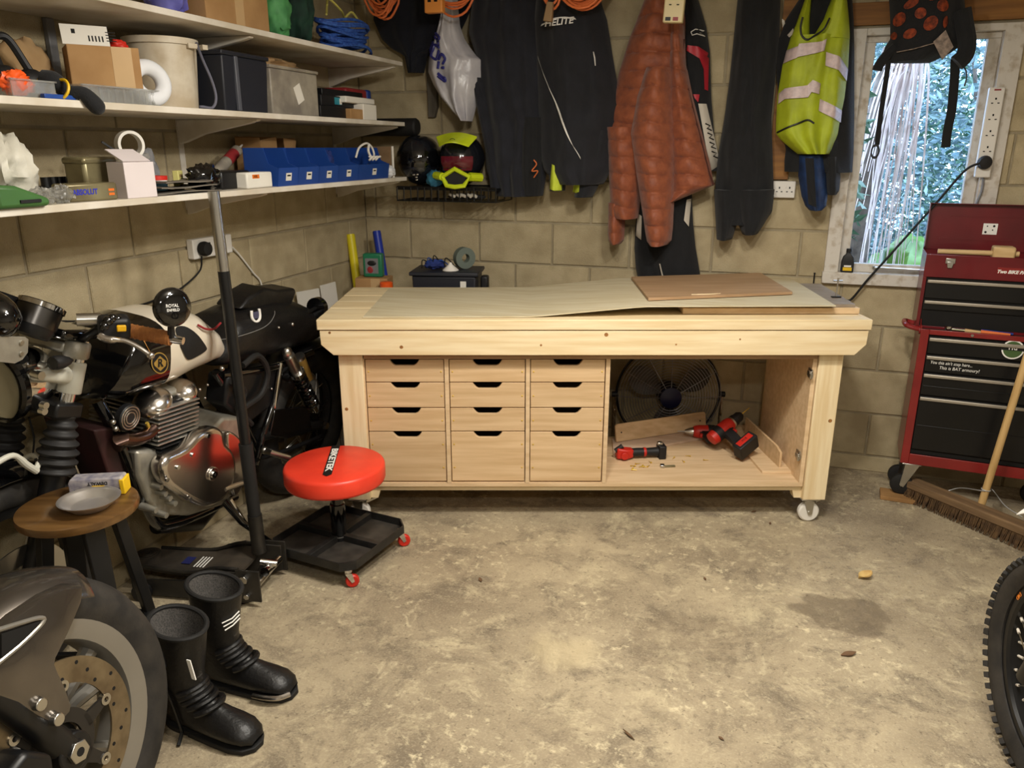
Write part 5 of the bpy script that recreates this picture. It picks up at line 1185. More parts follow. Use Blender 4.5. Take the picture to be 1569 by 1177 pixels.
for k in range(3):
    Y_ = X @ RX(90) @ RZ(150 + 120 * k)
    def fn(u, v):
        r = 0.05 + 0.19 * v; w_ = (0.35 + 0.75 * math.sin(math.pi * min(v * 0.9 + 0.1, 1))) * 0.85; a = (u - 0.5) * w_; return (r * math.cos(a), r * math.sin(a), 0.01 + 0.05 * (u - 0.5))
    B(Y_).slab(fn, 8, 8, (0, 0, -0.003)).build('blade', 'fan_blade', fan)
B(X @ RX(90)).lathe([(0.05, 0.0), (0.06, -0.02), (0.06, -0.055), (0.03, -0.07)], 20).build('motor', 'black_metal', fan)
for s in (-1, 1):
    B(BF).tube([(fc.x + s * 0.285, FD, 0.012), (fc.x + s * 0.285, FD, fc.z)], 0.010, 10).build('stand_post', 'chrome', fan)
    B(BF).cyl((fc.x + s * 0.27, FD, fc.z), (fc.x + s * 0.30, FD, fc.z), 0.016, n=12).build('pivot_knob', 'black_plastic', fan)
    B(BF).tube([(fc.x + s * 0.285, FD - 0.09, 0.012), (fc.x + s * 0.285, FD + 0.09, 0.012)], 0.011, 10).build('stand_foot', 'black_metal', fan)
B(BF).tube([(fc.x - 0.285, FD + 0.05, 0.012), (fc.x + 0.285, FD + 0.05, 0.012)], 0.010, 10).build('stand_bar', 'black_metal', fan)
# ---------------- behind the left end of the bench
def hd(u, d, z): return HF @ Vector((u, d, z))
M('tube_yellow', (222, 206, 34), 0.4); M('tube_blue', (28, 52, 160), 0.4)
for (t0, t1, m, lab, yy, r_) in (((537, 360), (548, 440), 'tube_yellow', 'bright yellow plastic tube standing in the corner', 3.86, 0.024), ((577, 355), (590, 436), 'tube_blue', 'bright blue plastic tube standing in the corner', 3.93, 0.023)):
    A = at(*t0, y=yy); Bq = at(*t1, y=yy - 0.03); d = (Bq - A) / (A.z - Bq.z); Zf = A + d * A.z; Zf.z = 0.004
    t = thing('plastic_tube', lab, 'tube', T(Zf.x, Zf.y, 0), 'plastic tubes in the corner')
    B().cyl(Zf, A, r_, n=20).build('tube_body', m, t); B().cyl(A, A + (A - Zf).normalized() * 0.004, r_ * 0.92, n=20).build('end_plug', m, t)
p = at(567, 426, y=3.66)
t = thing('tall_carton', 'brown cardboard carton standing behind the left end of the workbench', 'box', T(p.x, 3.70, 0) @ RZ(12))
B(MX[t.name]).box(-0.085, 0.09, -0.06, 0.06, 0.001, p.z).build('carton', 'cardboard', t, bev=0.002)
B(MX[t.name]).box(-0.0, 0.05, -0.0606, -0.06, 0.3, p.z - 0.0).build('packing_tape', 'tape', t)
M('pack_green', (36, 116, 82), 0.4)
g = thing('green_pack', 'green carton with a picture of a red part standing on the cardboard carton', 'box', MX[t.name] @ T(0.0, 0.0, p.z + 0.001))
X = MX[g.name]
B(X).box(-0.05, 0.055, -0.02, 0.03, 0, 0.125).build('carton', 'pack_green', g, bev=0.008)
B(X).box(-0.036, 0.034, -0.0212, -0.02, 0.02, 0.10).build('picture', 'grey_plastic', g)
B(X).ell((-0.01, -0.022, 0.04), (0.016, 0.003, 0.018)).build('picture_red', 'case_red', g); B(X).ell((0.0, -0.022, 0.075), (0.024, 0.003, 0.014)).build('picture_black', 'black_plastic', g)
p2 = at(588, 434, y=3.66); o_ = thing('orange_cap_bottle', 'white bottle with a bright orange cap behind the left end of the workbench', 'bottle', T(p2.x + 0.035, 3.62, 0))
B(MX[o_.name]).lathe([(0.04, 0.001), (0.04, p2.z - 0.06), (0.022, p2.z - 0.03)], 20).build('bottle_body', 'white_plastic', o_); B(MX[o_.name]).lathe([(0.034, p2.z - 0.03), (0.034, p2.z + 0.012), (0.028, p2.z + 0.016)], 20).build('cap', 'orange_plastic', o_)
# two stacked black crates with odds and ends
X = HF @ T(-0.335, 4.02, 0) @ RZ(-6)
ztop = 1.6 - 4.0 * math.tan(PITCH - math.atan((588.5 - 413) / CAM_F))
for k, (z0, z1, lab) in enumerate(((0.001, 0.62, 'tall black plastic bin on the floor behind the workbench under the tool crate'), (0.622, ztop, 'black plastic tool crate standing behind the workbench with cables on it'))):
    t = thing('storage_bin', lab, 'bin', X @ T(0, 0, z0))
    Y_ = MX[t.name]; h = z1 - z0; e = 0.165 if k else 0.2
    B(Y_).loft([[(-e * .9, -0.1, 0), (e * .9, -0.1, 0), (e * .9, 0.1, 0), (-e * .9, 0.1, 0)], [(-e, -0.115, h - 0.02), (e, -0.115, h - 0.02), (e, 0.115, h - 0.02), (-e, 0.115, h - 0.02)]]).build('tub', 'crate_black', t, bev=0.008)
    B(Y_).box(-e - 0.012, e + 0.012, -0.127, 0.127, h - 0.02, h).build('rim', 'crate_black', t, bev=0.005)
    if k:
        B(Y_).box(0.085, 0.115, -0.1165, -0.1155, h - 0.085, h - 0.045).build('sticker', 'paper', t)
        B(Y_ @ T(e + 0.03, 0, 0)).box(-0.02, 0.02, -0.03, 0.03, h - 0.11, h - 0.03).build('side_latch', 'black_plastic', t, bev=0.01)
    else:
        B(Y_).ell((-e - 0.02, -0.09, h + 0.03), (0.05, 0.05, 0.03)).build('side_handle', 'black_plastic', t)
C0 = X @ T(0, 0, ztop + 0.001)
t = thing('cable_bundle', 'tangle of blue and black cable on the tool crate', 'cable', C0 @ T(-0.06, -0.02, 0))
crumple('cable_knot', None, None, MX[t.name], (0.05, 0.04, 0.026), 'blue_cloth', 5, 0.4, parent=t)
for k in range(5):
    B(MX[t.name]).tube(smooth_path([(-0.07 + 0.03 * k, -0.01, 0.006), (-0.06 + 0.03 * k, -0.03, 0.05 + 0.012 * (k % 3)), (-0.03 + 0.03 * k, 0.0, 0.03), (0.0 + 0.025 * k, 0.01, 0.006)], 5), 0.003, 6).build('cable_loop', ('black_rubber', 'blue_plastic')[k % 2], t)
t = thing('tape_roll', 'grey green roll of tape standing on the tool crate', 'tape', C0 @ T(0.085, 0.02, 0) @ RZ(35))
M('tape_green', (98, 108, 100), 0.6); B(MX[t.name] @ T(0, 0, 0.055) @ RX(90)).lathe([(0.022, -0.02), (0.055, -0.02), (0.055, 0.02), (0.022, 0.02), (0.022, -0.02)], 32, cap=False).build('roll', 'tape_green', t)
t = thing('white_funnel', 'small white funnel lying on the tool crate', 'funnel', C0 @ T(0.025, -0.05, 0))
B(MX[t.name]).lathe([(0.042, 0.0), (0.04, 0.004), (0.010, 0.03), (0.006, 0.04)], 24).build('cone', 'white_plastic', t)
# white leaflets leaning in the corner behind the motorcycle tail
q0, q1 = at(458, 455, x=-2.16), at(520, 440, x=-2.1)
for k, (px0, px1, py, lab) in enumerate(((459, 492, 448, 'white boxboard panel leaning on the left wall behind the motorcycle seat, nearer the camera'), (495, 517, 438, 'white boxboard panel leaning on the left wall behind the motorcycle seat, nearer the corner'))):
    A, D_ = at(px0, py, x=-2.165), at(px1, py - 6, x=-2.165)
    b = B(); b.add([(-2.12, A.y, 0.003), (-2.12, D_.y, 0.003), (-2.185, D_.y, D_.z), (-2.185, A.y, A.z), (-2.112, A.y, 0.003), (-2.112, D_.y, 0.003), (-2.177, D_.y, D_.z), (-2.177, A.y, A.z)], [(0, 1, 2, 3), (7, 6, 5, 4), (0, 4, 5, 1), (1, 5, 6, 2), (2, 6, 7, 3), (3, 7, 4, 0)])
    tag(b.build('boxboard_panel', 'paper'), lab, 'panel', 'white boxboard panels')
# ------------------------------------------------------------------ red tool chest on the right
M('chest_red', (136, 36, 34), 0.35, rgb2=(116, 30, 29), vs=6, coat=0.2); M('chest_red2', (104, 20, 26), 0.32, rgb2=(88, 16, 22), vs=6, coat=0.2)
M('drawer_black', (16, 16, 17), 0.32, var=0.2); M('alu_pull', (178, 170, 156), 0.4, metal=0.6); M('mat_grey', (52, 50, 46), 0.8, var=0.2)
P0 = at(1379, 709, x=0.686); CF = T(P0.x, P0.y, 0) @ RZ(-5)
def cz(px, py, y=0.0): return on(px, py, CF, 1, y)
CW, CD = 0.67, 0.262
Z0, Z1 = P0.z, cz(1412, 504).z
cab = thing('roller_cabinet', 'red roller cabinet with black drawers on castors by the window', 'tool cabinet', CF)
B(CF).box(0, 0.004, 0.004, CD, Z0, Z1 + 0.012).box(CW - 0.004, CW, 0.004, CD, Z0, Z1).box(0.004, CW - 0.004, CD - 0.004, CD, Z0, Z1).box(0.004, CW - 0.004, 0.004, CD - 0.004, Z0, Z0 + 0.004).build('cabinet_shell', 'chest_red', cab, bev=0.001)
st = 0.034; zr = cz(1385, 694).z; zt = cz(1414, 512).z
B(CF).box(0, st, 0, 0.006, Z0, Z1).build('front_stile', 'chest_red', cab, bev=0.002); B(CF).box(CW - st, CW, 0, 0.006, Z0, Z1).build('front_stile', 'chest_red', cab, bev=0.002)
B(CF).box(st, CW - st, 0, 0.006, Z0, zr).build('front_rail', 'chest_red', cab, bev=0.002); B(CF).box(st, CW - st, 0, 0.006, zt, Z1).build('front_rail', 'chest_red', cab, bev=0.002)
B(CF).box(st, CW - st, 0.012, 0.02, zr, zt).build('inner_void', 'dark_gap', cab)
B(CF).cyl((0.20, -0.004, (zt + Z1) / 2), (0.20, 0.0, (zt + Z1) / 2), 0.006, n=12).build('lock', 'steel', cab)
py = [(516, 541), (544, 569), (572, 605), (608, 690)]
dr = []
for k, (a, c) in enumerate(py):
    za, zc = cz(1416, a).z, cz(1416, c).z
    d = B(CF).box(st + 0.003, CW - st - 0.003, 0.002, 0.012, zc, za).build('drawer', 'drawer_black', cab, bev=0.002); dr.append((d, za, zc))
    B(CF).prism([(0, 0), (0, 0)], 0, 0) if False else None
    B(CF).box(st + 0.004, CW - st - 0.004, -0.010, 0.002, za - 0.016, za - 0.001).build('pull', 'alu_pull', d, bev=0.003)
    if k in (2, 3):
        zz = zc + (za - zc) * (0.42 if k == 2 else 0.46); B(CF).box(st + 0.01, CW - st - 0.01, -0.001, 0.003, zz - 0.002, zz + 0.002).build('crease', 'drawer_black', d, bev=0.001)
# marker writing and round sticker
q = cz(1462, 555); 
text("You this ain't step here...", 0.020, CF @ T(q.x - 0.01, 0.0012, q.z - 0.010) @ RX(90), 'ink_white', dr[1][0], shear=0.15, name='marker_writing', sx=0.82)
q = cz(1470, 564); text('This is BAT armoury!', 0.020, CF @ T(q.x, 0.0012, q.z - 0.008) @ RX(90), 'ink_white', dr[1][0], shear=0.15, name='marker_writing', sx=0.9)
q = cz(1552, 536); X = CF @ T(q.x, 0.0015, q.z) @ RX(90)
B(X).lathe([(0.042, 0), (0.042, 0.001)], 24).build('sticker_disc', 'ink_white', dr[0][0])
M('sticker_green', (70, 96, 52), 0.5); B(X).lathe([(0.036, 0.001), (0.036, 0.0016)], 24).build('sticker_green', 'sticker_green', dr[0][0])
B(X).box(-0.042, 0.042, -0.004, 0.022, 0.0014, 0.0022).build('sticker_band', 'ink_black', dr[0][0])
text('TRF', 0.026, X @ T(0, 0.008, 0.0026), 'ink_white', dr[0][0], bold=0.0008)
# tray top, side handle
B(CF).box(0.004, CW - 0.004, 0.006, CD - 0.004, Z1 - 0.012, Z1 - 0.006).build('tray_top', 'mat_grey', cab)
B(CF).prism([(0.0, Z1), (0.0, Z1 + 0.0), (0.05, Z1 + 0.035), (CD, Z1 + 0.035), (CD, Z1)], -0.0, 0.003, X=RZ(90)).build('tray_flange', 'chest_red', cab)
b = B(CF); b.tube(smooth_path([(0.0, 0.035, Z1 - 0.01), (-0.045, 0.035, Z1 + 0.0), (-0.062, 0.055, Z1 + 0.006), (-0.062, 0.13, Z1 + 0.006), (-0.045, 0.15, Z1 + 0.0), (0.0, 0.15, Z1 - 0.01)], 5), 0.011, 10); b.build('side_handle', 'chest_red', cab)
for y in (0.035, 0.15): B(CF).cyl((-0.006, y, Z1 - 0.012), (0.001, y, Z1 - 0.012), 0.018, n=14).build('handle_boss', 'chest_red', cab)
B(CF).cyl((-0.012, 0.035, Z1 - 0.012), (-0.006, 0.035, Z1 - 0.012), 0.006, n=8).build('bolt', 'steel', cab)
# castors
WO = 0.022
for x in (0.045, CW - 0.06):
    for y in (0.03, CD - 0.06):
        r = 0.05; X = CF @ T(x, y, WO if (x < 0.1 and y < 0.1) else 0) 
        zt_ = Z0 - (WO if (x < 0.1 and y < 0.1) else 0)
        k = B(X).box(-0.035, 0.045, -0.03, 0.03, zt_ - 0.005, zt_ - 0.0005).build('castor', 'steel', cab, bev=0.001)
        for s in (-1, 1): B(X).prism([(-0.02, zt_ - 0.005), (0.04, zt_ - 0.005), (-0.015, r - 0.01), (-0.032, r)], s * 0.02 - 0.001, s * 0.02 + 0.001).build('fork', 'steel', k)
        B(X @ T(-0.024, 0, r) @ RX(90)).lathe([(0.012, -0.016), (r * 0.78, -0.014), (r * 0.82, -0.016), (r * 0.96, -0.013), (r, 0), (r * 0.96, 0.013), (r * 0.82, 0.016), (0.012, 0.016)], 28).build('wheel', 'black_rubber', k)
        B(X).cyl((-0.024, -0.024, r), (-0.024, 0.024, r), 0.006, n=10).build('axle', 'steel', k)
# top chest with its lid up
TY = 0.045; ZA = Z1 - 0.005; ZC = cz(1417, 389, TY).z
tx0 = cz(1406, 478, TY).x; TW = 0.61; TD = CD - TY
chest = thing('tool_chest', 'dark red top chest with its lid open standing on the roller cabinet', 'tool chest', CF @ T(tx0, TY, ZA))
X = CF @ T(tx0, TY, 0)
B(X).box(0, 0.003, 0.003, TD - 0.001, ZA, ZC).box(TW - 0.003, TW, 0.003, TD - 0.001, ZA, ZC).box(0, TW, TD - 0.004, TD - 0.001, ZA, ZC).box(0.003, TW - 0.003, 0.003, TD - 0.004, ZA, ZA + 0.003).box(0.003, TW - 0.003, 0.003, TD - 0.004, ZC - 0.04, ZC - 0.036).build('chest_shell', 'chest_red2', chest, bev=0.001)
zb1 = cz(1417, 424, TY).z; sl = 0.014
B(X).box(0, TW, 0, 0.004, zb1, ZC).build('front_band', 'chest_red2', chest, bev=0.002)
B(X).box(0, sl, 0, 0.004, ZA, zb1).build('front_stile', 'chest_red2', chest, bev=0.001); B(X).box(TW - sl, TW, 0, 0.004, ZA, zb1).build('front_stile', 'chest_red2', chest, bev=0.001)
B(X).box(sl, TW - sl, 0, 0.004, ZA, ZA + 0.012).build('front_rail', 'chest_red2', chest, bev=0.001)
B(X).box(sl, TW - sl, 0.008, 0.012, ZA + 0.012, zb1).build('inner_void', 'dark_gap', chest)
for a, c in ((427, 456), (459, 474)):
    za, zc = cz(1415, a, TY).z, cz(1412, c, TY).z
    d = B(X).box(sl + 0.002, TW - sl - 0.002, 0.001, 0.008, zc, za - 0.012).build('drawer', 'drawer_black', chest, bev=0.002)
    B(X).box(sl + 0.006, TW - sl - 0.006, -0.010, 0.002, za - 0.016, za - 0.002).build('pull', 'alu_pull', d, bev=0.003)
q = cz(1456, 402, TY); k = B(CF).box(q.x - 0.019, q.x + 0.019, TY - 0.006, TY - 0.001, q.z - 0.006, q.z + 0.018).build('latch', 'steel', chest, bev=0.002)
B(CF).prism([(q.x - 0.014, q.z + 0.004), (q.x + 0.014, q.z + 0.004), (q.x + 0.009, q.z - 0.024), (q.x - 0.009, q.z - 0.024)], TY - 0.011, TY - 0.006).build('latch_hasp', 'steel', k, bev=0.002)
q = cz(1528, 415, TY)
B(CF).box(q.x, q.x + 0.16, TY - 0.0012, TY - 0.0002, q.z - 0.011, q.z + 0.015).build('maker_plate', 'chest_red', chest)
text('Two BIKE PART', 0.019, CF @ T(q.x + 0.063, TY - 0.0018, q.z - 0.003) @ RX(90), 'ink_white', chest, shear=0.3, bold=0.0008)
# lid: folded open behind
zl = cz(1424, 311, TY + TD - 0.03).z; LX_ = X @ T(0, TD - 0.006, ZC) @ RX(-2)
B(LX_).box(0, TW, -0.003, 0.0, 0, zl - ZC).build('lid', 'chest_red2', chest, bev=0.001)
for (x0, x1) in ((0, 0.003), (TW - 0.003, TW)): B(LX_).prism([(-0.06, 0.02), (-0.04, zl - ZC), (-0.003, zl - ZC), (-0.003, 0)], -x1, -x0, X=RZ(90)).build('lid_side', 'chest_red2', chest)
B(LX_).box(0, TW, -0.04, -0.003, zl - ZC - 0.003, zl - ZC).build('lid_lip', 'chest_red2', chest)
B(LX_).box(0.09, TW - 0.09, -0.005, -0.003, (zl - ZC) * 0.72, (zl - ZC) * 0.75).build('lid_swage', 'chest_red2', chest); B(LX_).box(0.06, TW - 0.06, -0.005, -0.003, (zl - ZC) * 0.22, (zl - ZC) * 0.25).build('lid_swage', 'chest_red2', chest)
q = on(1517, 351, LX_, 1, -0.003)
B(LX_).box(q.x - 0.028, q.x + 0.028, -0.0042, -0.003, q.z - 0.024, q.z + 0.024).build('sticker', 'ink_white', chest)
for (dx_, dz_, r_) in ((-0.016, -0.014, 0.005), (0.014, 0.013, 0.005), (-0.012, 0.012, 0.003), (0.010, -0.004, 0.003)): B(LX_).cyl((q.x + dx_, -0.0048, q.z + dz_), (q.x + dx_, -0.0042, q.z + dz_), r_, n=10).build('sticker_print', 'ink_black', chest)
# mallet resting across the open top chest
a, c = on(1436, 390, X, 1, 0.03), on(1562, 387, X, 1, 0.03)
mz = ZC + 0.0105
m = thing('mallet', 'wooden mallet resting across the open top chest', 'mallet', X @ T((a.x + c.x) / 2, 0.03, mz - 0.01))
M('mallet_wood', (206, 176, 128), 0.6, rgb2=(186, 154, 104), vs=8, stretch=(1, 8, 8))
hx = on(1538, 385, X, 1, 0.03).x
B(X).cyl((a.x, 0.03, mz), (c.x, 0.03, mz + 0.002), 0.0105, 0.012, n=14).build('handle', 'mallet_wood', m)
B(X).box(hx - 0.042, hx + 0.042, 0.005, 0.075, mz - 0.022, mz + 0.032).build('head', 'mallet_wood', m, bev=0.008)
# hand tools on the cabinet tray
zt_ = Z1 - 0.0055
w_ = thing('spanner', 'chrome socket wrench lying on the roller cabinet tray', 'spanner', CF @ T(on(1455, 478, CF, 2, zt_).x, 0.038, zt_))
B(MX[w_.name]).tube([(-0.045, 0, 0.007), (0.055, -0.006, 0.007)], 0.006, 8).build('shaft', 'chrome', w_); B(MX[w_.name]).cyl((-0.05, 0, 0.001), (-0.05, 0, 0.02), 0.016, n=14).build('ratchet_head', 'chrome', w_); B(MX[w_.name]).cyl((0.04, -0.006, 0.008), (0.075, -0.008, 0.008), 0.0078, n=12).build('socket', 'chrome', w_)
for k, (px, m1, lab, ln) in enumerate(((1505, 'cord_orange', 'orange handled screwdriver on the roller cabinet tray', 0.11), (1508, 'case_blue', 'blue handled file on the roller cabinet tray', 0.12), (1475, 'mallet_wood', 'old wooden handled scraper on the roller cabinet tray', 0.06))):
    y = (0.016, 0.034, 0.018)[k]; x = on(px, 487, CF, 2, zt_).x
    t = thing('hand_tool', lab, 'hand tool', CF @ T(x, y, zt_)); F = MX[t.name] @ RZ(-4)
    B(F).cyl((-ln / 2, 0, 0.009), (ln / 2, 0, 0.008), 0.0085, 0.005, n=10).build('handle', m1, t); B(F).cyl((-ln / 2 - 0.05, 0, 0.009), (-ln / 2, 0, 0.009), 0.0035, n=8).build('blade', 'tin', t)
# ---------------- broom leaning beside the cabinet
h0, h1 = at(1383, 764, z=0), at(1590, 853, z=0)
dv = (h1 - h0).normalized(); L_ = (h1 - h0).length
BR = basis(h0, dv, (-dv.y, dv.x, 0))
br = thing('broom', 'wide yard broom with stiff brown bristles and a pale wooden handle', 'broom', BR @ T(L_ / 2, 0, 0))
M('broom_wood', (126, 100, 70), 0.8, rgb2=(100, 78, 54), vs=6, stretch=(0.8, 8, 8)); M('bristle', (92, 68, 40), 0.85, rgb2=(60, 42, 24), vs=40); M('handle_wood', (206, 172, 116), 0.65, rgb2=(184, 148, 92), vs=6, stretch=(8, 8, 0.7))
B(BR).box(0.0, L_, 0.0, 0.075, 0.058, 0.095).build('head', 'broom_wood', br, bev=0.006)
b = B(BR); random.seed(5)
for i in range(150):
    for j in range(5):
        x = 0.006 + (L_ - 0.012) * (i + random.uniform(-.3, .3)) / 149; y = 0.006 + 0.063 * j / 4; ox, oy = random.uniform(-.008, .008), (j - 2) * 0.006 - 0.008 + random.uniform(-.004, .004); zb_ = random.uniform(0.001, 0.006)
        w2 = 0.0016
        b.add([(x - w2, y - w2, 0.06), (x + w2, y - w2, 0.06), (x, y + w2, 0.06), (x + ox - w2, y + oy - w2, zb_), (x + ox + w2, y + oy - w2, zb_), (x + ox, y + oy + w2, zb_)], [(0, 1, 4, 3), (1, 2, 5, 4), (2, 0, 3, 5), (3, 4, 5)])
k = b.build('bristles', 'bristle', br, smooth=False); k['kind'] = 'stuff'
B(BR).box(0.003, L_ - 0.003, 0.012, 0.063, 0.012, 0.058).build('bristle_core', 'bristle', br)
A = at(1504, 772, z=0.09); A2 = at(1569, 562, y=A.y + 0.0); d = (A2 - A).normalized()
B().tube([A - d * 0.02, A + d * 0.5, A + d * 1.25], 0.0155, 14).build('handle', 'handle_wood', br)
b = B(); q = A + d * 0.07
b.torus(0.017, 0.0025, 20, 6, X=basis(q, d.orthogonal(), d.cross(d.orthogonal()))); M('wire_clear', (200, 200, 196), 0.3, trans=0.3); b.build('wire_tie', 'wire_clear', br)
P = [at(1440, 757, z=0.02), at(1470, 748, z=0.07), q + Vector((-0.01, -0.02, 0)), at(1520, 750, z=0.10), at(1540, 775, z=0.10), at(1566, 792, z=0.105)]
B().tube(smooth_path(P, 6), 0.0025, 6).build('loose_wire', 'wire_clear', br)
# ---------------- small things on the floor
t = thing('tape_roll', 'black roll of tape lying on the floor by the back wall', 'tape', T(*at(1329, 712, z=0)))
B(MX[t.name]).lathe([(0.022, 0), (0.04, 0), (0.041, 0.028), (0.022, 0.028), (0.022, 0)], 28, cap=False).build('roll', 'black_plastic', t)
t = at(1354, 714, z=0); tag(B(T(*t) @ RZ(15)).prism([(-0.035, 0), (0.03, 0), (0.045, 0.015), (0.03, 0.04), (-0.04, 0.045)], -0.02, 0.02).build('plastic_wedge', 'black_plastic', bev=0.004), 'black plastic wedge on the floor beside the cabinet castor', 'wedge')
c_ = CF @ T(0.022, 0.02, 0)
M('offcut_tan', (160, 122, 76), 0.8, rgb2=(138, 102, 60), vs=8)
tag(B(c_).box(-0.085, 0.07, -0.055, 0.05, 0.001, 0.021).build('wood_offcut', 'offcut_tan', bev=0.002), 'flat wood offcut under the front castor of the roller cabinet', 'offcut')
M('leaf', (206, 176, 112), 0.7, rgb2=(176, 140, 80), vs=30)
q = at(1325, 886, z=0)
tag(B(T(*q) @ RZ(35)).slab(lambda u, v: ((u - 0.5) * 0.06, (v - 0.5) * 0.045 * max(0.08, math.sin(math.pi * u) ** 0.7), 0.004 + 0.022 * abs(v - 0.5) + 0.012 * u * u), 10, 6, (0, 0, 0.0008)).build('dry_leaf', 'leaf'), 'curled dry pale leaf on the floor before the broom', 'leaf')
M('leaf_brown', (112, 84, 58), 0.8, rgb2=(84, 62, 42), vs=30)
random.seed(21)
for k, (px, py, s, lab) in enumerate(((1300, 1004, 0.035, 'brown leaf scrap on the floor in front of the damp patch'), (736, 890, 0.02, 'small brown leaf scrap on the floor in front of the drawers'), (1080, 888, 0.014, 'tiny dark leaf scrap on the floor below the open bay'), (1180, 803, 0.014, 'dark crumb on the floor by the white castor, farther left'), (1155, 785, 0.018, 'dark crumb on the floor just under the bench edge'), (963, 1128, 0.03, 'thin dark twig on the bare floor at the front'), (1105, 1133, 0.012, 'small brown crumb on the bare floor at the front'))):
    q = at(px, py, z=0); b = B(T(*q) @ RZ(random.uniform(0, 180)))
    b.slab(lambda u, v: ((u - 0.5) * s * 1.6, (v - 0.5) * s * (0.25 if k == 5 else 0.7) * max(0.1, math.sin(math.pi * u)), 0.002 + 0.15 * s * abs(v - 0.5) + 0.1 * s * u), 6, 4, (0, 0, 0.001)); tag(b.build('floor_scrap', 'leaf_brown'), lab, 'leaf')
# ------------------------------------------------------------------ creeper seat, stool, jack, boots
# red creeper seat
cx_, cy_ = -1.541, 2.462
KF = T(cx_, cy_, 0) @ RZ(-8)
cs = thing('creeper_seat', 'round red mechanic seat on a black wheeled tray', 'stool', KF)
HS = 0.205; ZT = 0.075
M('seat_red', (232, 66, 44), 0.38, rgb2=(216, 56, 38), vs=10)
M('tray_black', (22, 22, 22), 0.45, rgb2=(40, 38, 36), vs=18)
ch = 0.045
ring = lambda e, z_: [(-e + ch, -e, z_), (e - ch, -e, z_), (e, -e + ch, z_), (e, e - ch, z_), (e - ch, e, z_), (-e + ch, e, z_), (-e, e - ch, z_), (-e, -e + ch, z_)]
b = B(KF); b.loft([ring(HS, ZT + 0.035), ring(HS, ZT), ring(HS - 0.004, ZT), ring(HS - 0.004, ZT + 0.035)], cap=False, closed=True); b.build('tray_rim', 'tray_black', cs)
M('tray_floor', (62, 58, 52), 0.6, rgb2=(40, 37, 33), vs=14)
B(KF).prismz([(p[0], p[1]) for p in ring(HS - 0.004, 0)], ZT, ZT + 0.003).build('tray_floor', 'tray_floor', cs)
B(KF).box(-HS + 0.004, HS - 0.004, -0.012, 0.012, ZT + 0.003, ZT + 0.03).build('tray_divider', 'tray_black', cs, bev=0.001)
B(KF).box(-0.012, 0.012, -HS + 0.004, HS - 0.004, ZT + 0.003, ZT + 0.0298).build('tray_divider', 'tray_black', cs, bev=0.001)
B(KF).lathe([(0.03, ZT + 0.003), (0.03, ZT + 0.16), (0.024, ZT + 0.162), (0.024, 0.335)], 20).build('gas_post', 'black_gloss', cs)
B(KF).lathe([(0.033, ZT + 0.02), (0.033, ZT + 0.026)], 20, cap=False).build('post_ring', 'steel', cs)
B(KF @ RZ(-60)).box(0.0235, 0.0245, -0.012, 0.012, 0.285, 0.315).build('post_label', 'paper', cs)
sz = 0.335
B(KF).lathe([(0.05, sz - 0.002), (0.180, sz), (0.193, sz + 0.004), (0.197, sz + 0.014), (0.197, sz + 0.062), (0.193, sz + 0.071), (0.184, sz + 0.0755), (0.08, sz + 0.077), (0.001, sz + 0.077)], 56).build('seat', 'seat_red', cs, ang=60)
# lettered strip
q0, q1 = at(515, 683, z=sz + 0.078), at(501, 728, z=sz + 0.078)
d = q0 - q1; X = basis((q0 + q1) / 2 + Vector((0, 0, 0.0005)), q1 - q0, Vector((0, 0, 1)).cross(q1 - q0))
L_ = d.length
B(X).prismz([(-L_ / 2, -0.017), (L_ / 2 - 0.005, -0.017), (L_ / 2 + 0.012, 0.0), (L_ / 2 - 0.005, 0.017), (-L_ / 2, 0.017)], 0, 0.0008).build('name_strip', 'ink_black', cs)
text('BIKETEK', 0.035, X @ T(0, 0, 0.0012), 'ink_white', cs, sx=L_ / 0.162 * 0.95, bold=0.001)
for (sx_, sy_) in ((-1, -1), (1, -1), (1, 1), (-1, 1)):
    X = KF @ T(sx_ * (HS - 0.03), sy_ * (HS - 0.03), 0) @ RZ(40 * sx_)
    k = B(X).cyl((0, 0, ZT - 0.012), (0, 0, ZT), 0.014, n=12).build('castor', 'chrome', cs)
    for s in (-1, 1): B(X).prism([(-0.012, ZT - 0.012), (0.014, ZT - 0.012), (0.022, 0.028), (0.012, 0.022)], s * 0.014 - 0.001, s * 0.014 + 0.001).build('fork', 'chrome', k)
    B(X @ T(0.014, 0, 0.0262) @ RX(90)).lathe([(0.008, -0.011), (0.022, -0.011), (0.026, -0.006), (0.026, 0.006), (0.022, 0.011), (0.008, 0.011)], 20).build('wheel', 'red_plastic', k)
    B(KF @ T(sx_ * (HS - 0.035), sy_ * (HS - 0.035), ZT + 0.003)).lathe([(0.006, 0), (0.004, 0.004)], 8).build('bolt', 'steel', k)
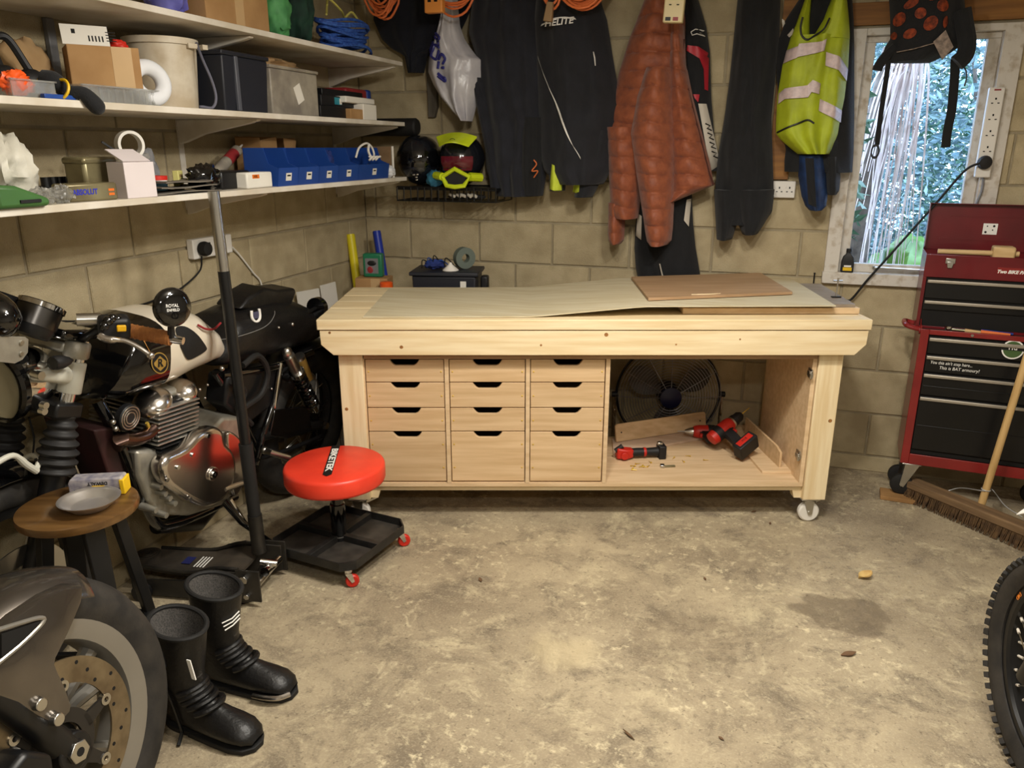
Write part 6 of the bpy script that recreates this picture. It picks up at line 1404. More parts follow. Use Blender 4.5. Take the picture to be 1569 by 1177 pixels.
# ---------------- wooden topped stool
SF = T(-1.694, 1.432, 0) @ RZ(20)
stl = thing('stool', 'round wooden stool with black splayed legs', 'stool', SF)
STZ = 0.683
M('stool_top', (108, 78, 42), 0.36, rgb2=(84, 58, 28), vs=5, stretch=(1.2, 9, 9), coat=0.3); M('stool_edge', (176, 122, 58), 0.5, rgb2=(150, 98, 42), vs=20, stretch=(0.5, 0.5, 8))
B(SF).lathe([(0.139, STZ - 0.024), (0.148, STZ - 0.022), (0.150, STZ - 0.012), (0.148, STZ - 0.002), (0.144, STZ), (0.001, STZ)], 56).build('top', 'stool_top', stl, ang=30)
for (sx_, sy_) in ((-1, -1), (1, -1), (1, 1), (-1, 1)):
    P, Q = Vector((sx_ * 0.06, sy_ * 0.06, STZ - 0.024)), Vector((sx_ * 0.125, sy_ * 0.125, 0.0))
    d = (P - Q).normalized(); u = Vector((sx_, sy_, 0)).normalized(); v = d.cross(u)
    B(SF).loft([[Q + u * a * 0.012 + v * c * 0.016 for a, c in ((-1, -1), (1, -1), (1, 1), (-1, 1))], [P + u * a * 0.016 + v * c * 0.026 for a, c in ((-1, -1), (1, -1), (1, 1), (-1, 1))]]).build('leg', 'black_metal', stl, bev=0.003)
zc = 0.26; e = 0.06 + 0.065 * (1 - zc / STZ)
for k in range(4):
    a = R(90 * k); c, s = math.cos(a), math.sin(a); p = lambda x, y: (x * c - y * s, x * s + y * c, zc + 0.01 * (k % 2))
    B(SF).loft([[p(-e, -e - 0.008), p(-e, -e + 0.008), (*p(-e, -e + 0.008)[:2], zc + 0.03 + 0.01 * (k % 2)), (*p(-e, -e - 0.008)[:2], zc + 0.03 + 0.01 * (k % 2))], [p(e, -e - 0.008), p(e, -e + 0.008), (*p(e, -e + 0.008)[:2], zc + 0.03 + 0.01 * (k % 2)), (*p(e, -e - 0.008)[:2], zc + 0.03 + 0.01 * (k % 2))]]).build('stretcher', 'black_metal', stl, bev=0.002)
q = at(139, 778, z=STZ)
M('bowl_steel', (226, 222, 218), 0.34, metal=0.9, var=0.05)
bw = thing('magnetic_bowl', 'shallow stainless steel parts bowl on the wooden stool', 'bowl', T(q.x, q.y, STZ + 0.0008))
B(MX[bw.name]).lathe([(0.046, 0.0), (0.052, 0.006), (0.070, 0.022), (0.076, 0.026), (0.077, 0.028), (0.074, 0.028), (0.066, 0.023), (0.048, 0.0085), (0.044, 0.007), (0.001, 0.007)], 48).build('dish', 'bowl_steel', bw, ang=50)
B(MX[bw.name]).lathe([(0.045, 0.0), (0.047, 0.003)], 32, cap=False).build('rubber_base', 'black_rubber', bw)
q0, q1 = at(100, 757, z=STZ + 0.03), at(196, 752, z=STZ + 0.03)
d = (q1 - q0); F = basis(Vector(((q0.x + q1.x) / 2 - 0.045, (q0.y + q1.y) / 2 + 0.052, STZ + 0.0008)), (d.x, d.y, 0), (-d.y, d.x, 0)); hl = 0.072
bc = thing('bit_case', 'clear plastic bit case with yellow trim on the wooden stool', 'case', F)
M('case_clear', (214, 208, 208), 0.2, rgb2=(150, 148, 170), vs=40, trans=0.35, alpha=0.85)
B(F).prism([(-hl, 0), (hl, 0), (hl, 0.038), (hl - 0.006, 0.05), (-hl + 0.006, 0.05), (-hl, 0.038)], -0.022, 0.022).build('case_body', 'case_clear', bc, bev=0.004)
B(F).box(hl - 0.012, hl + 0.002, -0.0235, 0.0235, 0.0, 0.044).build('yellow_end', 'yellow_plastic', bc, bev=0.003)
B(F).box(-0.01, 0.022, -0.0232, -0.0222, 0.008, 0.03).build('yellow_label', 'yellow_plastic', bc)
M('bits_grey', (70, 70, 96), 0.4)
for k in range(7): B(F).box(-hl + 0.014 + k * 0.018, -hl + 0.026 + k * 0.018, -0.0228, -0.0222, 0.006, 0.02).build('bit', 'bits_grey', bc)
text('DEWALT', 0.013, F @ T(0.005, -0.0234, 0.036) @ RX(90) @ RZ(180), 'ink_black', bc, bold=0.0004)
# ---------------- trolley jack
JF = T(-1.668, 2.146, 0) @ RZ(190)
jk = thing('trolley_jack', 'low black trolley jack on the floor with a tall upright handle', 'jack', JF)
M('jack_black', (22, 21, 20), 0.42, rgb2=(46, 42, 36), vs=14); M('jack_dusty', (66, 58, 48), 0.7, rgb2=(44, 39, 33), vs=12)
for s in (-1, 1):
    B(JF).prism([(-0.015, 0.03), (0.03, 0.012), (0.46, 0.012), (0.48, 0.03), (0.48, 0.075), (0.27, 0.085), (0.20, 0.125), (0.13, 0.135), (-0.015, 0.135)], s * 0.105 - 0.004, s * 0.105 + 0.004).build('side_plate', 'jack_black', jk, bev=0.002)
    B(JF).prism([(-0.03, 0.025), (0.06, 0.025), (0.06, 0.15), (-0.03, 0.15)], s * 0.112 - 0.004, s * 0.112 + 0.004).build('end_plate', 'jack_black', jk, bev=0.002)
    for (x, z_, r_) in ((0.025, 0.118, 0.016), (0.14, 0.118, 0.016), (0.02, 0.05, 0.011), (0.07, 0.12, 0.007), (0.10, 0.122, 0.006)):
        B(JF).cyl((x, s * 0.112, z_), (x, s * 0.130, z_), r_, n=6 if r_ > 0.01 else 10).build('bolt', 'steel', jk, bev=0.001)
    B(JF @ T(0.43, s * 0.125, 0.034) @ RX(90)).lathe([(0.008, -0.014), (0.034, -0.014), (0.034, 0.014), (0.008, 0.014)], 20).build('wheel', 'black_metal', jk)
    B(JF @ T(0.055, s * 0.092, 0.026) @ RX(90)).lathe([(0.006, -0.008), (0.026, -0.008), (0.026, 0.008), (0.006, 0.008)], 18).build('rear_castor', 'black_metal', jk)
def arm(u, v):
    x = 0.06 + 0.40 * u; w_ = (0.092 - 0.03 * max(0, u - 0.3)) * (2 * v - 1); z_ = 0.13 - 0.028 * min(1, max(0, (u - 0.15) / 0.3)) + 0.02 * max(0, u - 0.75) - 0.012 * (1 - (2 * v - 1) ** 2); return (x, w_, z_)
B(JF).slab(arm, 20, 8, (0, 0, -0.012)).build('lift_arm', 'jack_dusty', jk)
for s in (-1, 1): B(JF).tube(smooth_path([(0.06, s * 0.094, 0.14), (0.15, s * 0.094, 0.138), (0.26, s * 0.086, 0.106), (0.46, s * 0.07, 0.108)], 6), 0.007, 8).build('arm_edge', 'jack_black', jk)
M('label_blue', (40, 44, 96), 0.5)
B(JF).box(0.30, 0.335, -0.04, 0.01, 0.0945, 0.0955).build('blue_label', 'label_blue', jk); 
for k in range(4): B(JF).box(0.335 - 0.0, 0.337, 0, 0.001, 0.0, 0.0001) if False else B(JF).box(0.27 - k * 0.012, 0.275 - k * 0.012, -0.045, 0.03, 0.0965, 0.0972).build('label_line', 'ink_white', jk)
B(JF).lathe([(0.045, 0.085), (0.05, 0.108), (0.05, 0.118), (0.046, 0.12), (0.030, 0.116), (0.001, 0.116)], 28, X=T(0.475, 0, 0)).build('saddle', 'jack_dusty', jk)
for r_ in (0.038, 0.024, 0.012): B(JF).torus(r_, 0.002, 28, 6, X=T(0.475, 0, 0.119)).build('saddle_ring', 'jack_dusty', jk)
B(JF).cyl((0.0, -0.105, 0.075), (0.0, 0.105, 0.075), 0.014, n=14).build('rear_axle', 'steel', jk)
B(JF).cyl((-0.02, -0.06, 0.10), (-0.02, 0.05, 0.11), 0.018, n=14).build('pump', 'chrome', jk); B(JF).cyl((-0.045, 0.0, 0.12), (0.01, 0.02, 0.135), 0.013, n=12).build('release_valve', 'chrome', jk)
# handle in sections
A, Z_ = Vector(at(396, 836, y=2.178)), Vector(at(327, 293, y=2.150))
A.z = max(A.z, 0.13)
d = Z_ - A; P = lambda t: A + d * t
n_ = 20
B().cyl(P(-0.02), P(0.10), 0.026, n=n_).build('handle_socket', 'jack_black', jk); B().cyl(P(0.02), P(0.05), 0.024, n=n_).build('handle', 'black_gloss', jk)
B().cyl(P(0.05), P(0.32), 0.0225, 0.0245, n=n_).build('rubber_sleeve', 'black_rubber', jk)
B().cyl(P(0.30), P(0.80), 0.0195, n=n_).build('handle_tube', 'black_metal', jk)
B().cyl(P(0.80), P(1.0), 0.019, n=n_).build('handle_top', 'steel', jk)
# ---------------- motorcycle boots
def SL(F, secs, n=24, ex=1.0, cap=True):
    """loft of upright sections given by two edge points in local xz and a half width"""
    rings = []
    for (x1, z1, x2, z2, w_, *r) in secs:
        yo = r[0] if r else 0.0; ring_ = []
        for j in range(n):
            t = 6.28318 * j / n; c, s = math.cos(t), math.sin(t)
            c = math.copysign(abs(c) ** ex, c); s = math.copysign(abs(s) ** ex, s)
            ring_.append(((x1 + x2) / 2 + (x1 - x2) / 2 * c, yo + w_ * s, (z1 + z2) / 2 + (z1 - z2) / 2 * c))
        rings.append(ring_)
    return B(F).loft(rings, cap)
def lerp_secs(secs, m=3):
    out = []
    P = [Vector(s) for s in [tuple(q[:5]) for q in secs]]
    E = [P[0] * 2 - P[1]] + P + [P[-1] * 2 - P[-2]] if False else None
    for a, b_ in zip(secs, secs[1:]):
        for k in range(m): out.append(tuple(x + (y - x) * k / m for x, y in zip(a, b_)))
    return out + [secs[-1]]
M('boot_lining', (96, 92, 88), 0.8, rgb2=(60, 58, 56), vs=260)
M('boot_mesh', (30, 29, 28), 0.85, rgb2=(52, 50, 48), vs=220)
def boot(F, label, flip=1):
    t = thing('motorcycle_boot', label, 'boot', F, 'pair of motorcycle boots')
    leg = [(0.075, 0.335, -0.075, 0.365, 0.062), (0.072, 0.31, -0.073, 0.335, 0.062), (0.062, 0.25, -0.072, 0.26, 0.058), (0.052, 0.19, -0.068, 0.19, 0.05), (0.055, 0.15, -0.068, 0.12, 0.043), (0.075, 0.125, -0.075, 0.06, 0.04), (0.105, 0.105, -0.072, 0.018, 0.04), (0.135, 0.092, 0.0, 0.016, 0.044), (0.165, 0.082, 0.08, 0.014, 0.048), (0.19, 0.072, 0.14, 0.014, 0.048), (0.210, 0.055, 0.185, 0.015, 0.040), (0.220, 0.036, 0.214, 0.020, 0.022)]
    SL(F, leg[:2], cap=False).build('cuff', 'leather', t); SL(F, lerp_secs(leg[1:], 2), cap=False).build('upper', 'leather', t, ang=70)
    # padded rim and mesh lining
    b = B(F); b.tube([(0.075 * math.cos(a), 0.062 * math.sin(a), 0.35 - 0.015 * math.cos(a) + 0.002) for a in [6.28318 * i / 28 for i in range(28)]], 0.007, 8, closed=True); b.build('collar', 'black_rubber', t)
    rings = [[((0.070 - q * 0.12) * math.cos(a), (0.057 - q * 0.12) * math.sin(a), 0.35 - 0.015 * math.cos(a) + 0.004 - q) for a in [6.28318 * i / 28 for i in range(28)]] for q in (0.0, 0.03, 0.08, 0.16)]
    lb = B(F).loft(rings, cap=False); lb.f.append(tuple(range(84, 112))); lb.build('lining', 'boot_lining', t)
    SL(F, [(0.078, 0.004, -0.078, 0.004, 0.038), (0.08, 0.022, -0.08, 0.022, 0.041)], 24, 0.8).build('heel_sole', 'black_rubber', t)
    sole = [(x, y) for x, y in ((0.02, -0.04), (0.10, -0.047), (0.16, -0.05), (0.20, -0.042), (0.222, -0.02), (0.224, 0.01), (0.205, 0.038), (0.16, 0.05), (0.10, 0.046), (0.02, 0.04))]
    B(F).prismz(sole, 0.002, 0.018).build('sole', 'black_rubber', t, bev=0.003)
    # accordion folds over the instep
    for k in range(5):
        f = k / 4; x1, z1 = 0.050 + 0.05 * f * f, 0.158 - 0.05 * f; w_ = 0.040
        P = [((x1 + 0.002) * 1 - 0.05 * (1 - math.cos(a)) * 0.9, w_ * math.sin(a) * 1.03, z1 + 0.004 - 0.02 * (1 - math.cos(a))) for a in [R(-85 + 170 * i / 12) for i in range(13)]]
        B(F).tube(P, 0.009, 8).build('flex_fold', 'leather', t)
    return t
b1 = boot(T(-1.452, 1.468, 0) @ RZ(-3) @ Matrix.Diagonal((1.08, 1.08, 0.98, 1)), 'black leather motorcycle boot nearest the camera with its zip open')
F = MX[b1.name]
B(F).tube(smooth_path([(-0.03, -0.050, 0.20), (-0.01, -0.050, 0.14), (0.0, -0.046, 0.08), (0.012, -0.046, 0.02)], 5), 0.004, 6).build('zip', 'black_metal', b1); B(F).tube(smooth_path([(0.012, -0.048, 0.022), (0.018, -0.062, 0.012), (0.024, -0.075, 0.006)], 4), 0.005, 6).build('zip_pull', 'black_rubber', b1)
B(F).slab(lambda u, v: (-0.045 + 0.05 * u, -0.0635 + 0.006 * abs(u - 0.5), 0.315 - 0.065 * v), 4, 4, (0, 0.003, 0)).build('pull_tab', 'fabric_black', b1)
B(F).slab(lambda u, v: (0.055 + 0.012 * u + 0.01 * v, -0.040 + 0.008 * u * 0, 0.275 - 0.06 * v), 2, 6, (0, 0.003, 0)).build('reflective_tab', 'ink_white', b1)
b2 = boot(T(-1.478, 1.655, 0) @ RZ(4) @ Matrix.Diagonal((1.08, 1.08, 0.98, 1)), 'black leather motorcycle boot farther from the camera with a silver toe slider')
F = MX[b2.name]
B(F).tube(smooth_path([(0.12, -0.052, 0.024), (0.16, -0.054, 0.026), (0.195, -0.046, 0.026), (0.218, -0.024, 0.026)], 5), 0.008, 8).build('toe_slider', 'polished', b2)
for k in range(3): B(F).tube([(0.045 + 0.004 * k, -0.046 - 0.001 * k, 0.262 - 0.011 * k), (0.064, -0.026, 0.268 - 0.012 * k), (0.070, 0.0, 0.276 - 0.012 * k)], 0.002, 6).build('reflective_line', 'ink_white', b2)
# ------------------------------------------------------------------ parked cafe racer motorcycle along the left wall
from mathutils.bvhtree import BVHTree
KB = T(-2.08, 2.4, 0) @ RZ(90) @ RX(7)        # x to the rear, -y towards the room, z up; leaning on its side stand
def bk(px, py, b): return on(px, py, KB, 1, -b)
bike = thing('motorcycle', 'black and white cafe racer motorcycle parked along the left wall', 'motorcycle', KB)
def bp(b, n, m, **k): return b.build(n, m, k.pop('par', bike), **k)
M('tank_white', (226, 218, 202), 0.25, rgb2=(216, 206, 186), vs=4, coat=0.5); M('gold', (178, 146, 74), 0.4, metal=0.4); M('gold_line', (168, 116, 52), 0.4)
M('leather_tan', (176, 116, 62), 0.55, rgb2=(142, 88, 44), vs=40); M('gaiter', (34, 33, 33), 0.6, var=0.2)
M('fin_silver', (190, 188, 180), 0.3, metal=0.85); M('amber_lens', (236, 180, 30), 0.2); M('lens', (240, 242, 240), 0.03, trans=1.0, ior=1.2, var=0.0); M('header_pipe', (110, 88, 80), 0.25, metal=1.0)
M('clock_metal', (92, 90, 88), 0.3, metal=1.0); M('white_fork', (206, 204, 190), 0.4)
WR = 0.362
RC = Vector((0.585, 0, WR)); FC = Vector((-0.985, 0, WR))
def wheel(c, name, w_=0.06, disc=True):
    X = KB @ T(*c) @ RX(90)
    t = bp(B(X).torus(WR - w_ * 0.95, w_ * 0.95, 56, 14, sx=1.05), name, 'tyre')
    bp(B(X).lathe([(WR - 0.125, -0.028), (WR - 0.100, -0.036), (WR - 0.088, -0.036), (WR - 0.10, -0.012), (WR - 0.10, 0.012), (WR - 0.088, 0.036), (WR - 0.100, 0.036), (WR - 0.125, 0.028), (WR - 0.125, -0.028)], 48, cap=False), 'rim', 'black_metal', par=t)
    bp(B(X).lathe([(0.02, -0.075), (0.05, -0.07), (0.035, -0.03), (0.035, 0.03), (0.05, 0.07), (0.02, 0.075)], 24), 'hub', 'black_metal', par=t)
    for k in range(28):
        a = 6.28318 * k / 28; a2 = a + (0.35 if k % 2 else -0.35); s = 1 if (k // 2) % 2 else -1
        bp(B(X).cyl((0.042 * math.cos(a), 0.042 * math.sin(a), s * 0.06), ((WR - 0.115) * math.cos(a2), (WR - 0.115) * math.sin(a2), 0.0), 0.0022, n=5, cap=False), 'spoke', 'steel', par=t)
    return t
fw = wheel(FC, 'front_wheel', 0.055); rw = wheel(RC, 'rear_wheel', 0.068)
def disc(c, par, r0, r1, s):
    X = KB @ T(*c) @ T(0, s, 0) @ RX(90)
    d = bp(B(X).lathe([(r0, -0.002), (r1, -0.002), (r1, 0.002), (r0, 0.002), (r0, -0.002)], 40, cap=False), 'brake_disc', 'steel', par=par)
    for k in range(24): bp(B(X).cyl((0, 0, 0), (0, 0, 0.001), 0.004, n=6, X=T((r0 * .35 + r1 * .65) * math.cos(k * 0.2618), (r0 * .35 + r1 * .65) * math.sin(k * 0.2618), 0.002)), 'disc_hole', 'dark_gap', par=d) if False else None
disc(FC, fw, 0.11, 0.17, -0.085); disc(RC, rw, 0.08, 0.13, 0.08)
# front mudguard with pale stays
b = B(KB)
def mg(c, a0, a1, r, w_):
    def fn(u, v):
        a = R(a0 + (a1 - a0) * u); y = (v - 0.5) * 2; rr = r + 0.022 * (1 - y * y); return (c.x + rr * math.cos(a), y * w_, c.z + rr * math.sin(a))
    return fn
bp(b.slab(mg(FC, 20, 165, WR + 0.004, 0.07), 30, 8, (0, 0, 0.002)), 'front_mudguard', 'black_gloss')
q0, q1, q2, q3 = bk(-10, 712, 0.1), bk(20, 698, 0.1), bk(40, 712, 0.1), bk(56, 722, 0.1)
bp(B(KB).tube(smooth_path([q0, q1, q2, q3], 5), [0.008] * 8 + [0.010] * 8, 10), 'mudguard_stay', 'white_fork')
bp(B(KB).tube(smooth_path([bk(36, 704, -0.02), bk(50, 698, 0.02), bk(60, 706, 0.08), bk(54, 722, 0.1)], 5), 0.008, 8), 'mudguard_stay', 'white_fork')
# forks
for s, off in ((1, 0.10), (-1, -0.10)):
    top, y1, y2, g1 = bk(126, 522, 0.1), bk(122, 540, 0.1), bk(100, 622, 0.1), bk(84, 724, 0.1)
    f = lambda p: Vector((p.x, -off, p.z))
    bp(B(KB).cyl(f(top), f(y2), 0.0205, n=20), 'fork_tube', 'chrome')
    d = (f(g1) - f(y2)); b = B(KB); k = 40
    rings = []
    u = d.normalized().orthogonal().normalized(); v = d.normalized().cross(u)
    for i in range(k + 1):
        t = i / k; rr = (0.030 + 0.020 * min(1, t * 1.6)) * (1 + 0.13 * math.sin(t * 6.28318 * 6.5)); p = f(y2) + d * (0.1 + 0.9 * t); rings.append([p + (u * math.cos(6.28318 * j / 18) + v * math.sin(6.28318 * j / 18)) * rr for j in range(18)])
    bp(b.loft(rings), 'fork_gaiter', 'gaiter', ang=60)
    bp(B(KB).cyl(f(g1) - d * 0.02, Vector((FC.x, -off, FC.z)), 0.034, 0.026, n=18), 'fork_lower', 'black_metal')
# yokes
p = bk(118, 528, 0.1); ty_ = bp(B(KB @ T(p.x, 0, p.z) @ RY(18)).box(-0.03, 0.06, -0.085, 0.085, -0.03, 0.004), 'top_yoke', 'cast', bev=0.01)
for s in (-1, 1): bp(B(KB @ T(p.x, s * 0.10, p.z - 0.012) @ RY(18)).lathe([(0.030, -0.028), (0.034, -0.022), (0.034, 0.014), (0.030, 0.02), (0.018, 0.022), (0.001, 0.024)], 24), 'yoke_clamp', 'cast', par=ty_)
p = bk(118, 512, 0.09); bp(B(KB @ T(p.x, 0, p.z) @ RY(12)).box(-0.07, 0.06, -0.115, 0.10, -0.012, 0.016), 'yoke_cover', 'black_gloss', bev=0.01)
p = bk(98, 628, 0.1); k = bp(B(KB @ T(p.x, 0, p.z) @ RY(18)).box(-0.06, 0.035, -0.135, 0.13, -0.02, 0.025), 'lower_yoke', 'black_metal', bev=0.008)
for (x, y) in ((71, 622), (69, 631)):
    q = bk(x, y, 0.145); bp(B(KB).cyl(q, q + Vector((0.0, 0.016, 0)), 0.010, n=12), 'yoke_bolt', 'steel', par=k)
# pale headlamp bracket
q = bk(110, 578, 0.1)
bp(B(KB @ T(q.x, -0.1, q.z) @ RY(18)).lathe([(0.030, -0.045), (0.032, -0.042), (0.032, 0.042), (0.030, 0.045)], 20), 'bracket_clamp', 'white_fork')
a, c = bk(100, 575, 0.12), bk(52, 575, 0.12)
bp(B(KB).tube([a, (a + c) / 2, c], [0.026, 0.02, 0.014], 12), 'bracket_arm', 'white_fork')
q = bk(64, 576, 0.14); bp(B(KB).cyl(q, q + Vector((0, 0.03, 0)), 0.012, n=12), 'bracket_bolt', 'steel')
# headlamp, screen plate, clocks
hl = bk(2, 588, 0.0); HX = KB @ T(hl.x, 0, hl.z) @ RY(-90)
k = bp(B(HX).lathe([(0.02, -0.13), (0.08, -0.11), (0.095, -0.06), (0.10, -0.01), (0.10, 0.0)], 36), 'headlamp', 'chrome', ang=50)
bp(B(HX).lathe([(0.101, -0.006), (0.108, 0.0), (0.108, 0.016), (0.098, 0.022)], 36, cap=False), 'headlamp_rim', 'black_gloss', par=k)
bp(B(HX).lathe([(0.098, 0.01), (0.08, 0.022), (0.045, 0.03), (0.001, 0.032)], 36), 'headlamp_lens', 'lens', par=k)
bp(B(HX).lathe([(0.096, 0.008), (0.05, -0.04), (0.012, -0.05)], 36), 'reflector', 'chrome', par=k)
P = [bk(x, y, 0.12) for x, y in ((-30, 514), (38, 516), (43, 520), (42, 540), (34, 551), (22, 557), (-30, 552))]
k = bp(B(KB).prism([(p.x, p.z) for p in P], -0.122, -0.118), 'side_plate', 'cast', bev=0.001)
for (x, y) in ((32, 525), (32, 542)):
    q = bk(x, y, 0.122); bp(B(KB).cyl(q, q + Vector((0, -0.005, 0)), 0.006, n=10), 'plate_bolt', 'steel', par=k)
q = bk(0, 488, 0.1); bp(B(KB @ T(q.x, -0.03, q.z)).ell((0, 0, 0), (0.07, 0.12, 0.07), 20, 12), 'fly_screen', 'black_gloss')
q = bk(56, 488, 0.06); X = KB @ T(q.x, -0.06, q.z) @ RY(32)
k = bp(B(X).lathe([(0.046, -0.05), (0.054, -0.03), (0.056, 0.03), (0.060, 0.032), (0.060, 0.042), (0.054, 0.046)], 32), 'clock', 'black_metal')
bp(B(X).lathe([(0.0605, 0.03), (0.0605, 0.043)], 32, cap=False), 'clock_bezel', 'chrome', par=k)
bp(B(X).lathe([(0.0562, -0.022), (0.0566, 0.028)], 32, cap=False), 'clock_band', 'clock_metal', par=k)
X = KB @ T(q.x, 0.06, q.z) @ RY(32); bp(B(X).lathe([(0.046, -0.05), (0.054, -0.03), (0.056, 0.03), (0.060, 0.042)], 32), 'clock', 'black_metal')
# indicator
a, c = bk(80, 557, 0.16), bk(112, 552, 0.16)
bp(B(KB).tube([a, a.lerp(c, 0.2), a.lerp(c, 0.5), a.lerp(c, 0.8), c], [0.018, 0.02, 0.018, 0.011, 0.002], 14), 'indicator', 'black_plastic')
bp(B(KB).ell(a + Vector((0.0, -0.006, 0)), (0.012, 0.014, 0.016)), 'indicator_lens', 'lens')
# tank: black front, white rear
def sec(t, bpx, w_):
    p, q = bk(*t, 0.0), bk(*bpx, w_ * 0.85); return (p.x, p.z, q.x, q.z, w_)
S = [sec((148, 512), (140, 612), 0.10), sec((160, 495), (155, 619), 0.145), sec((176, 487), (190, 620), 0.158), sec((198, 479), (252, 601), 0.165)]
S2 = [S[-1], sec((235, 470), (275, 591), 0.160), sec((272, 474), (297, 576), 0.145), sec((306, 500), (314, 564), 0.118), sec((328, 532), (326, 551), 0.08)]
tb = SL(KB, lerp_secs(S, 4), 36, 0.66); tw = SL(KB, lerp_secs(S2, 4), 36, 0.7)
tank = bp(tb, 'tank', 'black_gloss', ang=70); bp(tw, 'tank_rear', 'tank_white', par=tank, ang=70)
bv = BVHTree.FromPolygons(tb.v + tw.v, tb.f + [tuple(i + len(tb.v) for i in f) for f in tw.f])
def decal(poly, mat, name, off, par, bvh=None):
    cx = sum(p[0] for p in poly) / len(poly); cy = sum(p[1] for p in poly) / len(poly); pts = []; n = len(poly); R_ = 3
    for j in range(1, R_ + 1):
        for (x, y) in poly: pts.append((cx + (x - cx) * j / R_, cy + (y - cy) * j / R_))
    vs = []
    for (x, y) in [(cx, cy)] + pts:
        h = (bvh or bv).ray_cast(EYE, ray(x, y).normalized())
        if h[0] is None: return None
        nr = h[1] if h[1].dot(ray(x, y)) < 0 else -h[1]
        vs.append(h[0] + nr * off)
    b = B(); b.v = vs; b.f = [(0, 1 + i, 1 + (i + 1) % n) for i in range(n)]
    for j in range(R_ - 1):
        b.f += [(1 + j * n + i, 1 + (j + 1) * n + i, 1 + (j + 1) * n + (i + 1) % n, 1 + j * n + (i + 1) % n) for i in range(n)]
    return b.build(name, mat, par, ang=80)
def rnd(poly, m=4):
    """round a pixel polygon"""
    P = [Vector((x, y, 0)) for x, y in poly]; out = []; n = len(P)
    for i in range(n):
        a, b_, c, d = P[i - 1], P[i], P[(i + 1) % n], P[(i + 2) % n]
        for k in range(m):
            t = k / m; q = 0.5 * ((2*b_) + (c-a)*t + (2*a-5*b_+4*c-d)*t*t + (3*b_-a-3*c+d)*t*t*t); out.append((q.x, q.y))
    return out
decal(rnd([(268, 504), (282, 501), (300, 512), (314, 530), (314, 537), (302, 545), (288, 551), (282, 545), (274, 526)]), 'black_rubber', 'knee_pad', 0.004, tank)
el = lambda cx, cy, rx, ry, a=0: [(cx + rx * math.cos(t) * math.cos(a) - ry * math.sin(t) * math.sin(a), cy + rx * math.cos(t) * math.sin(a) + ry * math.sin(t) * math.cos(a)) for t in [6.28318 * i / 24 for i in range(24)]]
decal(el(243.5, 556, 13.2, 16.5, -0.15), 'gold', 'badge', 0.0035, tank); decal(el(243.5, 556, 11.6, 14.6, -0.15), 'ink_black', 'badge_field', 0.0045, tank)
decal([(234, 556), (243, 545), (253, 553), (252, 560), (244, 568), (235, 560)], 'gold', 'badge_diamond', 0.0052, tank)
h = bv.ray_cast(EYE, ray(243.5, 556).normalized()); nr = h[1] if h[1].dot(ray(243, 556)) < 0 else -h[1]
text('R', 0.036, basis(h[0] + nr * 0.0062, Vector((0, 0, 1)).cross(nr), (0, 0, 1)) @ RZ(-8), 'ink_black', tank, bold=0.001)
decal([(214, 515), (217, 514), (232, 544), (229, 541)], 'gold_line', 'gold_pinstripe', 0.0025, tank); decal([(251, 571), (254, 571), (262, 592), (259, 594)], 'gold_line', 'gold_pinstripe', 0.0025, tank)
q = bk(245, 471, 0.0); bp(B(KB @ T(q.x, 0, q.z - 0.004)).lathe([(0.032, 0), (0.034, 0.008), (0.028, 0.014), (0.001, 0.015)], 24), 'filler_cap', 'chrome', par=tank)
# handlebar, grip, switchgear, lever, mirror
g0, g1 = bk(188, 505, 0.24), bk(262, 519, 0.37)
bp(B(KB).tube([bk(122, 522, 0.1), bk(150, 505, 0.18), g0], 0.012, 12), 'clip_on_bar', 'black_metal')
grip = bp(B(KB).cyl(g0, g1, 0.0195, 0.0205, n=22), 'grip', 'leather_tan')
for k in range(9):
    p = g0.lerp(g1, 0.06 + 0.11 * k); d = (g1 - g0).normalized(); bp(B(KB).torus(0.0202, 0.0012, 22, 5, X=basis(p, d.orthogonal(), d.cross(d.orthogonal()))), 'grip_wrap', 'leather_tan', par=grip)
sw = bk(178, 502, 0.235); k = bp(B(KB @ T(*sw) @ RZ(-40)).box(-0.045, 0.035, -0.032, 0.03, -0.03, 0.034), 'switchgear', 'black_plastic', bev=0.012)
q = bk(186, 503, 0.275); bp(B(KB @ T(*q) @ RZ(-40)).box(-0.012, 0.012, -0.006, 0.004, -0.009, 0.009), 'indicator_button', 'amber_lens', par=k, bev=0.003)
for (x, y, r_) in ((165, 492, 0.014), (172, 487, 0.012), (160, 500, 0.012), (180, 489, 0.012)): bp(B(KB).ell(bk(x, y, 0.25), (r_, r_, r_), 10, 8), 'switch_lump', 'black_gloss', par=k)
q = bk(135, 490, 0.16); bp(B(KB).cyl(q + Vector((-0.02, 0.02, 0)), q + Vector((0.025, -0.02, 0)), 0.018, n=16), 'reservoir', 'steel')
bp(B(KB).tube(smooth_path([bk(152, 514, 0.25), bk(165, 520, 0.27), bk(190, 522, 0.30), bk(212, 532, 0.33), bk(230, 544, 0.355)], 5), [0.010] * 8 + [0.007] * 12 + [0.008], 10), 'clutch_lever', 'polished'); bp(B(KB).ell(bk(231, 545, 0.356), (0.011, 0.011, 0.011), 12, 8), 'lever_ball', 'polished')
bp(B(KB).tube([bk(263, 520, 0.37), bk(262, 500, 0.385), bk(265, 480, 0.395)], [0.012, 0.009, 0.012], 10), 'mirror_arm', 'black_plastic'); bp(B(KB).cyl(g1, g1 + (g1 - g0).normalized() * 0.035, 0.013, 0.011, n=14), 'bar_end', 'chrome')
mc = bk(264.5, 471, 0.40); mw = KB @ mc; vd = (mw - EYE).normalized()
MXF = basis(mw, Vector((0.35, 1.0, -0.1)), Vector((0.0, 0.12, 1.0)))
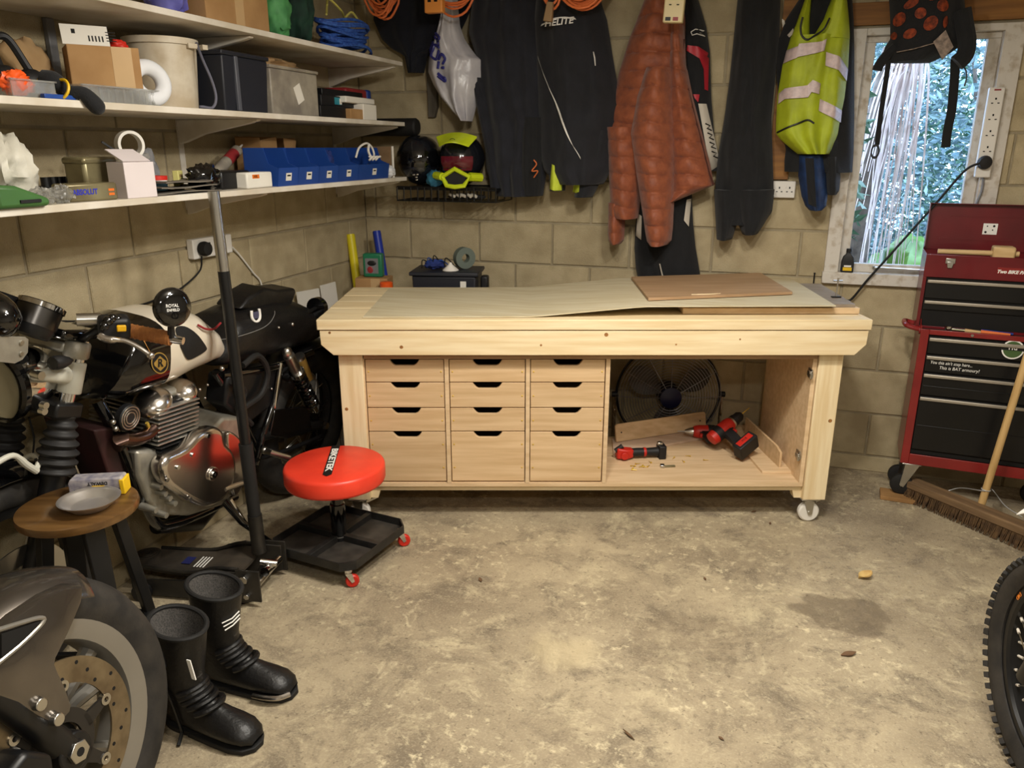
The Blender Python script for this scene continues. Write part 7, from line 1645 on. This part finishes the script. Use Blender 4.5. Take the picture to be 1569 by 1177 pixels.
mir = bp(B(MXF).lathe([(0.030, 0.016), (0.047, 0.010), (0.0545, 0.0), (0.0545, -0.006), (0.05, -0.009), (0.001, -0.009)], 40), 'mirror', 'black_gloss', ang=50)
text('ROYAL', 0.013, MXF @ T(-0.010, 0.006, 0.0165) , 'ink_white', mir, sx=0.9); text('ENFIELD', 0.011, MXF @ T(-0.008, -0.006, 0.0165), 'ink_white', mir, sx=0.9)
# seat, cowl and tail
S = [sec((318, 505), (330, 560), 0.09), sec((330, 482), (345, 566), 0.12), sec((360, 468), (380, 562), 0.13), sec((400, 458), (420, 550), 0.13), sec((440, 460), (455, 538), 0.12), sec((475, 476), (478, 528), 0.10), sec((492, 497), (490, 516), 0.07)]
b = SL(KB, lerp_secs(S, 3), 30, 0.7); seat = bp(b, 'seat', 'leather', ang=70); sbv = BVHTree.FromPolygons(b.v, b.f)
P = [bk(x, y, 0.0) for x, y in ((348, 470), (362, 452), (388, 437), (408, 441), (434, 438), (436, 444), (428, 466), (395, 472))]
bp(B(KB).prism([(p.x, p.z) for p in P], -0.06, 0.06), 'seat_cowl', 'leather', par=seat, bev=0.025, segs=3)
decal(el(383, 447, 12, 5, -0.1), 'leather', 'cowl_badge', 0.002, seat, sbv)
vsl = [(326, 522), (360, 517), (395, 506), (412, 496), (420, 484), (421, 477)]
pts = []
for x, y in vsl:
    h = sbv.ray_cast(EYE, ray(x, y).normalized())
    if h[0]: pts.append(h[0] - ray(x, y).normalized() * 0.003)
M('piping_grey', (120, 118, 114), 0.7); bp(B().tube(smooth_path(pts, 4), 0.0016, 6), 'seat_piping', 'piping_grey', par=seat)
h = sbv.ray_cast(EYE, ray(391, 482).normalized()); X = basis(h[0] + Vector((0.012, -0.012, 0)), (0.2, 1, 0), (0, 0, 1))
tg = bp(B(X).tube(smooth_path([(-0.02, 0.022, 0), (-0.022, -0.006, 0.002), (-0.008, -0.024, 0.004), (0.012, -0.018, 0.003), (0.02, 0.0, 0), (0.018, 0.022, 0)], 4), 0.0055, 8), 'strap_loop', 'ink_white', par=seat); bp(B(X).box(-0.014, 0.014, -0.012, 0.014, -0.003, 0.002), 'loop_tag', 'bits_grey', par=tg)
bp(B(KB).tube(smooth_path([bk(303, 498, 0.14), bk(315, 504, 0.15), bk(328, 504, 0.15), bk(338, 495, 0.14)], 4), 0.004, 6), 'red_cord', 'case_red', par=seat)
for (x, y, r_) in ((448, 497, 0.009), (427, 502, 0.006)):
    h = sbv.ray_cast(EYE, ray(x, y).normalized()); bp(B().ell(h[0], (r_, r_, r_), 10, 8), 'seat_bolt', 'steel', par=seat)
q = bk(489, 470, 0.10); bp(B(KB).cyl(q, q + Vector((-0.03, 0.0, 0.0)), 0.045, n=24), 'rear_indicator', 'black_gloss'); q2 = bk(470, 480, 0.1); bp(B(KB).tube([q + Vector((-0.02, 0, 0)), q2], 0.008, 8), 'indicator_stalk', 'black_metal')
bp(B(KB).slab(mg(RC, 15, 130, WR + 0.012, 0.085), 30, 8, (0, 0, 0.003)), 'rear_mudguard', 'black_plastic')
# frame tubes
for pts, r_ in (([(150, 615, .05), (175, 660, .09), (205, 730, .11), (236, 798, .11), (262, 803, .11), (310, 785, .11), (360, 760, .11)], 0.019), ([(430, 556, .12), (421, 610, .12), (405, 660, .12), (392, 712, .12)], 0.014), ([(330, 570, .08), (360, 620, .09), (400, 700, .1)], 0.016), ([(340, 575, .1), (430, 560, .12), (478, 540, .1)], 0.014)):
    bp(B(KB).tube(smooth_path([bk(*p) for p in pts], 5), r_, 12), 'frame_tube', 'black_gloss')
    bp(B(KB).tube(smooth_path([Vector((p.x, 0.11, p.z)) for p in [bk(*p) for p in pts]], 5), r_, 12), 'frame_tube', 'black_gloss')
P = [bk(x, y, 0.1) for x, y in ((345, 575), (420, 560), (415, 620), (375, 650), (340, 620))]
sp = bp(B(KB).prism([(p.x, p.z) for p in P], -0.115, -0.02), 'side_panel', 'black_metal', bev=0.012)
for (x, y, r_) in ((340, 565, 0.01), (306, 597, 0.006), (318, 590, 0.005), (314, 610, 0.005), (416, 596, .005)):
    q = bk(x, y, 0.12); bp(B(KB).ell(q, (r_, r_, r_), 10, 8), 'bolt', 'steel', par=sp)
bp(B(KB).tube(smooth_path([bk(x, y, 0.14) for x, y in ((372, 560), (395, 545), (410, 570), (400, 605), (370, 630), (385, 650))], 5), 0.012, 8), 'hose', 'black_rubber'); bp(B(KB).tube(smooth_path([bk(x, y, 0.14) for x, y in ((355, 585), (375, 600), (365, 625))], 5), 0.010, 8), 'hose', 'black_rubber')
# swing arm, shock, chain side
a, c = bk(398, 668, 0.11), Vector((RC.x, -0.11, RC.z)); sa = bp(B(KB).tube([a, a.lerp(c, 0.5) + Vector((0, 0, 0.01)), c], [0.026, 0.022, 0.024], 12), 'swing_arm', 'black_metal'); bp(B(KB).cyl(c + Vector((0, 0.01, 0)), c + Vector((0, -0.035, 0)), 0.018, n=6), 'axle_nut', 'steel', par=sa)
bp(B(KB).tube([Vector((a.x, 0.11, a.z)), Vector((c.x, 0.11, c.z))], 0.024, 12), 'swing_arm', 'black_metal')
P = [bk(x, y, 0.13) for x, y in ((420, 628), (470, 622), (478, 660), (440, 672), (412, 668))]; bp(B(KB).prism([(p.x, p.z) for p in P], -0.135, -0.125), 'chain_guard', 'black_gloss', bev=0.004)
bp(B(KB).tube([bk(392, 705, 0.125), bk(440, 690, 0.125), bk(494, 668, 0.125)], 0.010, 6), 'chain', 'black_metal')
st_, sb_ = bk(440, 540, 0.15), bk(484, 630, 0.15); d = sb_ - st_
sk = bp(B(KB).cyl(st_ + d * 0.05, st_ + d * 0.30, 0.024, n=18), 'shock_body', 'steel'); bp(B(KB).ell(st_, (0.022, 0.02, 0.024), 14, 10), 'shock_eye', 'steel', par=sk); bp(B(KB).cyl(st_ + d * 0.30, st_ + d * 0.35, 0.033, n=20), 'spring_collar', 'chrome', par=sk)
u = d.normalized().orthogonal().normalized(); v = d.normalized().cross(u)
bp(B(KB).tube([st_ + d * (0.35 + 0.55 * i / 110) + (u * math.cos(i * 0.5) + v * math.sin(i * 0.5)) * 0.027 for i in range(111)], 0.0055, 7), 'coil_spring', 'black_gloss', par=sk); bp(B(KB).cyl(st_ + d * 0.3, st_ + d * 1.0, 0.012, n=12), 'shock_rod', 'chrome', par=sk)
q = bk(460, 549, 0.14); q2 = bk(472, 580, 0.14); bp(B(KB).cyl(q, q2, 0.022, n=18), 'shock_reservoir', 'gold', par=sk); bp(B(KB).cyl(q + (q - q2) * 0.12, q, 0.0225, n=18), 'reservoir_cap', 'steel', par=sk)
# engine
P = [bk(x, y, 0.15) for x, y in ((212, 692), (235, 690), (300, 690), (345, 640), (372, 640), (372, 745), (345, 775), (292, 792), (245, 790), (228, 765), (214, 730))]
eng = bp(B(KB).prism([(p.x, p.z) for p in P], -0.145, 0.12), 'crankcase', 'cast', bev=0.012)
P = [bk(x, y, 0.2) for x, y in rnd([(247, 720), (256, 700), (284, 686), (306, 664), (328, 655), (342, 660), (346, 678), (358, 692), (363, 716), (357, 745), (343, 766), (320, 778), (298, 772), (272, 757), (254, 742)], 3)]
cv = bp(B(KB).prism([(p.x, p.z) for p in P], -0.205, -0.145), 'engine_cover', 'polished', par=eng, bev=0.022, segs=4, ang=60)
P = [bk(x, y, 0.17) for x, y in rnd([(345, 664), (362, 668), (372, 690), (370, 740), (356, 760), (350, 720)], 3)]
bp(B(KB).prism([(p.x, p.z) for p in P], -0.18, -0.145), 'rear_cover', 'polished', par=eng, bev=0.012, segs=3)
q = bk(325, 726, 0.205); k = bp(B(KB).cyl(q, q + Vector((0, -0.008, 0)), 0.026, n=28), 'cover_boss', 'polished', par=eng, bev=0.003); bp(B(KB).cyl(q, q + Vector((0, -0.013, 0)), 0.014, n=20), 'boss_cap', 'chrome', par=eng); bp(B(KB).cyl(q, q + Vector((0, -0.0135, 0)), 0.005, n=12), 'boss_slot', 'dark_gap', par=eng)
for (x, y) in ((272, 716), (295, 697), (255, 735), (290, 765), (318, 668)):
    q = bk(x, y, 0.205); bp(B(KB).cyl(q, q + Vector((0, -0.006, 0)), 0.008, n=12), 'cover_bolt', 'chrome', par=eng)
for k, (x, y) in enumerate(((240, 745), (247, 755), (254, 762), (262, 770), (232, 780), (248, 788))):
    q = bk(x, y, 0.16); bp(B(KB).cyl(q + Vector((0, 0.04, 0)), q + Vector((0, -0.02, 0)), 0.014, 0.010, n=12), 'casting_lug', 'cast', par=eng)
ec = bk(262, 655, 0.13); EX = KB @ T(ec.x, 0, ec.z) @ RY(5)
for k in range(14):
    z_ = 0.088 - k * 0.0148; w_ = 0.098 if k < 9 else 0.085; m = 'fin_silver' if k < 9 else 'black_metal'
    bp(B(EX).box(-w_, w_ * 0.98, -0.165, 0.12, z_ - 0.003, z_ + 0.003), 'cooling_fin', m, par=eng, bev=0.002)
bp(B(EX).box(-0.075, 0.075, -0.145, 0.11, -0.125, 0.10), 'barrel', 'black_metal', par=eng, bev=0.01)
for (x, y, rx, rz) in ((240, 620, 0.068, 0.042), (283, 601, 0.05, 0.04)):
    q = bk(x, y, 0.12); bp(B(KB @ T(q.x, -0.10, q.z) @ RY(-22)).ell((0, 0, 0), (rx, 0.065, rz), 20, 12), 'rocker_cover', 'polished', par=eng)
bp(B(EX).box(-0.06, 0.09, -0.12, 0.10, 0.095, 0.13), 'cylinder_head', 'cast', par=eng, bev=0.015)
bp(B(KB).tube(smooth_path([bk(x, y, 0.14) for x, y in ((238, 655), (222, 668), (200, 674), (185, 672))], 5) + [bk(180, 690, 0.06), bk(186, 730, 0.02)], 0.023, 14), 'exhaust_header', 'header_pipe')
bp(B(KB).cyl(bk(230, 660, 0.14), bk(225, 648, 0.14), 0.006, n=8), 'header_stud', 'brass')
q = bk(190, 638, 0.13); hn = bp(B(KB).cyl(q, q + Vector((0, -0.025, 0)), 0.042, n=28), 'horn', 'black_plastic', bev=0.004)
for r_ in (0.036, 0.027, 0.018): bp(B(KB @ T(q.x, q.y - 0.0255, q.z) @ RX(90)).torus(r_, 0.0022, 28, 6), 'horn_ring', 'steel', par=hn)
for (x, y) in ((173, 647), (177, 657)): q = bk(x, y, 0.16); bp(B(KB).ell(q, (0.009, 0.009, 0.009), 10, 8), 'bolt', 'steel', par=hn)
P = [bk(x, y, 0.06) for x, y in ((128, 655), (165, 650), (200, 760), (165, 765))]; M('radiator', (30, 22, 20), 0.6, rgb2=(58, 26, 26), vs=6); bp(B(KB).prism([(p.x, p.z) for p in P], -0.10, 0.10), 'oil_cooler', 'radiator', bev=0.006)
bp(B(KB).tube(smooth_path([bk(x, y, 0.12) for x, y in ((102, 678), (112, 705), (121, 728))], 4), 0.004, 6), 'brake_hose', 'steel'); bp(B(KB).tube(smooth_path([bk(x, y, 0.0) for x, y in ((44, 640), (52, 670), (50, 700))], 4), 0.003, 6), 'cable', 'black_rubber')
# gear lever, footrest, side stand, silencer
bp(B(KB).tube([bk(344, 750, 0.2), bk(388, 735, 0.22)], 0.010, 10), 'gear_lever', 'steel'); bp(B(KB).tube([bk(404, 690, 0.16), bk(416, 694, 0.22), bk(443, 702, 0.26)], [0.014, 0.013, 0.013], 12), 'footrest', 'steel'); bp(B(KB).ell(bk(405, 690, 0.17), (0.016, 0.016, 0.016), 12, 8), 'footrest_pivot', 'steel')
F_ = KB.inverted() @ Vector((-1.80, 2.42, 0.006)); bp(B(KB).tube([bk(343, 768, 0.14), bk(370, 800, 0.2), F_], [0.014, 0.013, 0.012], 12), 'side_stand', 'black_gloss'); bp(B(KB @ T(*F_)).box(-0.03, 0.03, -0.02, 0.02, -0.004, 0.008), 'stand_foot', 'black_metal', bev=0.002)
bp(B(KB).tube([bk(352, 765, 0.15), bk(378, 805, 0.19)], 0.009, 10), 'stand_spring', 'chrome')
bp(B(KB).tube([bk(240, 806, 0.0), bk(300, 800, -0.02), Vector((RC.x, 0.13, 0.30))], [0.03, 0.04, 0.045], 14), 'silencer', 'black_metal')
bp(B(KB).tube([bk(430, 556, 0.13), bk(423, 600, 0.13), bk(420, 625, 0.13)], 0.007, 8), 'chrome_strut', 'chrome')
# ------------------------------------------------------------------ front end of a second motorcycle (lower left) and a dirt bike wheel (lower right)
SC = 1.2
A = at(50, 1140, z=0.302 * SC)
WF = T(A.x, A.y, 0.302 * SC * 0.99) @ RZ(92) @ RX(-7) @ Matrix.Scale(SC, 4)          # x forward, -y towards the camera
b2k = thing('motorcycle', 'grey sports motorcycle front end in the left foreground', 'motorcycle', T(A.x, A.y, 0) @ RZ(92))
M('rim_alu', (150, 146, 138), 0.35, metal=0.6); M('fender_grey', (112, 106, 100), 0.27, metal=0.85, rgb2=(92, 86, 80), vs=5, coat=0.5); M('disc_steel', (150, 136, 112), 0.35, metal=0.85, rgb2=(120, 106, 86), vs=20)
M('disc_dark', (38, 34, 30), 0.5)
def b2(b, n, m, par=b2k, **k): return b.build(n, m, par, **k)
X = WF @ RX(90)
tyre_ = [(0.215, -0.045), (0.235, -0.056), (0.262, -0.06), (0.284, -0.046), (0.297, -0.022), (0.3005, 0.0), (0.297, 0.022), (0.284, 0.046), (0.262, 0.06), (0.235, 0.056), (0.215, 0.045), (0.215, -0.045)]
tw_ = b2(B(X).lathe(tyre_, 72, cap=False), 'tyre', 'tyre', ang=60)
b2(B(X).lathe([(0.180, -0.03), (0.186, -0.044), (0.214, -0.050), (0.222, -0.050), (0.222, -0.044), (0.20, -0.034), (0.196, 0.0), (0.20, 0.034), (0.222, 0.044), (0.222, 0.05), (0.214, 0.05), (0.186, 0.044), (0.18, 0.03), (0.18, -0.03)], 72, cap=False), 'rim', 'rim_alu', ang=40)
for k in range(5):
    for s in (-1, 1):
        a = 6.28318 * k / 5 + s * 0.16 + 0.3
        b2(B(X).tube([(0.03 * math.cos(a), 0.03 * math.sin(a), 0.0), (0.10 * math.cos(a), 0.10 * math.sin(a), 0.0), (0.185 * math.cos(a + s * 0.05), 0.185 * math.sin(a + s * 0.05), 0)], [0.02, 0.014, 0.018], 10), 'wheel_spoke', 'rim_alu')
b2(B(X).lathe([(0.02, -0.06), (0.045, -0.055), (0.04, 0.0), (0.045, 0.055), (0.02, 0.06)], 24), 'hub', 'black_metal')
for s in (-1, 1):
    Y_ = X @ T(0, 0, -s * 0.066 if s == -1 else -0.0 - 0.066 * 1) if False else WF @ T(0, s * 0.066, 0) @ RX(90)
    d = b2(B(Y_).lathe([(0.112, -0.0022), (0.158, -0.0022), (0.158, 0.0022), (0.112, 0.0022), (0.112, -0.0022)], 64, cap=False), 'brake_disc', 'disc_steel')
    for k in range(30):
        a = 6.28318 * k / 30; r_ = 0.122 + 0.0125 * (k % 3); b2(B(Y_).cyl((r_ * math.cos(a), r_ * math.sin(a), -0.0026), (r_ * math.cos(a), r_ * math.sin(a), 0.0026), 0.0038, n=8), 'disc_hole', 'dark_gap', d)
    b2(B(Y_).lathe([(0.045, -0.003), (0.07, -0.003), (0.07, 0.003), (0.045, 0.003), (0.045, -0.003)], 40, cap=False), 'disc_carrier', 'disc_dark', d)
    for k in range(6):
        a = 6.28318 * k / 6 + 0.2; c_, s_ = math.cos(a), math.sin(a)
        b2(B(Y_).loft([[(0.06 * c_ - 0.014 * s_, 0.06 * s_ + 0.014 * c_, z_), (0.06 * c_ + 0.014 * s_, 0.06 * s_ - 0.014 * c_, z_), (0.108 * c_ + 0.008 * s_, 0.108 * s_ - 0.008 * c_, z_), (0.108 * c_ - 0.008 * s_, 0.108 * s_ + 0.008 * c_, z_)] for z_ in (-0.003, 0.003)]), 'carrier_arm', 'disc_dark', d)
        b2(B(Y_ @ T(0.110 * c_, 0.110 * s_, 0)).lathe([(0.005, -0.005), (0.011, -0.005), (0.011, 0.005), (0.005, 0.005), (0.005, -0.005)], 16, cap=False), 'disc_bobbin', 'steel', d)
# forks, axle, caliper
for s in (-1, 1):
    b2(B(WF).tube([(0.0, s * 0.08, 0.0), (-0.05, s * 0.085, 0.10), (-0.30, s * 0.085, 0.62)], [0.026, 0.024, 0.024], 18), 'fork_leg', 'black_metal')
    b2(B(WF).cyl((0, s * 0.07, 0), (0, s * 0.100, 0), 0.034, n=24), 'axle_clamp', 'black_metal', bev=0.004)
    b2(B(WF).cyl((0, s * 0.100, 0), (0, s * 0.110, 0), 0.021, n=6), 'axle_nut', 'steel', bev=0.002); b2(B(WF).cyl((0, s * 0.108, 0), (0, s * 0.1105, 0), 0.008, n=12), 'axle_hole', 'dark_gap')
    b2(B(WF).prism([(-0.16, -0.02), (-0.07, 0.0), (-0.06, 0.05), (-0.10, 0.09), (-0.17, 0.07)], s * 0.10 - 0.03, s * 0.10 + 0.03), 'caliper', 'black_metal', bev=0.012)
# mudguard: shell over the tyre and side panels down to the fork
def fen(u, v):
    a = R(62 + 103 * u); y = 2 * v - 1; wd = 0.095; r_ = 0.316 - 0.05 * abs(y) ** 3; return (r_ * math.cos(a), y * wd, r_ * math.sin(a))
md = b2(B(WF).slab(fen, 30, 12, (0, 0, -0.003)), 'mudguard', 'fender_grey', ang=60)
o3 = lambda x, y: on(x, y, WF, 1, -0.105)
pts = [(128, 893), (126, 915), (104, 960), (84, 1000), (80, 1020), (92, 1050), (109, 1085), (107, 1096), (93, 1110), (78, 1114), (55, 1102), (22, 1082), (-10, 1072), (-60, 1060), (-60, 930), (0, 908), (60, 892), (100, 888)]
P = [o3(x, y) for x, y in pts]
for p in P:
    r_ = math.hypot(p.x, p.z)
    if r_ > 0.300: p.x *= 0.300 / r_; p.z *= 0.300 / r_
ce = Vector((sum(p.x for p in P) / len(P), 0, sum(p.z for p in P) / len(P)))
for s in (-1, 1):
    ringO = [(p.x, s * 0.094, p.z) for p in P]; ringM = [(ce.x + (p.x - ce.x) * 0.93, s * 0.108, ce.z + (p.z - ce.z) * 0.93) for p in P]; ringI = [(ce.x + (p.x - ce.x) * 0.5, s * 0.118, ce.z + (p.z - ce.z) * 0.5) for p in P]; bk_ = [(p.x, s * 0.091, p.z) for p in P]
    b2(B(WF).loft([bk_, ringO, ringM, ringI]), 'mudguard_side', 'fender_grey', md, ang=35)
o4 = lambda x, y, e=0.117: on(x, y, WF, 1, -e)
b2(B(WF).prism([(p.x, p.z) for p in [o4(x, y) for x, y in ((0, 972), (30, 962), (58, 952), (62, 956), (30, 985), (0, 1010))]], -0.1205, -0.114), 'mudguard_slot', 'dark_gap', md)
b2(B(WF).tube(smooth_path([o4(x, y, 0.119) for x, y in ((-5, 966), (30, 955), (60, 947), (66, 953), (35, 985), (0, 1014), (-8, 1022))], 4), 0.004, 8), 'slot_edge', 'rim_alu', md)
for (x, y) in ((58, 1079), (85, 1102)):
    p = o4(x, y, 0.112); b2(B(WF).cyl(p + Vector((0, 0.01, 0)), p + Vector((0, -0.010, 0)), 0.011, n=14), 'mudguard_bolt', 'steel', md, bev=0.002)
# ---------------- dirt bike wheel at the right
c = at(1628, 1045, z=0.335 * 0.96)
DF = T(c.x, c.y, 0.335 * 0.96) @ RZ(100) @ Matrix.Scale(0.96, 4)
db = thing('motorcycle', 'dirt bike wheel with knobbly tyre at the right edge of the picture', 'motorcycle', DF @ T(0, 0, -0.335))
def d2(b, n, m, par=db, **k): return b.build(n, m, par, **k)
X = DF @ RX(90)
ty = d2(B(X).lathe([(0.255, -0.034), (0.275, -0.046), (0.295, -0.05), (0.312, -0.043), (0.320, -0.02), (0.322, 0.0), (0.320, 0.02), (0.312, 0.043), (0.295, 0.05), (0.275, 0.046), (0.255, 0.034), (0.255, -0.034)], 72, cap=False), 'tyre', 'tyre', ang=60)
kb = B(); kb.loft([[(-0.009, -0.0075, 0), (0.009, -0.0075, 0), (0.009, 0.0075, 0), (-0.009, 0.0075, 0)], [(-0.0075, -0.006, 0.014), (0.0075, -0.006, 0.014), (0.0075, 0.006, 0.014), (-0.0075, 0.006, 0.014)]]); KM = kb.mesh('knob'); KM.materials.append(MATS['tyre'])
n_ = 62
for i in range(n_):
    for j, (w_, tilt, r_) in enumerate(((-0.043, 52, 0.308), (-0.016, 12, 0.3205), (0.016, -12, 0.3205), (0.043, -52, 0.308))):
        a = 360 * (i + (0.5 if j in (1, 2) else 0)) / n_
        inst(KM, 'knob', ty, DF @ RY(-a) @ T(r_, 0, 0) @ T(0, w_, 0) @ RY(90) @ RX(-tilt if False else tilt * 1.0))
d2(B(X).lathe([(0.232, -0.018), (0.238, -0.026), (0.258, -0.030), (0.262, -0.030), (0.250, -0.012), (0.248, 0.0), (0.250, 0.012), (0.262, 0.03), (0.258, 0.03), (0.238, 0.026), (0.232, 0.018), (0.232, -0.018)], 64, cap=False), 'rim', 'black_metal')
d2(B(X).lathe([(0.012, -0.06), (0.045, -0.055), (0.03, -0.03), (0.03, 0.03), (0.045, 0.055), (0.012, 0.06)], 24), 'hub', 'black_metal')
for k in range(36):
    a = 6.28318 * k / 36; a2 = a + (0.42 if k % 2 else -0.42); s = 1 if (k // 2) % 2 else -1
    p, q = Vector((0.04 * math.cos(a2), 0.04 * math.sin(a2), s * 0.05)), Vector((0.236 * math.cos(a), 0.236 * math.sin(a), s * 0.004))
    sp_ = d2(B(X).cyl(p, q, 0.002, n=6, cap=False), 'spoke', 'steel'); d2(B(X).cyl(q, q + (p - q).normalized() * 0.022, 0.0042, n=8), 'nipple', 'suit_white', sp_)
q = on(1561, 915, DF, 1, 0.0305); M('ink_amber', (230, 130, 40), 0.5)
ang_ = math.degrees(math.atan2(q.z, q.x))
text('DID', 0.017, DF @ RY(-ang_) @ T(0.2465, 0.0295, 0) @ RX(-90) @ RZ(90) @ RX(0), 'ink_amber', db)
for s in (-1, 1): d2(B(DF).tube([(0, s * 0.085, 0), (-0.16, s * 0.09, 0.42), (-0.22, s * 0.09, 0.62)], 0.026, 16), 'fork_leg', 'black_metal')
d2(B(DF).cyl((0, -0.10, 0), (0, 0.10, 0), 0.010, n=12), 'axle', 'steel')
# rest of both front ends, just outside the picture
for s in (-1, 1): d2(B(DF).tube([(-0.22, s * 0.09, 0.61), (-0.34, s * 0.09, 0.94)], 0.022, 16), 'fork_tube', 'polished')
for z_, x_ in ((0.66, -0.235), (0.92, -0.333)): d2(B(DF @ T(x_, 0, z_) @ RY(-20)).box(-0.03, 0.05, -0.13, 0.13, -0.016, 0.016), 'yoke', 'black_metal', bev=0.006)
d2(B(DF).tube(smooth_path([(-0.44, -0.38, 1.06), (-0.36, -0.26, 1.05), (-0.33, -0.10, 0.99), (-0.33, 0.10, 0.99), (-0.36, 0.26, 1.05), (-0.44, 0.38, 1.06)], 5), 0.012, 12), 'handlebar', 'black_metal')
def mudg(u, v): a = R(150 - 95 * u); y = 2 * v - 1; r_ = 0.46 - 0.03 * y * y; return (r_ * math.cos(a) * 1.0, y * 0.065, r_ * math.sin(a))
d2(B(DF).slab(mudg, 20, 8, (0, 0, 0.003)), 'front_mudguard', 'white_plastic')
b2(B(WF @ T(-0.29, 0, 0.60) @ RY(-26)).box(-0.03, 0.05, -0.12, 0.12, -0.016, 0.016), 'yoke', 'black_metal', bev=0.006)
b2(B(WF).tube(smooth_path([(-0.40, -0.32, 0.66), (-0.33, -0.20, 0.66), (-0.29, -0.06, 0.64), (-0.29, 0.06, 0.64), (-0.33, 0.20, 0.66), (-0.40, 0.32, 0.66)], 5), 0.012, 12), 'handlebar', 'black_metal')
# ------------------------------------------------------------------ garden seen through the window
M('earth', (70, 66, 48), 0.95, rgb2=(48, 50, 34), vs=6, bump=0.5)
struct(B().box(-3.5, 6.5, YB + 0.21, 12.0, 0.35, 0.45).build('ground_outside', 'earth', smooth=False))
def leafmat(n, a, b_): M(n, a, 0.35, rgb2=b_, vs=3.0, coat=0.25)
leafmat('leaf_green', (112, 148, 120), (74, 112, 88)); leafmat('leaf_blue', (138, 164, 164), (92, 122, 130)); leafmat('moss', (96, 140, 44), (64, 104, 36))
M('bark', (128, 116, 104), 0.9, rgb2=(92, 82, 74), vs=18, bump=0.6); M('frond_dry', (232, 218, 210), 0.5, rgb2=(196, 172, 160), vs=9)
def shrub(label, cx, cy, rx, ry, h, n, mat, seed, size=0.05):
    random.seed(seed)
    t = thing('shrub', label, 'shrub', T(cx, cy, 0.45), 'shrubs outside the window')
    for k in range(5):
        a = k * 1.3; B().tube([(cx + 0.05 * math.cos(a), cy, 0.449), (cx + rx * 0.3 * math.cos(a), cy + ry * 0.3 * math.sin(a), 0.45 + h * 0.5), (cx + rx * 0.55 * math.cos(a), cy + ry * 0.5 * math.sin(a), 0.45 + h * 0.85)], [0.02, 0.014, 0.006], 6).build('stem', 'bark', t)
    vs, fs = [], []
    for i in range(n):
        a, e = random.uniform(0, 6.283), random.uniform(0.0, 1.0); rr = random.uniform(0.55, 1.0) ** 0.6
        z_ = e; w_ = math.sqrt(max(0.05, 1 - (z_ * 0.95) ** 2.5))
        p = Vector((cx + rx * rr * w_ * math.cos(a), cy + ry * rr * w_ * math.sin(a), 0.46 + h * z_))
        u = Vector((random.uniform(-1, 1), random.uniform(-1, 1), random.uniform(-0.7, 0.4))).normalized(); v = u.orthogonal().normalized()
        v = (Matrix.Rotation(random.uniform(0, 6.28), 3, u) @ v); s = size * random.uniform(0.6, 1.3); k = len(vs)
        w2 = u.cross(v) * s * 0.12
        vs += [p - u * s, p + v * s * 0.42 + w2, p + u * s, p - v * s * 0.42 + w2]; fs += [(k, k + 1, k + 2), (k, k + 2, k + 3)]
    b = B(); b.v = vs; b.f = fs; o = b.build('foliage', mat, t, smooth=False); o['kind'] = 'stuff'
shrub('dense leafy shrub outside filling the right half of the window', 1.75, 7.0, 1.4, 0.8, 3.4, 22000, 'leaf_blue', 1, 0.036)
shrub('dark green shrub outside behind the dry fronds', 0.35, 8.7, 1.5, 0.8, 3.4, 14000, 'leaf_green', 2, 0.045)
shrub('small ivy shrub outside at the left edge of the window', 0.36, 4.75, 0.14, 0.12, 1.75, 260, 'leaf_green', 3, 0.045)
shrub('tall leafy shrub farthest behind in the garden', 3.5, 9.7, 2.0, 0.9, 5.0, 14000, 'leaf_green', 4, 0.06)
shrub('low leafy shrub outside near the bottom of the window', 1.75, 5.75, 0.5, 0.35, 0.62, 1100, 'leaf_blue', 5, 0.04)
# mossy mound
c = at(1402, 400, y=5.35)
b = B(); F = T(c.x, 5.45, 0.45)
crumple('moss_mound', 'bright green mossy mound outside the window', 'moss', F, (0.26, 0.2, (c.z - 0.45) / 2 + 0.06), 'moss', 9, 0.3, fr=3)
# cabbage palm with a skirt of dead fronds
tp = at(1388, 100, y=5.3); pt_ = thing('palm', 'cabbage palm outside the window with pale dead fronds hanging down', 'palm', T(tp.x - 0.1, 5.3, 0.45))
B().tube([(tp.x - 0.17, 5.34, 0.44), (tp.x - 0.14, 5.34, 1.3), (tp.x - 0.06, 5.34, tp.z + 0.1)], [0.10, 0.09, 0.07], 14).build('trunk', 'bark', pt_)
random.seed(8)
for k in range(52):
    x0 = tp.x + random.uniform(-0.06, 0.06); y0 = 5.2 + random.uniform(-0.06, 0.06); z0 = tp.z + random.uniform(-0.1, 0.08)
    out = random.gauss(0.0, 0.075) - 0.04; L_ = random.uniform(0.5, 1.45)
    if k % 9 == 0: out *= 2.0; L_ *= 0.6
    z1 = max(z0 - L_, 0.50); w_ = random.uniform(0.003, 0.008)
    P = smooth_path([(x0, y0, z0), (x0 + out * 0.5, y0 - 0.07, z0 + 0.02), (x0 + out * 0.95, y0 - 0.09, z0 - (z0 - z1) * 0.45), (x0 + out * 1.1 + random.uniform(-.06, .06), y0 - 0.08, z1)], 5)
    def fn(u, v):
        i = min(int(v * (len(P) - 1)), len(P) - 2); f = v * (len(P) - 1) - i; p = P[i].lerp(P[i + 1], f); return p + Vector(((u - 0.5) * 2 * w_ * (1 - 0.7 * v), 0.004 * math.cos(u * 3.14), 0))
    B().slab(fn, 2, len(P) - 1, (0, 0.002, 0)).build('frond', 'frond_dry', pt_)
